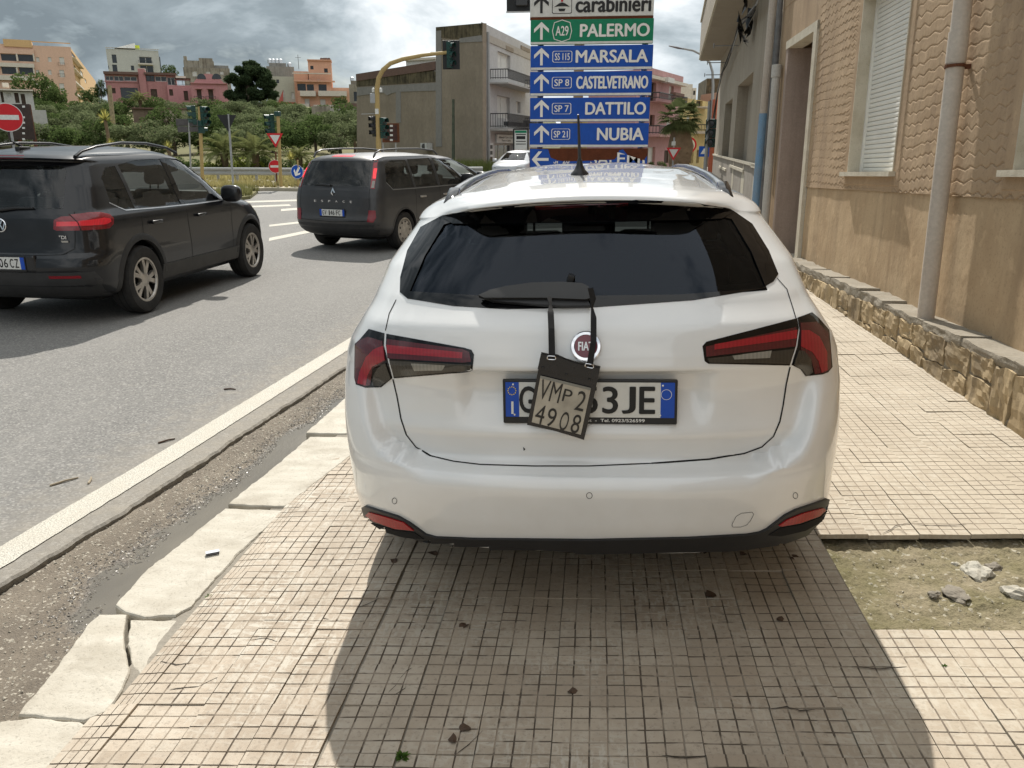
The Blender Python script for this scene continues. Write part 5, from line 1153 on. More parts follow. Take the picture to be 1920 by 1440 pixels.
# ================================================================ DARK SUV AND DARK PEOPLE CARRIER
def m_dark(name, col, dust=.18, rough=.35, coat=.8, spec=.4):
    t = NT(name); v = t.coord('Object'); n = t.noise(v, 4, 3, .6); dz = t.n('ShaderNodeSeparateXYZ'); t.l(v, dz.inputs[0])
    low = t.math('MULTIPLY', t.ramp(dz.outputs[2], [(.15, 1.0), (1.0, .25)]), t.ramp(n, [(.3, .3), (.7, 1.0)]))
    t.pr(col=t.mix(t.math('MULTIPLY', low, dust), col, (.24, .215, .18)), rough=rough, spec=spec, coat=coat, coatr=.05); return t.m
CLEAR = glass_mat('car_glass', (.80, .86, .84)); SMOKE = glass_mat('smoked_glass', (.22, .25, .25), dirt=.10)
def pod(root, c, r, mat):
    bm = bmesh.new(); bmesh.ops.create_uvsphere(bm, u_segments=16, v_segments=10, radius=1)
    for v in bm.verts:
        p = v.co; e = .7; q = [math.copysign(abs(x) ** e, x) for x in p]; v.co = c + Vector((q[0] * r[0], min(q[1], 9) * r[1] * (1 if q[1] > 0 else .55), q[2] * r[2]))
    me = bpy.data.meshes.new('door_mirror'); bm.to_mesh(me); bm.free(); me.materials.append(mat); me.polygons.foreach_set('use_smooth', np.ones(len(me.polygons), dtype=bool)); return link(bpy.data.objects.new('door_mirror', me), root)
# ---- SUV
SUVL = Vector((-5.60, 6.96, ROADZ)); SUVR = rad(-2.5)
MS = Matrix.Translation(SUVL) @ Matrix.Rotation(SUVR, 4, 'Z')
SUV = thing('dark_suv', 'black compact SUV driving off in the near lane, cut by the left picture edge', 'car', SUVL, SUVR)
SUV.scale = (1, .94, 1.025); SPAINT = m_dark('black_metallic', (.004, .0045, .0065), .012, .32, .55, .3)
K = [(.24, .80, .30, 4.20, .5, 3, .7, 2.4, 0), (.30, .86, .16, 4.32, .5, 3.2, .8, 2.4, 0), (.40, .89, .05, 4.40, .5, 3.4, .85, 2.5, 0), (.56, .903, .0, 4.43, .5, 3.6, .9, 2.5, 0), (.66, .905, .02, 4.43, .5, 3.6, .9, 2.5, 0), (.70, .905, .07, 4.42, .5, 3.6, .9, 2.5, 0),
     (.80, .905, .085, 4.38, .5, 3.6, .95, 2.4, 0), (.92, .903, .095, 4.26, .5, 3.6, 1.0, 2.3, 0), (.97, .898, .10, 4.10, .5, 3.6, 1.0, 2.3, 0), (1.01, .885, .105, 3.80, .48, 3.5, .9, 2.4, .0), (1.045, .862, .12, 3.42, .46, 3.4, .7, 2.5, 0), (1.08, .838, .14, 3.30, .45, 3.4, .6, 2.5, 0), (1.3, .765, .26, 2.95, .42, 3.4, .5, 2.6, .005),
     (1.50, .685, .38, 2.60, .40, 3.3, .45, 2.7, .015), (1.525, .675, .40, 2.55, .40, 3.2, .45, 2.7, .02), (1.535, .67, .30, 2.53, .42, 3.0, .45, 2.7, .02), (1.55, .66, .26, 2.5, .45, 3.0, .5, 2.6, .02), (1.58, .63, .33, 2.40, .5, 2.8, .6, 2.6, .02), (1.61, .57, .48, 2.25, .5, 2.6, .6, 2.5, .02), (1.635, .47, .72, 2.05, .5, 2.5, .5, 2.4, .015), (1.648, .32, 1.0, 1.85, .4, 2.4, .4, 2.3, .01), (1.652, .15, 1.2, 1.7, .2, 2.2, .2, 2.2, 0)]
sspec = dict(side=[[(.62, 1.13), (.80, 1.06), (.98, 1.05), (.98, 1.46), (.80, 1.45), (.66, 1.36)], [(1.04, 1.05), (1.88, 1.035), (1.88, 1.515), (1.40, 1.51), (1.04, 1.47)], [(1.98, 1.03), (3.02, 1.03), (2.78, 1.24), (2.50, 1.43), (2.30, 1.51), (1.98, 1.52)]],
             rear=[(-.60, 1.10), (.60, 1.10), (.585, 1.25), (.55, 1.44), (.50, 1.475), (-.50, 1.475), (-.55, 1.44), (-.585, 1.25)], rear_to=1.0, front=[(-.66, 1.12), (.66, 1.12), (.56, 1.48), (-.56, 1.48)], front_from=2.3, cav_front=3.05, wr=.345, wy=(.93, 3.53), track_in=.58, zc=.62, arch=.06, lining=flat('grey_lining', (.16, .16, .155), .9))
SRD, SRI = lens_mat('suv_red', (.20, .006, .012)), lens_mat('suv_red_insert', (.60, .018, .03), glow=.12)
SS, sbody = build_car(SUV, MS, K, SPAINT, sspec, (36, 46, 18, 110))
for sgn in (-1, 1):
    for p in sspec['side']: SS.patch('side_window', grow(p, .02), SS.ax('x', sgn), -.003, CLEAR, SUV, .08, .003)
    o = SS.line('window_trim', [(.60, 1.13), (.80, 1.045), (1.4, 1.03), (2.2, 1.02), (3.05, 1.02)], SS.ax('x', sgn), .012, .004, flat('satin_trim', (.42, .44, .46), .3, .6, var=.1), SUV, False, .05)
    for y in (1.01, 1.93): SS.line('panel_gap', [(y, 1.03), (y + (.0 if y > 1.5 else -.02), .8), (y + (.02 if y > 1.5 else .22), .6), (y + (.02 if y > 1.5 else .30), .42)], SS.ax('x', sgn), .007, .0015, SEAM, SUV, False, .05)
    SS.line('panel_gap', [(3.02, 1.0), (3.0, .75), (3.0, .42)], SS.ax('x', sgn), .006, .0015, SEAM, SUV, False, .05)
    SS.patch('door_pillar', [(1.885, 1.04), (1.975, 1.035), (1.975, 1.52), (1.885, 1.515)], SS.ax('x', sgn), .002, GLOSSB, SUV, .06, .003)
    SS.patch('door_sill', [(1.30, .30), (3.15, .30), (3.15, .45), (1.30, .45)], SS.ax('x', sgn), .014, flat('grey_plastic', (.045, .044, .042), .6, var=.2), SUV, .1, .014)
    for y in (1.25, 2.22):
        h = SS.ax('x', sgn)(y, .90); m = MB(); m.bevbox(-.018, .018, -.10, .10, -.018, .018, .012, 0, Matrix.Translation(h[0] + Vector((sgn * .022, 0, 0)))); m.build('door_handle', SPAINT, SUV, True)
    pod(SUV, Vector((sgn * .99, 2.88, 1.10)), (.13, .10, .10), SPAINT)
    P = [(.60, .50, 1.555), (.605, .60, 1.60), (.60, .85, 1.645), (.59, 1.3, 1.68), (.575, 1.8, 1.675), (.56, 2.25, 1.63), (.555, 2.45, 1.575)]
    m = MB(); m.tube([Vector((sgn * a, b, c)) for a, b, c in P], .018, 10, 0, True, (1.1, .8)); m.build('roof_rail', flat('black_rail', (.012, .012, .013), .25, var=.1), SUV, True)
    # tail lamps wrap round the corner
    fn = SS.ax('y', -1); lp = SS.patch('tail_lamp', [(sgn * a, b) for a, b in ((.53, .92), (.56, .905), (.775, .905), (.775, 1.035), (.60, 1.03), (.54, 1.0))], fn, .004, SRD, SUV, .04, .01); SS.patch('lens_insert', [(sgn * a, b) for a, b in ((.56, .945), (.76, .945), (.76, .985), (.565, .985))], fn, .007, SRI, lp, .03, .004)
    fs = SS.ax('x', sgn); SS.patch('tail_lamp', [(.185, .905), (.42, .905), (.50, .94), (.53, .99), (.50, 1.03), (.40, 1.055), (.30, 1.06), (.185, 1.045)], fs, .006, SRD, SUV, .04, .012)
    SS.patch('lens_insert', [(.20, .945), (.40, .945), (.47, .965), (.47, .99), (.40, 1.005), (.20, .99)], fs, .009, SRI, SUV.children[-1], .03, .004)
    SS.line('panel_gap', [(.19, .90), (.19, 1.05)], fs, .008, .011, SEAM, SUV, False, .05)
    SS.patch('reflector', [(sgn * a, b) for a, b in ((.46, .475), (.74, .475), (.74, .50), (.46, .50))], fn, .010, lens_mat('suv_reflector', (.25, .008, .016), .2, coat=.3), SUV, .05, .004)
SS.patch('lower_bumper', [(-.80, .27), (.80, .27), (.86, .45), (.84, .53), (-.84, .53), (-.86, .45)], SS.ax('y', -1), .006, flat('grey_bumper', (.035, .035, .036), .55, var=.2), SUV, .06, .012)
arch_lip(SS, SUV, sspec, flat('arch_plastic', (.030, .030, .030), .6, var=.2), .06, .012)
SS.patch('rear_screen', grow(sspec['rear'], .025), SS.ax('y', -1), -.002, CLEAR, SUV, .08, .004)
SS.patch('windscreen', grow(sspec['front'], .02), SS.ax('y', 1), -.003, CLEAR, SUV, .12, .003)
SS.patch('brake_light', [(-.22, 1.545), (.22, 1.545), (.21, 1.565), (-.21, 1.565)], SS.ax('y', -1), .004, lens_mat('suv_brake', (.30, .008, .02)), SUV, .05, .004)
SS.line('panel_gap', [(-.70, 1.07), (-.715, .90), (-.70, .74), (-.60, .69), (0, .675), (.60, .69), (.70, .74), (.715, .90), (.70, 1.07)], SS.ax('y', -1), .007, .0015, SEAM, SUV, False, .05)
hp = SS.ax('y', -1)(.0, .60)[0]; hq = SS.ax('y', -1)(0, .745)[0]
TS_ = Matrix.Translation((0, min(hp.y, hq.y) - .012, .615)) @ Matrix.Rotation(math.pi / 2, 4, 'X'); pl2 = plate(SUV, TS_, '', '')
m = MB(); m.bevbox(-.36, .36, .0, .06, .53, .69, .02); m.build('plate_recess', SPAINT, SUV)
for ch, c in (('2', -.036), ('0', .015), ('6', .066), ('C', .128), ('Z', .180), ('F', -.125), ('P', -.18)):
    put_text('character', ch, PLK, pl2, TS_ @ Matrix.Translation((c, 0, .0068)), .080, .038, bold=.01)
# round badge with two letters joined
hb_ = SS.ax('y', -1)(0, .95); TBd = Matrix.Translation(hb_[0] + Vector((0, -.004, 0))) @ Matrix.Rotation(math.pi / 2 - rad(4), 4, 'X')
m = MB(); m.lathe([(.062, -.004), (.062, .006), (.055, .010), (.052, .004)], 32, 'z', 0, TBd); bd2 = m.build('badge', CHROME, SUV, True)
m = MB()
for pts in ([(-.022, .048), (-.004, .010), (.004, .010), (.022, .048)], [(-.048, .020), (-.022, -.044), (-.002, .002), (.002, .002), (.022, -.044), (.048, .020)]):
    for a, b in zip(pts[:-1], pts[1:]):
        d = Vector((b[0] - a[0], b[1] - a[1])); n_ = Vector((-d.y, d.x)).normalized() * .0055; m.add([TBd @ Vector((a[0] + n_.x, a[1] + n_.y, .007)), TBd @ Vector((b[0] + n_.x, b[1] + n_.y, .007)), TBd @ Vector((b[0] - n_.x, b[1] - n_.y, .007)), TBd @ Vector((a[0] - n_.x, a[1] - n_.y, .007))], [(0, 1, 2, 3)])
m.build('badge_letters', CHROME, bd2); m = MB(); m.lathe([(.054, .002), (0, .002)], 32, 'z', 0, TBd); m.build('badge_field', GLOSSB, bd2)
h = SS.ax('y', -1)(.60, .845)[0]; T = Matrix.Translation(h + Vector((0, -.004, 0))) @ Matrix.Rotation(math.pi / 2, 4, 'X'); put_text('model_lettering', 'TDI', CHROME, SUV, T, .030, .085, bold=.03); m = MB(); m.box(-.06, .06, -.046, -.030, 0, .002, 0, T); m.build('model_plaque', ALLOY, SUV)
m = MB(); m.tube([SS.ax('y', -1)(x, z)[0] + Vector((0, -.02, 0)) for x, z in ((-.02, 1.085), (.15, 1.105), (.34, 1.105))], [.016, .014, .008], 8); m.build('wiper', PBLK, SUV, True)
m = MB(); m.tube([(0, .62, 1.625), (0, .52, 1.665), (0, .44, 1.69)], [.016, .012, .006], 8); m.bevbox(-.03, .03, .50, .66, 1.60, 1.645, .012); m.build('aerial', PBLK, SUV, True)
for y in sspec['wy']:
    for sgn in (-1, 1): wheel(SUV, Vector((sgn * .80, y, .345)), .345, .225, RUBB, ALLOY, RDARK, 5, sgn, 'twin', .64)
m = MB(); m.bevbox(-.68, .68, .45, 4.1, .20, .36, .04); m.build('underside', RDARK, SUV)
seats(SUV, [(1.15, (-.42, 0, .42), 1.15), (2.05, (-.38, .38), 1.2)], .62, .24)

# ---- people carrier
VL = Vector((-4.28, 12.76, ROADZ)); VR = rad(-18); MV = Matrix.Translation(VL) @ Matrix.Rotation(VR, 4, 'Z')
VAN = thing('people_carrier', 'dark grey people carrier with roof rails braking ahead, tail lights lit', 'car', VL, VR)
VAN.scale = (.93, .98, .94); VPAINT = m_dark('anthracite_paint', (.024, .025, .028), .22, .42, .35)
K = [(.26, .82, .25, 4.4, .5, 3, .7, 2.4, 0), (.32, .88, .10, 4.5, .45, 3.2, .8, 2.4, 0), (.42, .915, .02, 4.6, .42, 3.6, .85, 2.5, 0), (.56, .925, .0, 4.65, .40, 4.0, .9, 2.5, 0), (.64, .928, .03, 4.65, .38, 4.0, .9, 2.5, 0), (.80, .93, .05, 4.6, .36, 4.2, .95, 2.4, 0), (.95, .925, .065, 4.40, .36, 4.2, 1.0, 2.4, 0), (1.05, .91, .085, 4.05, .36, 4.2, .9, 2.4, 0), (1.10, .90, .10, 3.85, .36, 4.2, .8, 2.5, 0),
     (1.14, .885, .11, 3.7, .36, 4.2, .6, 2.6, 0), (1.35, .82, .20, 3.25, .34, 4.0, .5, 2.6, .005), (1.56, .74, .30, 2.75, .34, 3.8, .45, 2.7, .015), (1.60, .715, .34, 2.65, .36, 3.4, .45, 2.7, .02), (1.635, .67, .44, 2.5, .4, 3.0, .6, 2.6, .02), (1.66, .58, .62, 2.3, .5, 2.7, .6, 2.5, .02), (1.675, .42, .95, 2.1, .5, 2.5, .5, 2.4, .01), (1.68, .2, 1.3, 1.9, .2, 2.2, .2, 2.2, 0)]
vspec = dict(side=[[(.42, 1.20), (.55, 1.09), (1.25, 1.08), (1.25, 1.55), (.75, 1.55), (.55, 1.48)], [(1.32, 1.08), (2.10, 1.07), (2.10, 1.575), (1.32, 1.56)], [(2.2, 1.07), (3.25, 1.07), (2.95, 1.30), (2.6, 1.54), (2.2, 1.575)]],
             rear=[(-.70, 1.13), (.70, 1.13), (.665, 1.35), (.62, 1.54), (-.62, 1.54), (-.665, 1.35)], rear_to=1.0, front=[(-.7, 1.15), (.7, 1.15), (.6, 1.55), (-.6, 1.55)], front_from=2.4, cav_front=3.4, wr=.335, wy=(.90, 3.70), track_in=.62, zc=.65, arch=.05)
SV, vbody = build_car(VAN, MV, K, VPAINT, vspec, (34, 40, 16, 90))
VR2 = lens_mat('van_red', (.30, .008, .016)); VRL = lens_mat('van_lit', (.9, .02, .03), glow=.7); fy = SV.ax('y', -1)
for sgn in (-1, 1):
    for p in vspec['side']: SV.patch('side_window', grow(p, .025), SV.ax('x', sgn), -.003, SMOKE, VAN, .1, .003)
    SV.line('window_trim', [(.42, 1.19), (.56, 1.065), (1.4, 1.055), (3.28, 1.05)], SV.ax('x', sgn), .014, .004, flat('satin_trim2', (.38, .38, .38), .3, .6, var=.1), VAN, False, .06)
    for y in (1.28, 2.15): SV.line('panel_gap', [(y, 1.06), (y, .45)], SV.ax('x', sgn), .008, .0015, SEAM, VAN, False, .06)
    for y in (1.5, 2.35):
        h = SV.ax('x', sgn)(y, .90); m = MB(); m.bevbox(-.014, .014, -.10, .10, -.016, .016, .01, 0, Matrix.Translation(h[0] + Vector((sgn * .018, 0, 0)))); m.build('door_handle', ALLOY, VAN, True)
    pod(VAN, Vector((sgn * 1.04, 3.05, 1.15)), (.14, .10, .12), PBLK)
    P = [(.63, .42, 1.60), (.635, .48, 1.68), (.635, .62, 1.725), (.63, 1.2, 1.745), (.62, 1.9, 1.745), (.61, 2.45, 1.71), (.605, 2.6, 1.64)]
    m = MB(); m.tube([Vector((sgn * a, b, c)) for a, b, c in P], .019, 8, 0, True, (1.1, .8)); m.build('roof_rail', flat('dull_rail', (.05, .05, .05), .35, .3, var=.1), VAN, True)
    lp = SV.patch('tail_lamp', [(sgn * a, b) for a, b in ((.735, 1.10), (.80, 1.09), (.765, 1.35), (.70, 1.56), (.66, 1.56), (.70, 1.35))], fy, .006, VR2, VAN, .05, .012)
    SV.patch('lit_section', [(sgn * a, b) for a, b in ((.735, 1.26), (.775, 1.26), (.745, 1.42), (.705, 1.42))], fy, .010, VRL, lp, .04, .004); SV.patch('clear_section', [(sgn * a, b) for a, b in ((.745, 1.11), (.79, 1.11), (.778, 1.22), (.74, 1.22))], fy, .010, LCLR, lp, .04, .004)
    SV.patch('reflector', [(sgn * a, b) for a, b in ((.70, .55), (.80, .54), (.84, .62), (.83, .74), (.72, .74))], fy, .008, lens_mat('van_reflector', (.22, .008, .016), .3, coat=.3), VAN, .05, .006)
SV.patch('rear_screen', grow(vspec['rear'], .03), fy, -.002, SMOKE, VAN, .1, .004); SV.patch('windscreen', grow(vspec['front'], .02), SV.ax('y', 1), -.003, CLEAR, VAN, .15, .003)
SV.patch('brake_light', [(-.22, 1.615), (.22, 1.615), (.21, 1.64), (-.21, 1.64)], fy, .004, lens_mat('van_brake', (.7, .015, .02), glow=.5), VAN, .05, .004)
SV.patch('lower_bumper', [(-.82, .29), (.82, .29), (.87, .50), (-.87, .50)], fy, .006, flat('van_bumper', (.030, .030, .031), .6, var=.2), VAN, .08, .012)
SV.line('panel_gap', [(-.72, 1.1), (-.73, .8), (-.70, .56), (0, .53), (.70, .56), (.73, .8), (.72, 1.1)], fy, .008, .0015, SEAM, VAN, False, .06)
hq = fy(0, .66)[0]; TV = Matrix.Translation((0, hq.y - .016, .685)) @ Matrix.Rotation(math.pi / 2, 4, 'X'); pl3 = plate(VAN, TV, '', '')
for ch, c in (('G', -.185), ('V', -.135), ('1', -.055), ('4', -.012), ('6', .035), ('F', .105), ('C', .155)): put_text('character', ch, PLK, pl3, TV @ Matrix.Translation((c, 0, .0068)), .080, .038 if ch != '1' else .02, bold=.01)
for k, ch in enumerate('ESPACE'): put_text('model_lettering', ch, CHROME, VAN, Matrix.Translation(fy(-.38 + k * .152, .875)[0] + Vector((0, -.003, 0))) @ Matrix.Rotation(math.pi / 2, 4, 'X'), .035, .045, bold=.0)
hd = fy(0, 1.02)[0] + Vector((0, -.006, 0)); m = MB(); 
for (a0, a1) in (((0, .088), (.048, 0)), ((.048, 0), (0, -.088)), ((0, -.088), (-.048, 0)), ((-.048, 0), (0, .088))): m.add([hd + Vector((a0[0], 0, a0[1])), hd + Vector((a1[0], 0, a1[1])), hd + Vector((a1[0] * .45, -.004, a1[1] * .45)), hd + Vector((a0[0] * .45, -.004, a0[1] * .45))], [(0, 1, 2, 3)])
m.build('badge', CHROME, VAN)
m = MB(); m.tube([fy(x, z)[0] + Vector((0, -.02, 0)) for x, z in ((-.05, 1.14), (-.25, 1.15), (-.42, 1.15))], [.02, .014, .008], 8); m.build('wiper', PBLK, VAN, True)
arch_lip(SV, VAN, vspec, VPAINT, .03, .006)
for y in vspec['wy']:
    for sgn in (-1, 1): wheel(VAN, Vector((sgn * .80, y, .335)), .335, .225, RUBB, ALLOY, RDARK, 5, sgn, 'disc', .66)
m = MB(); m.bevbox(-.68, .68, .4, 4.2, .20, .36, .04); m.build('underside', RDARK, VAN)
seats(VAN, [(.95, (-.4, .4), 1.2), (1.75, (-.45, 0, .45), 1.25), (2.6, (-.4, .4), 1.27)], .65, .24)
# ---- two more cars glimpsed at the junction
def hatch(name, label, loc, rz, paint, L=4.1):
    root = thing(name, label, 'car', loc, rz); M = Matrix.Translation(loc) @ Matrix.Rotation(rz, 4, 'Z'); k = L / 4.2
    K = [(.24, .78, .2, 4.0, .5, 3, .7, 2.5, 0), (.34, .84, .05, 4.12, .5, 3, .8, 2.5, 0), (.55, .865, .0, 4.2, .5, 3.4, .9, 2.5, 0), (.75, .865, .06, 4.15, .5, 3.4, .9, 2.4, 0), (.85, .86, .10, 3.95, .5, 3.4, .9, 2.4, 0), (.93, .84, .14, 3.4, .5, 3.4, .7, 2.5, 0), (.98, .81, .17, 3.2, .45, 3.4, .6, 2.6, 0), (1.2, .70, .34, 2.75, .4, 3.2, .5, 2.6, .01), (1.38, .60, .50, 2.3, .4, 3.0, .5, 2.6, .02), (1.42, .56, .55, 2.2, .4, 2.8, .5, 2.6, .02), (1.46, .42, .8, 2.0, .4, 2.6, .4, 2.4, .02), (1.475, .2, 1.1, 1.7, .2, 2.2, .2, 2.2, 0)]
    sp_ = dict(side=[[(.55, 1.02), (1.45, .97), (1.45, 1.36), (.9, 1.33)], [(1.53, .97), (2.85, .95), (2.45, 1.2), (2.15, 1.36), (1.53, 1.37)]], rear=[(-.58, 1.02), (.58, 1.02), (.5, 1.33), (-.5, 1.33)], rear_to=.9, front=[(-.6, 1.0), (.6, 1.0), (.5, 1.35), (-.5, 1.35)], front_from=2.1, cav_front=2.9, wr=.30, wy=(.78, 3.35), track_in=.58, zc=.55)
    SH, b = build_car(root, M, K, paint, sp_, (20, 26, 12, 60))
    for sgn in (-1, 1):
        for p in sp_['side']: SH.patch('side_window', grow(p, .02), SH.ax('x', sgn), -.003, CLEAR, root, .15, .003)
        SH.patch('tail_lamp', [(sgn * a, z) for a, z in ((.55, .80), (.78, .80), (.76, .98), (.62, .98))], SH.ax('y', -1), .005, VR2, root, .08, .006); SH.patch('headlamp', [(sgn * a, z) for a, z in ((.50, .66), (.74, .68), (.70, .80), (.48, .76))], SH.ax('y', 1), .005, LCLR, root, .08, .006)
        m = MB(); m.bevbox(-.11, .11, -.06, .08, -.07, .07, .04, 0, Matrix.Translation((sgn * .95, 2.7, 1.0))); m.build('door_mirror', paint, root, True)
    SH.patch('rear_screen', grow(sp_['rear'], .02), SH.ax('y', -1), -.002, CLEAR, root, .15, .003); SH.patch('windscreen', grow(sp_['front'], .02), SH.ax('y', 1), -.003, CLEAR, root, .15, .003)
    for y in sp_['wy']:
        for sgn in (-1, 1): wheel(root, Vector((sgn * .74, y, .30)), .30, .19, RUBB, ALLOY, RDARK, 5, sgn, 'twin')
    seats(root, [(1.1, (-.35, .35), 1.05), (1.9, (-.35, .35), 1.08)], .5, .22)
    return root
hatch('hatchback', 'dark blue hatchback half hidden beyond the people carrier', Vector((-5.15, 18.4, ROADZ)), rad(-34), m_dark('navy_paint', (.006, .008, .016), .04, .4, .2, .25))
hatch('hatchback', 'pale silver car waiting at the junction left of the sign stack', Vector((at(984, 300, 40).x, 42.0, ROADZ)), rad(170), m_dark('silver_paint', (.42, .44, .46), .1))
# ================================================================ DIRECTION SIGN STACK
SBLUE = grime('sign_blue', (.006, .072, .40), (.012, .05, .24), .42, 1.5, .35, False, .0, 'World', 25); SGREEN = grime('sign_green', (.004, .20, .10), (.01, .12, .07), .42, 1.5, .35, False, .0, 'World', 25)
SWHITE = grime('sign_white', (.62, .63, .61), (.42, .42, .40), .45, 2, .35, False, .0, 'World', 25); SBACK = flat('sign_back', (.20, .21, .22), .6, .3, var=.2)
SGREY = grime('galvanised_pole', (.33, .34, .34), (.2, .2, .19), .55, 3, .5, True, .0, 'World', 30); SRUST = grime('rust_sheet', (.115, .035, .016), (.05, .018, .010), .9, 6, .8, False, .4, 'World', 50)
SBLK = flat('sign_black', (.012, .012, .013), .5, var=.1)
YS = 8.3; sx0, sx1 = at(995, 150, YS).x + .005, at(1222, 150, YS).x
stack = wthing('direction_sign', 'tall stack of blue, green and white direction panels standing beyond the white car', 'sign', (-.1, YS, 0))
def zof(py): return at(1110, py, YS).z
def xof(px, py): return at(px, py, YS).x
for px in (1012, 1205):
    m = MB(); x = xof(px, 200); m.cyl((x, YS + .07, -.1), (x, YS + .07, 3.6), .03, n=12); m.build('post', SGREY, stack, True)
TXF = lambda px, py, d=-.0185: Matrix.Translation((xof(px, py), YS + d, zof(py))) @ Matrix.Rotation(math.pi / 2, 4, 'X')
def panel(py0, py1, mat, txt, txb, road, arrow='up', ink=WHT, px0=994, px1=1222, low=False, border=True, tb=.0):
    lean = 0
    x0, x1, z0, z1 = xof(px0, (py0 + py1) / 2), xof(px1, (py0 + py1) / 2), zof(py1), zof(py0)
    m = MB(); m.bevbox(x0, x1, YS - .015, YS + .025, z0, z1, .006); p = m.build('panel', mat, stack)
    if border:
        m = MB(); m.box(x0 + .004, x1 - .004, YS - .018, YS - .0155, z0 + .003, z0 + .024); m.build('border_strip', SWHITE, p)
    c = (py0 + py1) / 2 - (2 if border else 0); h = (z1 - z0)
    # arrow
    ax_, az = xof(1015.5, c), zof(c - .5); k = h * .36; w = .40 * k
    A = [(-.17, -1), (.17, -1), (.17, .45), (.62, .05), (.92, .05), (.92, -.0), (0, .98), (-.92, 0), (-.92, .05), (-.62, .05), (-.17, .45)]
    A1 = [(-.16, -1.0), (.16, -1.0), (.16, .42), (.92, -.22), (.92, .20), (0, 1.0), (-.92, .20), (-.92, -.22), (-.16, .42)]
    T = Matrix.Translation((ax_, YS - .0185, az)) @ Matrix.Rotation(math.pi / 2, 4, 'X') @ Matrix.Rotation(math.pi / 2 if arrow == 'left' else 0, 4, 'Z')
    mesh_obj('arrow', [T @ Vector((a * k * .98, b * k, 0)) for a, b in A1], [(0, 1, 2, 8), (2, 3, 4, 5), (2, 5, 8), (8, 5, 6, 7)], ink, p)
    if road:
        ra, rb, txt_r = road; ya, yb = c - 9.5, c + 9.5
        if txt_r == 'A29':
            O = [(-.5, -.72), (-.62, 0), (-.5, .72), (0, .95), (.5, .72), (.62, 0), (.5, -.72), (0, -.95)]; O = [(a * .155, b * .105) for a, b in O]
        else:
            bw, bh = (xof(rb, c) - xof(ra, c)) / 2, .052; O = [(-bw + .012, -bh), (bw - .012, -bh), (bw, -bh + .012), (bw, bh - .012), (bw - .012, bh), (-bw + .012, bh), (-bw, bh - .012), (-bw, -bh + .012)]
        T = TXF((ra + rb) / 2, c, -.0185); n = len(O); V = [T @ Vector((a, b, 0)) for a, b in O] + [T @ Vector((a * (1 - .007 / abs(max(.05, math.hypot(a, b)))), b * (1 - .007 / max(.05, math.hypot(a, b))), 0)) for a, b in O]
        mesh_obj('road_shield', V, [(i, (i + 1) % n, (i + 1) % n + n, i + n) for i in range(n)], ink, p)
        put_text('road_number', txt_r, ink, p, T, .062 if txt_r != 'A29' else .085, (xof(rb, c) - xof(ra, c)) * .74, bold=.012)
    if txt: put_text('lettering', txt, ink, p, TXF((txb[0] + txb[1]) / 2, c + tb), h * (.50 if not low else .62), xof(txb[1], c) - xof(txb[0], c), bold=.030)
    return p
p = panel(-16, 31, SWHITE, 'carabinieri', (1080, 1220), None, ink=SBLK, border=False, low=True, px1=1226, tb=1)
# pictogram of a peaked cap in a rounded square
T = TXF(1054, 6); O = [(-.085, -.09), (.085, -.09), (.095, -.08), (.095, .08), (-.095, .08), (-.095, -.08)]
mesh_obj('pictogram_frame', [T @ Vector((a, b, 0)) for a, b in O] + [T @ Vector((a * .94, b * .94, 0)) for a, b in O], [(i, (i + 1) % 6, (i + 1) % 6 + 6, i + 6) for i in range(6)], SBLK, p)
mesh_obj('pictogram', [T @ Vector(q) for q in ((-.075, -.03, 0), (-.03, .0, 0), (0, .01, 0), (.03, 0, 0), (.075, -.03, 0), (.03, -.025, 0), (-.03, -.025, 0), (-.035, -.045, 0), (.035, -.045, 0), (.025, -.068, 0), (-.025, -.068, 0))], [(0, 1, 6), (1, 2, 3, 5, 6), (3, 4, 5), (7, 8, 9, 10)], SBLK, p)
mesh_obj('pictogram_plume', [T @ Vector(q) for q in ((-.02, .07, .0), (.02, .07, 0), (.008, .015, 0), (-.008, .015, 0))], [(0, 1, 2, 3)], flat('sign_red', (.42, .01, .02), .5, var=.05), p)
m = MB(); m.box(xof(994, 33), xof(1225, 33), YS - .012, YS + .02, zof(36), zof(31)); m.build('channel', SRUST, stack)
panel(36, 83, SGREEN, 'PALERMO', (1088, 1217), (1038, 1070, 'A29'), px1=1225, px0=995)
panel(85, 131, SBLUE, 'MARSALA', (1080, 1214), (1036, 1073, 'SS 115'), px1=1224, px0=995)
panel(134, 179.5, SBLUE, 'CASTELVETRANO', (1081, 1214), (1035, 1072, 'SP 8'), px1=1222, px0=994)
panel(183, 228, SBLUE, 'DATTILO', (1098, 1210), (1035, 1071, 'SP 7'), px1=1218, px0=994)
panel(231, 276, SBLUE, 'NUBIA', (1120, 1206), (1034, 1069, 'SP 21'), px1=1216, px0=993)
# the lowest panel: paint flaked away from rusty steel
x0, x1, z0, z1 = xof(993, 300), xof(1214, 300), zof(322), zof(278)
m = MB(); m.bevbox(x0, x1, YS - .012, YS + .025, z0, z1, .006); p = m.build('panel', SRUST, stack)
B = [(994, 279), (1028, 280), (1030, 288), (1033, 296), (1046, 301), (1060, 303), (1090, 302), (1120, 301), (1152, 299), (1158, 292), (1161, 282), (1168, 280), (1175, 289), (1184, 298), (1200, 300), (1206, 302), (1213, 292), (1213, 321), (994, 321)]
n = len(B); V = [Vector((xof(*q), YS - .015, zof(q[1]))) for q in B] + [Vector((xof(*q), YS - .0115, zof(q[1]))) for q in B]
m = MB(); m.add(V, [tuple(range(n)), tuple(range(2 * n - 1, n - 1, -1))] + [(i, i + n, (i + 1) % n + n, (i + 1) % n) for i in range(n)]); sh = m.build('painted_skin', SBLUE, p)
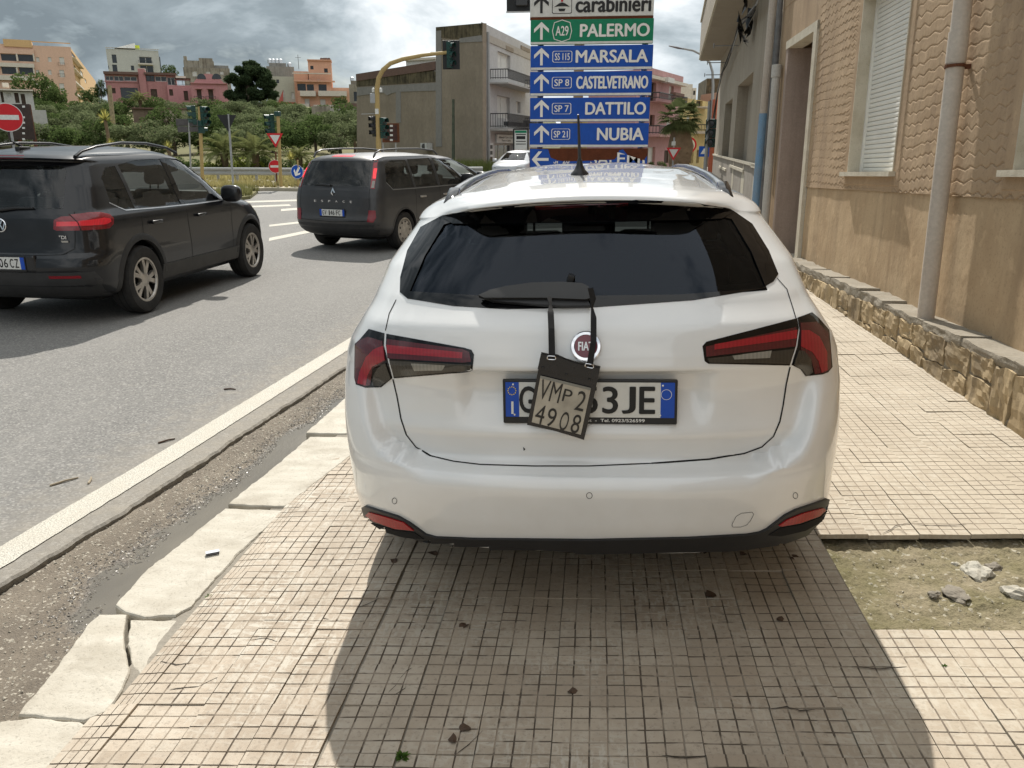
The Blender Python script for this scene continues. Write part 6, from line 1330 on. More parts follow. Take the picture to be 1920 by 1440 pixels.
k = .085; T = Matrix.Translation((xof(1013, 299), YS - .0185, zof(299))) @ Matrix.Rotation(math.pi / 2, 4, 'X') @ Matrix.Rotation(math.pi / 2, 4, 'Z'); A1 = [(-.16, -1.0), (.16, -1.0), (.16, .42), (.92, -.22), (.92, .20), (0, 1.0), (-.92, .20), (-.92, -.22), (-.16, .42)]
mesh_obj('arrow', [T @ Vector((a * k, b * k, 0)) for a, b in A1], [(0, 1, 2, 8), (2, 3, 4, 5), (2, 5, 8), (8, 5, 6, 7)], WHT, p)
def clip_text(name, txt, px0, px1, py, h, cut):
    V, F = text_mesh(txt, 1.0, .010, 1.0, 'LEFT'); xs = [v.x for v in V]; ys = [v.y for v in V]; a, b, c, d = min(xs), max(xs), min(ys), max(ys); X0, X1 = xof(px0, py), xof(px1, py)
    P = [Vector((X0 + (v.x - a) / (b - a) * (X1 - X0), YS - .0185, zof(py) + ((v.y - c) / (d - c) - .5) * h)) for v in V]
    bm = bmesh.new(); vs = [bm.verts.new(q) for q in P]
    for f in F:
        try: bm.faces.new([vs[i] for i in f])
        except ValueError: pass
    for co, no in cut: bmesh.ops.bisect_plane(bm, geom=bm.verts[:] + bm.edges[:] + bm.faces[:], plane_co=co, plane_no=no, clear_outer=True)
    me = bpy.data.meshes.new(name); bm.to_mesh(me); bm.free(); me.materials.append(WHT); return link(bpy.data.objects.new(name, me), p)
clip_text('lettering', 'SAL', 1107, 1156, 298, .115, [((0, 0, zof(300)), (0, 0, 1))]); clip_text('lettering', 'EMI', 1157, 1209, 297, .115, [((xof(1165, 290), 0, zof(287)), (.30, 0, 1))])
clip_text('road_number', 'SP 20', 1038, 1068, 301, .06, [((0, 0, zof(302)), (0, 0, 1))])
# ---- signal with backboard hung beside the sign stack, seen from behind
def sig_heads(mb, c, n, r, face, body=0, lens=1, pitch=.24):
    """row of visored lamps; face = unit vector the lamps look to"""
    f = Vector(face).normalized(); s_ = f.cross(UP).normalized()
    for k in range(n):
        q = Vector(c) + UP * (pitch * (n / 2 - .5 - k)); R = Matrix((s_, UP.cross(s_) * 0 + f, UP)).transposed().to_4x4()
        T = Matrix.Translation(q) @ R
        mb.bevbox(-.15, .15, -.12, .04, -pitch / 2 + .004, pitch / 2 - .004, .02, body, T); mb.lathe([(r, .04), (r * .9, .055), (0, .06)], 14, 'y', lens, T)
        # visor
        V, F = [], []
        for a in np.linspace(rad(-20), rad(200), 12):
            for d in (.04, .26 - .06 * abs(math.cos(a))): V.append(T @ Vector((r * 1.12 * math.cos(a), d, r * 1.12 * math.sin(a))))
        F = [(2 * i, 2 * i + 1, 2 * i + 3, 2 * i + 2) for i in range(11)]; mb.add(V, F, body)
SIGB = flat('signal_green', (.010, .045, .038), .4, var=.2); SIGL = flat('signal_lens', (.02, .02, .02), .15, var=.1); SIGK = flat('signal_board', (.013, .014, .015), .6, var=.2); YPOLE = grime('yellow_pole', (.40, .295, .125), (.27, .19, .09), .55, 2.5, .5, True, .0, 'World', 30)
Y = 9.4; q = at(970, 4, Y); sg = wthing('overhead_signal', 'black backboard of an overhead traffic light at the top left of the sign stack', 'traffic light', (q.x, Y, 3.4))
a, b = at(950, 24, Y), at(994, -60, Y); m = MB(); m.bevbox(a.x, a.x + .55, Y - .012, Y + .012, a.z, a.z + .85, .01); bo = m.build('backboard', SIGK, sg); m = MB(); m.box(a.x - .004, a.x + .554, Y - .014, Y - .0125, a.z - .004, a.z + .012); m.build('edge_strip', flat('edge_white', (.5, .5, .5), .5), bo)
m = MB(); sig_heads(m, (a.x + .17, Y + .15, a.z + .42), 3, .09, (0, 1, 0)); m.bevbox(a.x + .1, a.x + .24, Y - .05, Y - .012, a.z + .06, a.z + .12, .01, 1); m.build('signal_head', [SIGB, SIGL], bo); m = MB(); m.cyl((a.x + .8, Y + .1, -.1), (a.x + .8, Y + .1, 4.6), .055, n=12); m.tube([(a.x + .8, Y + .1, 4.4), (a.x + .5, Y + .1, 4.5), (a.x + .2, Y + .08, 4.3), (a.x + .2, Y + .05, a.z + .8)], .03, 8); m.build('pole', YPOLE, sg, True)

# ================================================================ POLES, SIGNALS AND SIGNS ACROSS THE JUNCTION
def base_at(px, py): return gp(px, py, ROADZ)
def disc_sign(root, c, r, mats, kind, tilt=0.0, squash=1.0, nrm=None):
    """flat sign plate facing back to the viewer side; kind: noentry, yield, keep, back, crossing"""
    d = (Vector((CAMP.x, CAMP.y, 0)) - Vector((c.x, c.y, 0))).normalized() if nrm is None else Vector(nrm).normalized(); s_ = UP.cross(d).normalized(); T = Matrix.Translation(c) @ Matrix((s_, UP, d)).transposed().to_4x4() @ Matrix.Rotation(tilt, 4, 'Y')
    def disk(nm, rr, z, mat, par, n=32):
        m = MB(); m.lathe([(rr, z - .006), (rr, z), (0, z)], n, 'z', 0, T); return m.build(nm, mat, par)
    if kind == 'noentry':
        p_ = disk('sign_plate', r, 0, SWHITE, root); disk('red_disc', r * .95, .003, mats, p_); m = MB(); m.box(-r * .72, r * .72, -r * .17, r * .17, .001, .005, 0, T); m.build('white_bar', SWHITE, p_)
    elif kind == 'keep':
        p_ = disk('sign_plate', r, 0, SWHITE, root); disk('blue_disc', r * .94, .003, SBLUE, p_); A1 = [(-.16, -.75), (.16, -.75), (.16, .20), (.55, -.18), (.55, .16), (0, .70), (-.55, .16), (-.55, -.18), (-.16, .20)]; R = T @ Matrix.Rotation(rad(150), 4, 'Z')
        mesh_obj('arrow', [R @ Vector((a * r, b * r, .006)) for a, b in A1], [(0, 1, 2, 8), (2, 3, 4, 5), (2, 5, 8), (8, 5, 6, 7)], WHT, p_)
    elif kind == 'yield':
        def tri(nm, rr, z, mat, par):
            V = [T @ Vector((rr * math.cos(a), rr * math.sin(a), zz__)) for zz__ in (z, z - .006) for a in (rad(-90), rad(30), rad(150))]; return mesh_obj(nm, V, [(0, 1, 2), (5, 4, 3), (0, 3, 4, 1), (1, 4, 5, 2), (2, 5, 3, 0)], mat, par)
        p_ = tri('sign_plate', r, 0, mats, root); tri('white_field', r * .62, .004, SWHITE, p_)
    elif kind == 'tri_back':
        V = [T @ Vector((r * math.cos(a), r * math.sin(a), z)) for z in (0, -.006) for a in (rad(-90), rad(30), rad(150))]; p_ = mesh_obj('sign_plate', V, [(0, 1, 2), (5, 4, 3), (0, 3, 4, 1), (1, 4, 5, 2), (2, 5, 3, 0)], mats, root)
    elif kind == 'speed':
        p_ = disk('sign_plate', r, 0, flat('ring_red', (.42, .01, .02), .5, var=.05), root); disk('white_field', r * .78, .003, SWHITE, p_); put_text('lettering', '50', SBLK, p_, T @ Matrix.Translation((0, 0, .006)), r * .8, r * 1.0, bold=.02)
    elif kind == 'crossing':
        m = MB(); m.box(-r, r, -r, r, -.006, 0, 0, T); p_ = m.build('sign_plate', SBLUE, root); mesh_obj('white_triangle', [T @ Vector((r * .75 * math.cos(a), r * .75 * math.sin(a) - .1 * r, .003)) for a in (rad(90), rad(210), rad(330))], [(0, 1, 2)], SWHITE, p_)
    return p_
SRED = flat('sign_signal_red', (.50, .012, .02), .4, var=.06)
def post(name, label, cat, bx, by, tx, ty, r, mat, Y=None):
    b = base_at(bx, by) if Y is None else at(bx, by, Y); t = at(tx, ty, b.y); b = Vector((b.x, b.y, ROADZ - .1)); t.x, b.x = t.x, b.x
    root = wthing(name, label, cat, Vector((b.x, b.y, ROADZ))); m = MB(); m.cyl(b, t, r, r, n=10); m.build('post', mat, root, True); return root, b.y
# signals on yellow poles
r_, Yp = post('traffic_signal', 'green traffic light on a yellow pole above a red-edged give way sign', 'traffic light', 527, 356, 521, 216, .065, YPOLE)
q = at(507, 234, Yp); m = MB(); sig_heads(m, q, 3, .10, (-.6, -.6, 0), pitch=.26); m.box(q.x, q.x + .3, Yp - .02, Yp + .02, q.z + .1, q.z + .14); m.build('signal_head', [SIGB, SIGL], r_)
q = at(518, 259, Yp) + Vector((0, -.12, 0)); disc_sign(r_, q, .36, SRED, 'yield')
m = MB(); q = at(521, 214, Yp); m.bevbox(q.x - .12, q.x + .1, Yp - .1, Yp + .1, q.z - .08, q.z + .1, .03); m.build('pole_cap', SIGB, r_)
r_, Yp = post('no_entry_sign', 'small red no entry sign on a rusty post beside the yellow pole', 'sign', 519, 353, 517, 285, .03, RUST); disc_sign(r_, at(517, 312, Yp) + Vector((0, -.06, 0)), .26, SRED, 'noentry')
r_, Yp = post('sign_pole', 'grey pole with the dark back of a triangular sign, behind the SUV bonnet', 'sign', 438, 359, 428, 214, .04, SGREY); disc_sign(r_, at(427, 226, Yp) + Vector((0, -.05, 0)), .40, SIGK, 'tri_back')
r_, Yp = post('traffic_signal', 'pair of green traffic light heads on a yellow pole left of the grey sign pole', 'traffic light', 380, 352, 374, 200, .07, YPOLE)
for (a, b, f) in ((362, 216, (-.8, -.4, 0)), (385, 218, (.8, -.4, 0)), (378, 238, (.5, .8, 0))):
    m = MB(); sig_heads(m, at(a, b, Yp), 3 if b < 230 else 2, .10, f, pitch=.25); m.build('signal_head', [SIGB, SIGL], r_)
r_, Yp = post('sign_pole', 'slim grey pole with two dark sign backs, left of the twin signal heads', 'sign', 359, 352, 354, 224, .035, SGREY)
for (a, b, c, d) in ((331, 352, 223, 236), (334, 352, 237, 248), (356, 374, 225, 237), (356, 372, 238, 247)):
    P, Q_ = at(a, d, Yp), at(c if False else b, c, Yp); m = MB(); m.bevbox(P.x, Q_.x, Yp - .03, Yp, P.z, Q_.z, .01); m.build('sign_back', flat('dull_back', (.07, .065, .065), .7, var=.2), r_)
r_, Yp = post('keep_left_sign', 'round blue arrow sign turned half away on a yellow post', 'sign', 559, 356, 558, 300, .035, YPOLE); disc_sign(r_, at(558, 322, Yp) + Vector((0, -.06, 0)), .27, None, 'keep', nrm=(.72, -.62, 0))
b = base_at(556, 349); tb = wthing('planter_tub', 'dark plastic tub standing behind the blue arrow sign', 'tub', b); m = MB(); m.lathe([(.0, 0), (.28, 0), (.36, .62), (.39, .66), (.36, .67), (.33, .62), (0, .6)], 18, 'z', 0, Matrix.Translation(b + Vector((.2, .4, 0)))); m.build('tub', flat('dark_tub', (.02, .024, .022), .5), tb, True)
# big no entry sign at the left edge with the rusty board frame behind it
Yn = 18.5; c = at(14, 220, Yn); r_ = wthing('no_entry_sign', 'large red no entry sign above the SUV roof at the left edge', 'sign', (c.x, Yn, ROADZ)); m = MB(); m.cyl((c.x, Yn + .04, ROADZ), (c.x, Yn + .04, c.z + .3), .03, n=10); m.build('post', SGREY, r_, True); disc_sign(r_, c, .325, SRED, 'noentry')
Yn = 19.2; r_ = wthing('board_frame', 'rusty steel frame with small white reflectors behind the large no entry sign', 'sign frame', (at(40, 230, Yn).x, Yn, ROADZ)); m = MB()
for px in (24, 53): q = at(px, 196, Yn); m.box(q.x - .03, q.x + .03, Yn, Yn + .05, ROADZ, q.z)
P, Q_ = at(18, 262, Yn), at(56, 195, Yn); fr = m.build('upright', RUST, r_); m = MB(); m.bevbox(P.x, Q_.x, Yn - .03, Yn - .005, P.z, Q_.z, .005); bo = m.build('board', flat('dark_brown_board', (.035, .022, .018), .7, var=.3), r_)
for py in (200, 220, 230, 240, 250, 261): q = at(46, py, Yn); m = MB(); m.box(q.x - .035, q.x + .035, Yn - .036, Yn - .031, q.z - .022, q.z + .022); m.build('reflector', SWHITE, bo)
for (a, b) in ((34, 40), (60, 68)): m = MB(); m.tube([at(a, 252, Yn + .3), at(b, 272, Yn + .3)], .02, 6); m.build('stay', SGREY, r_)
# yellow mast with overhanging arm
Ym = 37.0; mast = wthing('signal_mast', 'yellow mast with curved arm carrying a black backed traffic light over the road', 'traffic light', at(712, 330, Ym))
path = [at(a, b, Ym) for a, b in ((713, 335), (711, 300), (708.5, 240), (707, 180), (707, 165), (710, 146), (718, 131), (732, 119), (755, 111), (790, 104), (845, 97.5))]; path[0].z = ROADZ
m = MB(); m.tube(path, [.13, .125, .12, .115, .11, .105, .10, .095, .09, .08, .07], 12); m.build('mast_arm', YPOLE, mast, True)
P, Q_ = at(830, 130, Ym), at(861, 75, Ym); m = MB(); m.bevbox(P.x, Q_.x, Ym + .05, Ym + .09, P.z, Q_.z, .02); m.build('backboard', SIGK, mast); m = MB(); sig_heads(m, at(845, 103, Ym) + Vector((0, .0, 0)), 3, .12, (.85, -.5, 0), pitch=.36); m.build('signal_head', [SIGB, SIGL], mast)
for (a, b, f, n_) in ((701, 237, (-.75, -.6, 0), 3), (720, 240, (.8, -.5, 0), 3)):
    m = MB(); sig_heads(m, at(a, b, Ym), n_, .12, f, pitch=.30); m.build('signal_head', [SIGK if a < 710 else SIGB, SIGL], mast)
P, Q_ = at(695, 194, Ym), at(704, 175, Ym); m = MB(); m.bevbox(P.x, Q_.x, Ym - .1, Ym + .1, P.z, Q_.z, .03); m.build('control_box', flat('pale_box', (.30, .31, .32), .5), mast)
m = MB(); q = at(707, 169, Ym); m.tube([q + Vector((-.18, 0, 0)), q + Vector((.18, 0, 0))], .02, 6)
for s_ in (-.17, .17): m.lathe([(0, -.1), (.07, -.08), (.07, .08), (0, .1)], 10, 'z', 0, Matrix.Translation(q + Vector((s_, 0, 0))))
m.build('camera_pair', SWHITE, mast, True); m = MB(); P, Q_ = at(705, 214, Ym), at(711, 204, Ym); m.box(P.x, Q_.x, Ym - .14, Ym - .12, P.z, Q_.z); m.build('sticker', SWHITE, mast)
m = MB(); m.tube([at(678, 214, Ym), at(706, 213, Ym)], .02, 6); m.build('stay_wire_arm', SGREY, mast)
Yb = 39.0; r_ = wthing('board_frame', 'brown sign board with four white reflectors on grey posts right of the yellow mast', 'sign frame', at(734, 320, Yb)); P, Q_ = at(717, 267, Yb), at(748, 231, Yb); m = MB(); m.bevbox(P.x, Q_.x, Yb, Yb + .04, P.z, Q_.z, .01); bo = m.build('board', RUST, r_)
m = MB(); P2, Q2 = at(721, 263, Yb), at(744, 235, Yb); m.box(P2.x, Q2.x, Yb - .012, Yb - .001, P2.z, Q2.z); m.build('inner_face', flat('dark_red_board', (.05, .022, .018), .7, var=.3), bo)
for py in (236, 244.5, 253.5, 262.5): q = at(734, py, Yb); m = MB(); m.box(q.x - .07, q.x + .07, Yb - .02, Yb - .013, q.z - .045, q.z + .045); m.build('reflector', SWHITE, bo)
for px in (716, 740): q = at(px, 238, Yb); m = MB(); m.cyl((q.x, Yb + .06, ROADZ), (q.x, Yb + .06, q.z), .035, n=8); m.build('post', SGREY, r_)
Yb = 30.0; q = at(797, 303, Yb); r_ = wthing('round_sign', 'dark back of a round sign above the people carrier roof', 'sign', (q.x, Yb, ROADZ)); m = MB(); m.lathe([(.27, 0), (.27, -.01), (0, -.01)], 24, 'y', 0, Matrix.Translation(q)); m.build('sign_back', SIGK, r_); m = MB(); m.cyl((q.x, Yb + .03, ROADZ), (q.x, Yb + .03, q.z), .03, n=8); m.build('post', SGREY, r_)
# utility pole against the concrete wall
Yb = 46.5; r_ = wthing('utility_pole', 'thin dark green pole against the concrete gable wall', 'pole', at(850, 320, Yb)); m = MB(); m.cyl((at(850, 320, Yb).x, Yb, ROADZ), at(850, 186, Yb), .10, .07, n=8); m.build('post', flat('green_pole', (.06, .075, .05), .7, var=.3), r_)
# wooden utility pole on the slope left
Yb = 62.0; r_ = wthing('utility_pole', 'leaning weathered timber pole among the shrubs on the slope', 'pole', at(215, 275, Yb)); m = MB(); m.cyl(at(216, 275, Yb), at(205, 160, Yb), .20, .15, n=8); m.build('post', flat('pole_timber', (.30, .24, .14), .8, var=.3), r_)
# guard rail along the verge
GR = grime('guard_rail', (.36, .37, .36), (.24, .22, .19), .5, .8, .5, False, .0, 'World', 12)
def guard(label, p0, p1, n):
    a, b = base_at(*p0), base_at(*p1); root = wthing('guard_rail', label, 'guard rail', (a + b) / 2); u = (b - a).normalized(); w = u.cross(UP)
    prof = [(0, .78), (.05, .74), (.05, .68), (0, .64), (0, .60), (.05, .56), (.05, .50), (0, .46)]; m = MB(); V = [a + w * q[0] + UP * q[1] for q in prof] + [b + w * q[0] + UP * q[1] for q in prof]; k = len(prof); m.add(V, [(i, i + 1, i + 1 + k, i + k) for i in range(k - 1)]); m.build('beam', GR, root)
    for i in range(n): q = a.lerp(b, (i + .5) / n); m = MB(); m.box(q.x - .05, q.x + .05, q.y + .08, q.y + .16, ROADZ - .1, q.z + .75); m.build('post', GR, root)
guard('long grey guard rail along the far verge behind the dark SUV', (150, 346), (572, 350), 12); guard('short grey guard rail behind the dark blue hatchback', (795, 348), (905, 346), 5)
# ---- far right: lamp, signal, signs
Yl = 44.0; r_ = wthing('street_lamp', 'grey street lamp curving out over the road near the balcony end', 'street lamp', at(1338, 320, Yl)); m = MB(); P = [at(a, b, Yl) for a, b in ((1330, 325), (1334, 230), (1337, 160), (1336, 135), (1331, 118), (1318, 104), (1300, 95), (1280, 91))]; P[0].z = ROADZ; m.tube(P, [.09, .08, .07, .065, .06, .055, .05, .045], 8); m.build('column', SGREY, r_, True); a, b = at(1282, 92, Yl), at(1254, 86, Yl); m = MB(); m.tube([a, a.lerp(b, .4), b], [.06, .11, .05], 8, 0, True, (1.4, .5)); m.build('lamp_head', flat('lamp_grey', (.10, .10, .11), .5), r_, True)
Yl = 25.0; r_ = wthing('traffic_signal', 'dark green traffic light seen edge-on beside the greige building', 'traffic light', at(1330, 330, Yl)); q = at(1332, 250, Yl); m = MB(); m.cyl((q.x - .08, Yl, ROADZ), (q.x - .08, Yl, q.z + .9), .05, n=8); m.build('pole', SGREY, r_); m = MB(); sig_heads(m, q, 3, .10, (-.2, -.98, 0), pitch=.27); m.build('signal_head', [SIGB, SIGL], r_)
Yl = 30.0; q = at(1263, 285, Yl); r_ = wthing('give_way_sign', 'narrow give way sign in front of the palm trunk', 'sign', (q.x, Yl, ROADZ)); m = MB(); m.cyl((q.x, Yl + .04, ROADZ), (q.x, Yl + .04, q.z + .5), .03, n=8); m.build('post', SGREY, r_); disc_sign(r_, q, .30, SRED, 'yield'); P = at(1263, 269, Yl); m = MB(); m.box(P.x - .07, P.x + .07, Yl - .01, Yl + .01, P.z - .07, P.z + .07); m.build('small_plate', SWHITE, r_)
Yl = 38.0; q = at(1291, 272, Yl); r_ = wthing('speed_sign', 'round red-ringed speed limit sign right of the palm trunk', 'sign', (q.x, Yl, ROADZ)); m = MB(); m.cyl((q.x, Yl + .04, ROADZ), (q.x, Yl + .04, q.z), .03, n=8); m.build('post', SGREY, r_); disc_sign(r_, q, .36, None, 'speed')
Yl = 33.0; q = at(1320, 284, Yl); r_ = wthing('crossing_sign', 'square blue pedestrian crossing sign by the street corner', 'sign', (q.x, Yl, ROADZ)); m = MB(); m.cyl((q.x + .05, Yl + .04, ROADZ), (q.x + .05, Yl + .04, q.z + .2), .03, n=8); m.build('post', SGREY, r_); disc_sign(r_, q, .20, None, 'crossing')
# ================================================================ HILLSIDE
HY, HZ = (40, 60, 80, 100, 112, 130, 145, 165, 200, 320), (0, 1.0, 3.2, 5.6, 6.8, 7.4, 7.9, 9.4, 11, 15)
def hz(x, y):
    t = max(0.0, min(1.0, (y - 40.0) / 128.0)); s = float(np.interp(y, HY, HZ)) / 12.6; f = max(0.0, min(1.0, (-6 - x) / 16.0)); f = f * f * (3 - 2 * f)
    return -.16 + f * (12.6 * s + .5 * mnoise.noise((x * .06, y * .06, 0)) * min(1, t * 6)) 
xs = np.concatenate([np.arange(-260, -60, 8.0), np.arange(-60, 10, 2.0)]); ys = np.concatenate([np.arange(33, 100, 2.0), np.arange(100, 320, 8.0)])
V = np.array([(x, y, hz(x, y) - (0.0 if y > 34 else .05)) for y in ys for x in xs]); nx, ny = len(xs), len(ys); I = np.arange(nx * ny).reshape(ny, nx); Q = np.stack([I[:-1, :-1], I[:-1, 1:], I[1:, 1:], I[1:, :-1]], -1).reshape(-1, 4)
GRASSY = grime('dry_grass_ground', (.16, .145, .065), (.075, .085, .035), .95, .12, .9, False, .3, 'World', 2.5)
tag(np_mesh('hill', V, Q, GRASSY, smooth=True), kind='structure')
# far verge with kerb across the junction
m = MB(); P = [base_at(*q) for q in ((300, 361), (420, 361), (500, 358), (575, 359), (640, 361), (700, 352), (700, 340), (300, 340))]; n = len(P); m.add([q + UP * .12 for q in P] + [q for q in P], [tuple(range(n))] + [(i, i + n, (i + 1) % n + n, (i + 1) % n) for i in range(n)]); tag(m.build('verge', grime('pale_verge', (.42, .38, .30), (.22, .20, .11), .9, .5, .8, False, .2, 'World', 6)), kind='structure')
m = MB(); P = [base_at(*q) for q in ((395, 376), (440, 366), (484, 362), (470, 373), (420, 381))]; n = len(P); m.add([q + UP * .1 for q in P] + [q for q in P], [tuple(range(n))] + [(i, i + n, (i + 1) % n + n, (i + 1) % n) for i in range(n)]); tag(m.build('traffic_island', GRASSY), kind='structure')

# ---- facade based buildings
def render_mat(name, c, d, am=.45): return grime(name, c, d, .9, .35, am, True, .15, 'World', 6)
GLZ = flat('dark_window', (.020, .024, .028), .12, var=.3, scale=2, spec=.6); SHW = flat('white_shutter', (.58, .57, .53), .6, var=.08); SHB = flat('brown_shutter', (.07, .045, .03), .7, var=.2); IRON = flat('iron_railing', (.05, .05, .05), .6)
class Bld:
    def __init__(s, name, label, px0, px1, Y0, Y1, mat, thick=12, cat='building', face=True):
        if px1 < 700 and face:      # turn the front square to the line of sight along its right edge
            d1 = ray(px1, 272); d1 = Vector((d1.x, d1.y, 0)); P0 = at(px0, 272, Y0); Y1 = (P0.x * d1.x + P0.y * d1.y) / d1.length_squared * d1.y
        s.f = fac_px(px0, px1, Y0, Y1); c = s.f.pt(s.f.w / 2, 0); s.base = hz(c.x, c.y) if c.x < -6 else ROADZ; s.root = wthing(name, label, cat, Vector((c.x, c.y, s.base))); s.mat = mat; s.th = thick; s.z0 = s.base - 2.5
    def r(s, px0, py0, px1, py1):
        u0, z1 = s.f.uv(px0, py0); u1, _ = s.f.uv(px1, py0); _, z0 = s.f.uv((px0 + px1) / 2, py1); return (min(u0, u1), max(u0, u1), z0, z1)
    def wall(s, px0, px1, pytop, ops=(), mat=None, name='wall', reveal=.22, thick=None, pybot=None, d=0.0):
        u0, zt = s.f.uv(px0, pytop); u1, zt2 = s.f.uv(px1, pytop); zb = s.z0 if pybot is None else s.f.uv(px0, pybot)[1]; O = [s.r(*o[:4]) for o in ops]
        f = s.f if not d else Fac(s.f.P0 + s.f.N * d, s.f.U)
        O = [(max(a, u0 + .02), min(b, u1 - .02), max(c, zb + .02), min(e, zt - .02)) for a, b, c, e in O]
        w = wall_open(f, u0, u1, zb, zt, O, name, mat or s.mat, s.root, reveal, thick or s.th)
        for o, q in zip(ops, O):
            k = o[4] if len(o) > 4 else 'glass'
            if k == 'open': window(f, s.root, *q, flat('deep_shade', (.05, .045, .04), .9), None, reveal + .9, name='opening') if False else window(f, s.root, *q, GLZ, None, reveal + .02)
            elif k == 'glass': window(f, s.root, *q, GLZ, SHW, reveal, bars=1, fw=.07)
            elif k == 'dark': window(f, s.root, *q, GLZ, SHB, reveal, bars=1, fw=.06)
            elif k == 'white': window(f, s.root, *q, SHW, SHW, reveal, bars=1, fw=.05)
            elif k == 'brown': window(f, s.root, *q, SHB, SHB, reveal, bars=1, fw=.05)
        return w
    def slab(s, name, px0, py0, px1, py1, d0, d1, mat):
        m = MB(); u0, u1, z0, z1 = s.r(px0, py0, px1, py1); s.f.box(m, u0, u1, z0, z1, d0, d1); return m.build(name, mat, s.root)
    def rail(s, px0, px1, pyt, pyb, d, mat=IRON, step=.25):
        u0, u1, z0, z1 = s.r(px0, pyt, px1, pyb); return railing(s.f, s.root, u0, u1, z0, z1 - z0, .02, d, mat, step, .02)
PEACH, PEACH2 = render_mat('peach_render', (.64, .43, .32), (.48, .32, .24), .3), render_mat('ochre_render', (.60, .40, .20), (.42, .27, .14), .3)
CREAM = render_mat('cream_render', (.60, .55, .47), (.40, .36, .30), .3)
# 1 orange apartment block on the skyline
b = Bld('apartment_block', 'tall peach apartment block with white balcony bands on the skyline at far left', -60, 131, 172, 170, PEACH, 30)
ops = [(-60, 101, -10, 114, 'open'), (1, 101, 29, 114, 'open'), (33, 102, 61, 115, 'open'), (-60, 126, -10, 138, 'open'), (2, 125, 31, 139, 'open'), (35, 126, 63, 140, 'open')]
for x in (70, 92.5, 115): 
    for k, y in enumerate((107, 131, 156, 178)): ops.append((x - 3.2, y, x + 3.2, y + 9, 'white') if x < 110 else (x - 4.5, y, x + 4.5, y + 14, 'white'))
b.wall(-60, 131, 79, ops)
for (y0, y1) in ((115, 125), (139, 150)): b.slab('balcony_band', -60, y0, 63, y1, 0, .7, CREAM); b.slab('balcony_post', 29.5, y0 - 14, 32.5, y0, 0, .6, CREAM); b.slab('balcony_post', 61, y0 - 14, 63.5, y0, 0, .6, CREAM)
b.slab('roof_parapet', -60, 88, 62, 100, .02, .5, PEACH); b.slab('roof_parapet', 5, 73, 58, 88, -6, .3, PEACH2); b.slab('roof_edge', 58, 77, 131, 80, -.5, .3, PEACH2)
for y in (120, 140, 170): b.rail(109, 121, y - 2, y + 4, .5, IRON, .4)
s2 = Bld('apartment_block', 'ochre side wing with stacked balconies behind the peach block', 131, 170, 186, 260, PEACH2, 6, face=False); s2.wall(131, 170, 88, [(133, 95, 140, 106, 'open'), (133, 115, 140, 126, 'open'), (134, 140, 141, 150, 'open'), (135, 160, 142, 170, 'open'), (150, 130, 154, 140, 'white'), (158, 146, 161, 154, 'white')])
for y in (107, 127, 150, 172): s2.slab('balcony', 131.5, y, 147, y + 9, 0, 1.2, CREAM)
# 2 modern grey block
GREYR = render_mat('pale_grey_render', (.50, .50, .45), (.36, .36, .33), .25)
b = Bld('modern_block', 'pale grey modern block with slanted white roof hood and lime green panel', 198, 296, 162, 162, GREYR, 14)
b.wall(198, 296, 91, [(209, 102, 217.5, 118, 'open'), (210, 121, 219, 136, 'open'), (260, 106, 284, 120, 'glass'), (262, 122, 287, 136, 'glass'), (245, 123, 251, 132, 'open'), (200.5, 123, 204, 129, 'open')])
b.slab('balcony', 259, 119, 286, 122, 0, 1.3, CREAM); b.rail(260, 285, 114, 120, 1.2, IRON, .5); b.slab('roof_edge', 197, 88.5, 297, 91, -.5, .25, CREAM)
u0, z0 = b.f.uv(214, 90); u1, z1 = b.f.uv(252, 80); m = MB(); P = [b.f.pt(u0, z0, -.5), b.f.pt(u1, z0, -.5), b.f.pt(u1, z1, -.5), b.f.pt(u0, z0, -5), b.f.pt(u1, z0, -5), b.f.pt(u1, z1, -5)]; m.add(P, [(0, 1, 2), (5, 4, 3), (0, 2, 5, 3), (1, 4, 5, 2), (0, 3, 4, 1)]); m.build('roof_hood', flat('white_hood', (.75, .75, .72), .6), b.root); b.slab('lime_panel', 252, 84, 261, 91, -2, -.6, flat('lime_green', (.52, .60, .05), .6)); b.slab('side_wing', 296, 106, 300, 140, -8, -.3, flat('charcoal_wing', (.12, .13, .15), .6))
# 3 pink villas
PINK, PINK2 = render_mat('pink_render', (.44, .215, .205), (.30, .155, .145), .5), render_mat('rose_render', (.50, .245, .245), (.34, .18, .175), .45)
RTILE = grime('roof_tiles', (.16, .10, .08), (.08, .06, .05), .9, .8, .6, False, .3, 'World', 8)
b = Bld('pink_villa', 'long dusty pink villa with glazed verandas and a square chimney tower on the slope', 195, 358, 112, 112, PINK, 9)
b.wall(195, 258, 137, [(197, 142, 212, 151, 'glass'), (213, 142, 231, 152, 'glass'), (232, 143, 256, 152, 'glass'), (225, 164, 258, 186, 'open'), (209, 165, 216, 175, 'brown')])
b.wall(258, 271, 129, [], PINK, 'tower', d=.5, thick=4); b.wall(271, 329, 138, [(273, 141, 289, 153, 'dark'), (290, 143, 312, 153, 'glass'), (313, 145, 327, 160, 'glass'), (282, 167, 294, 185, 'brown')], d=.2)
b.wall(313, 358, 160, [(317, 168, 324, 180, 'brown'), (344, 171, 352, 189, 'brown')], PINK2, d=.8)
m = MB(); u0, u1, z0, z1 = b.r(194, 134, 259, 140); b.f.box(m, u0, u1, z1 - .35, z1, -6, .7); m.build('roof', RTILE, b.root); m = MB(); u0, u1, z0, z1 = b.r(270, 136, 330, 142); b.f.box(m, u0, u1, z1 - .3, z1, -6, .8); m.build('roof', RTILE, b.root)
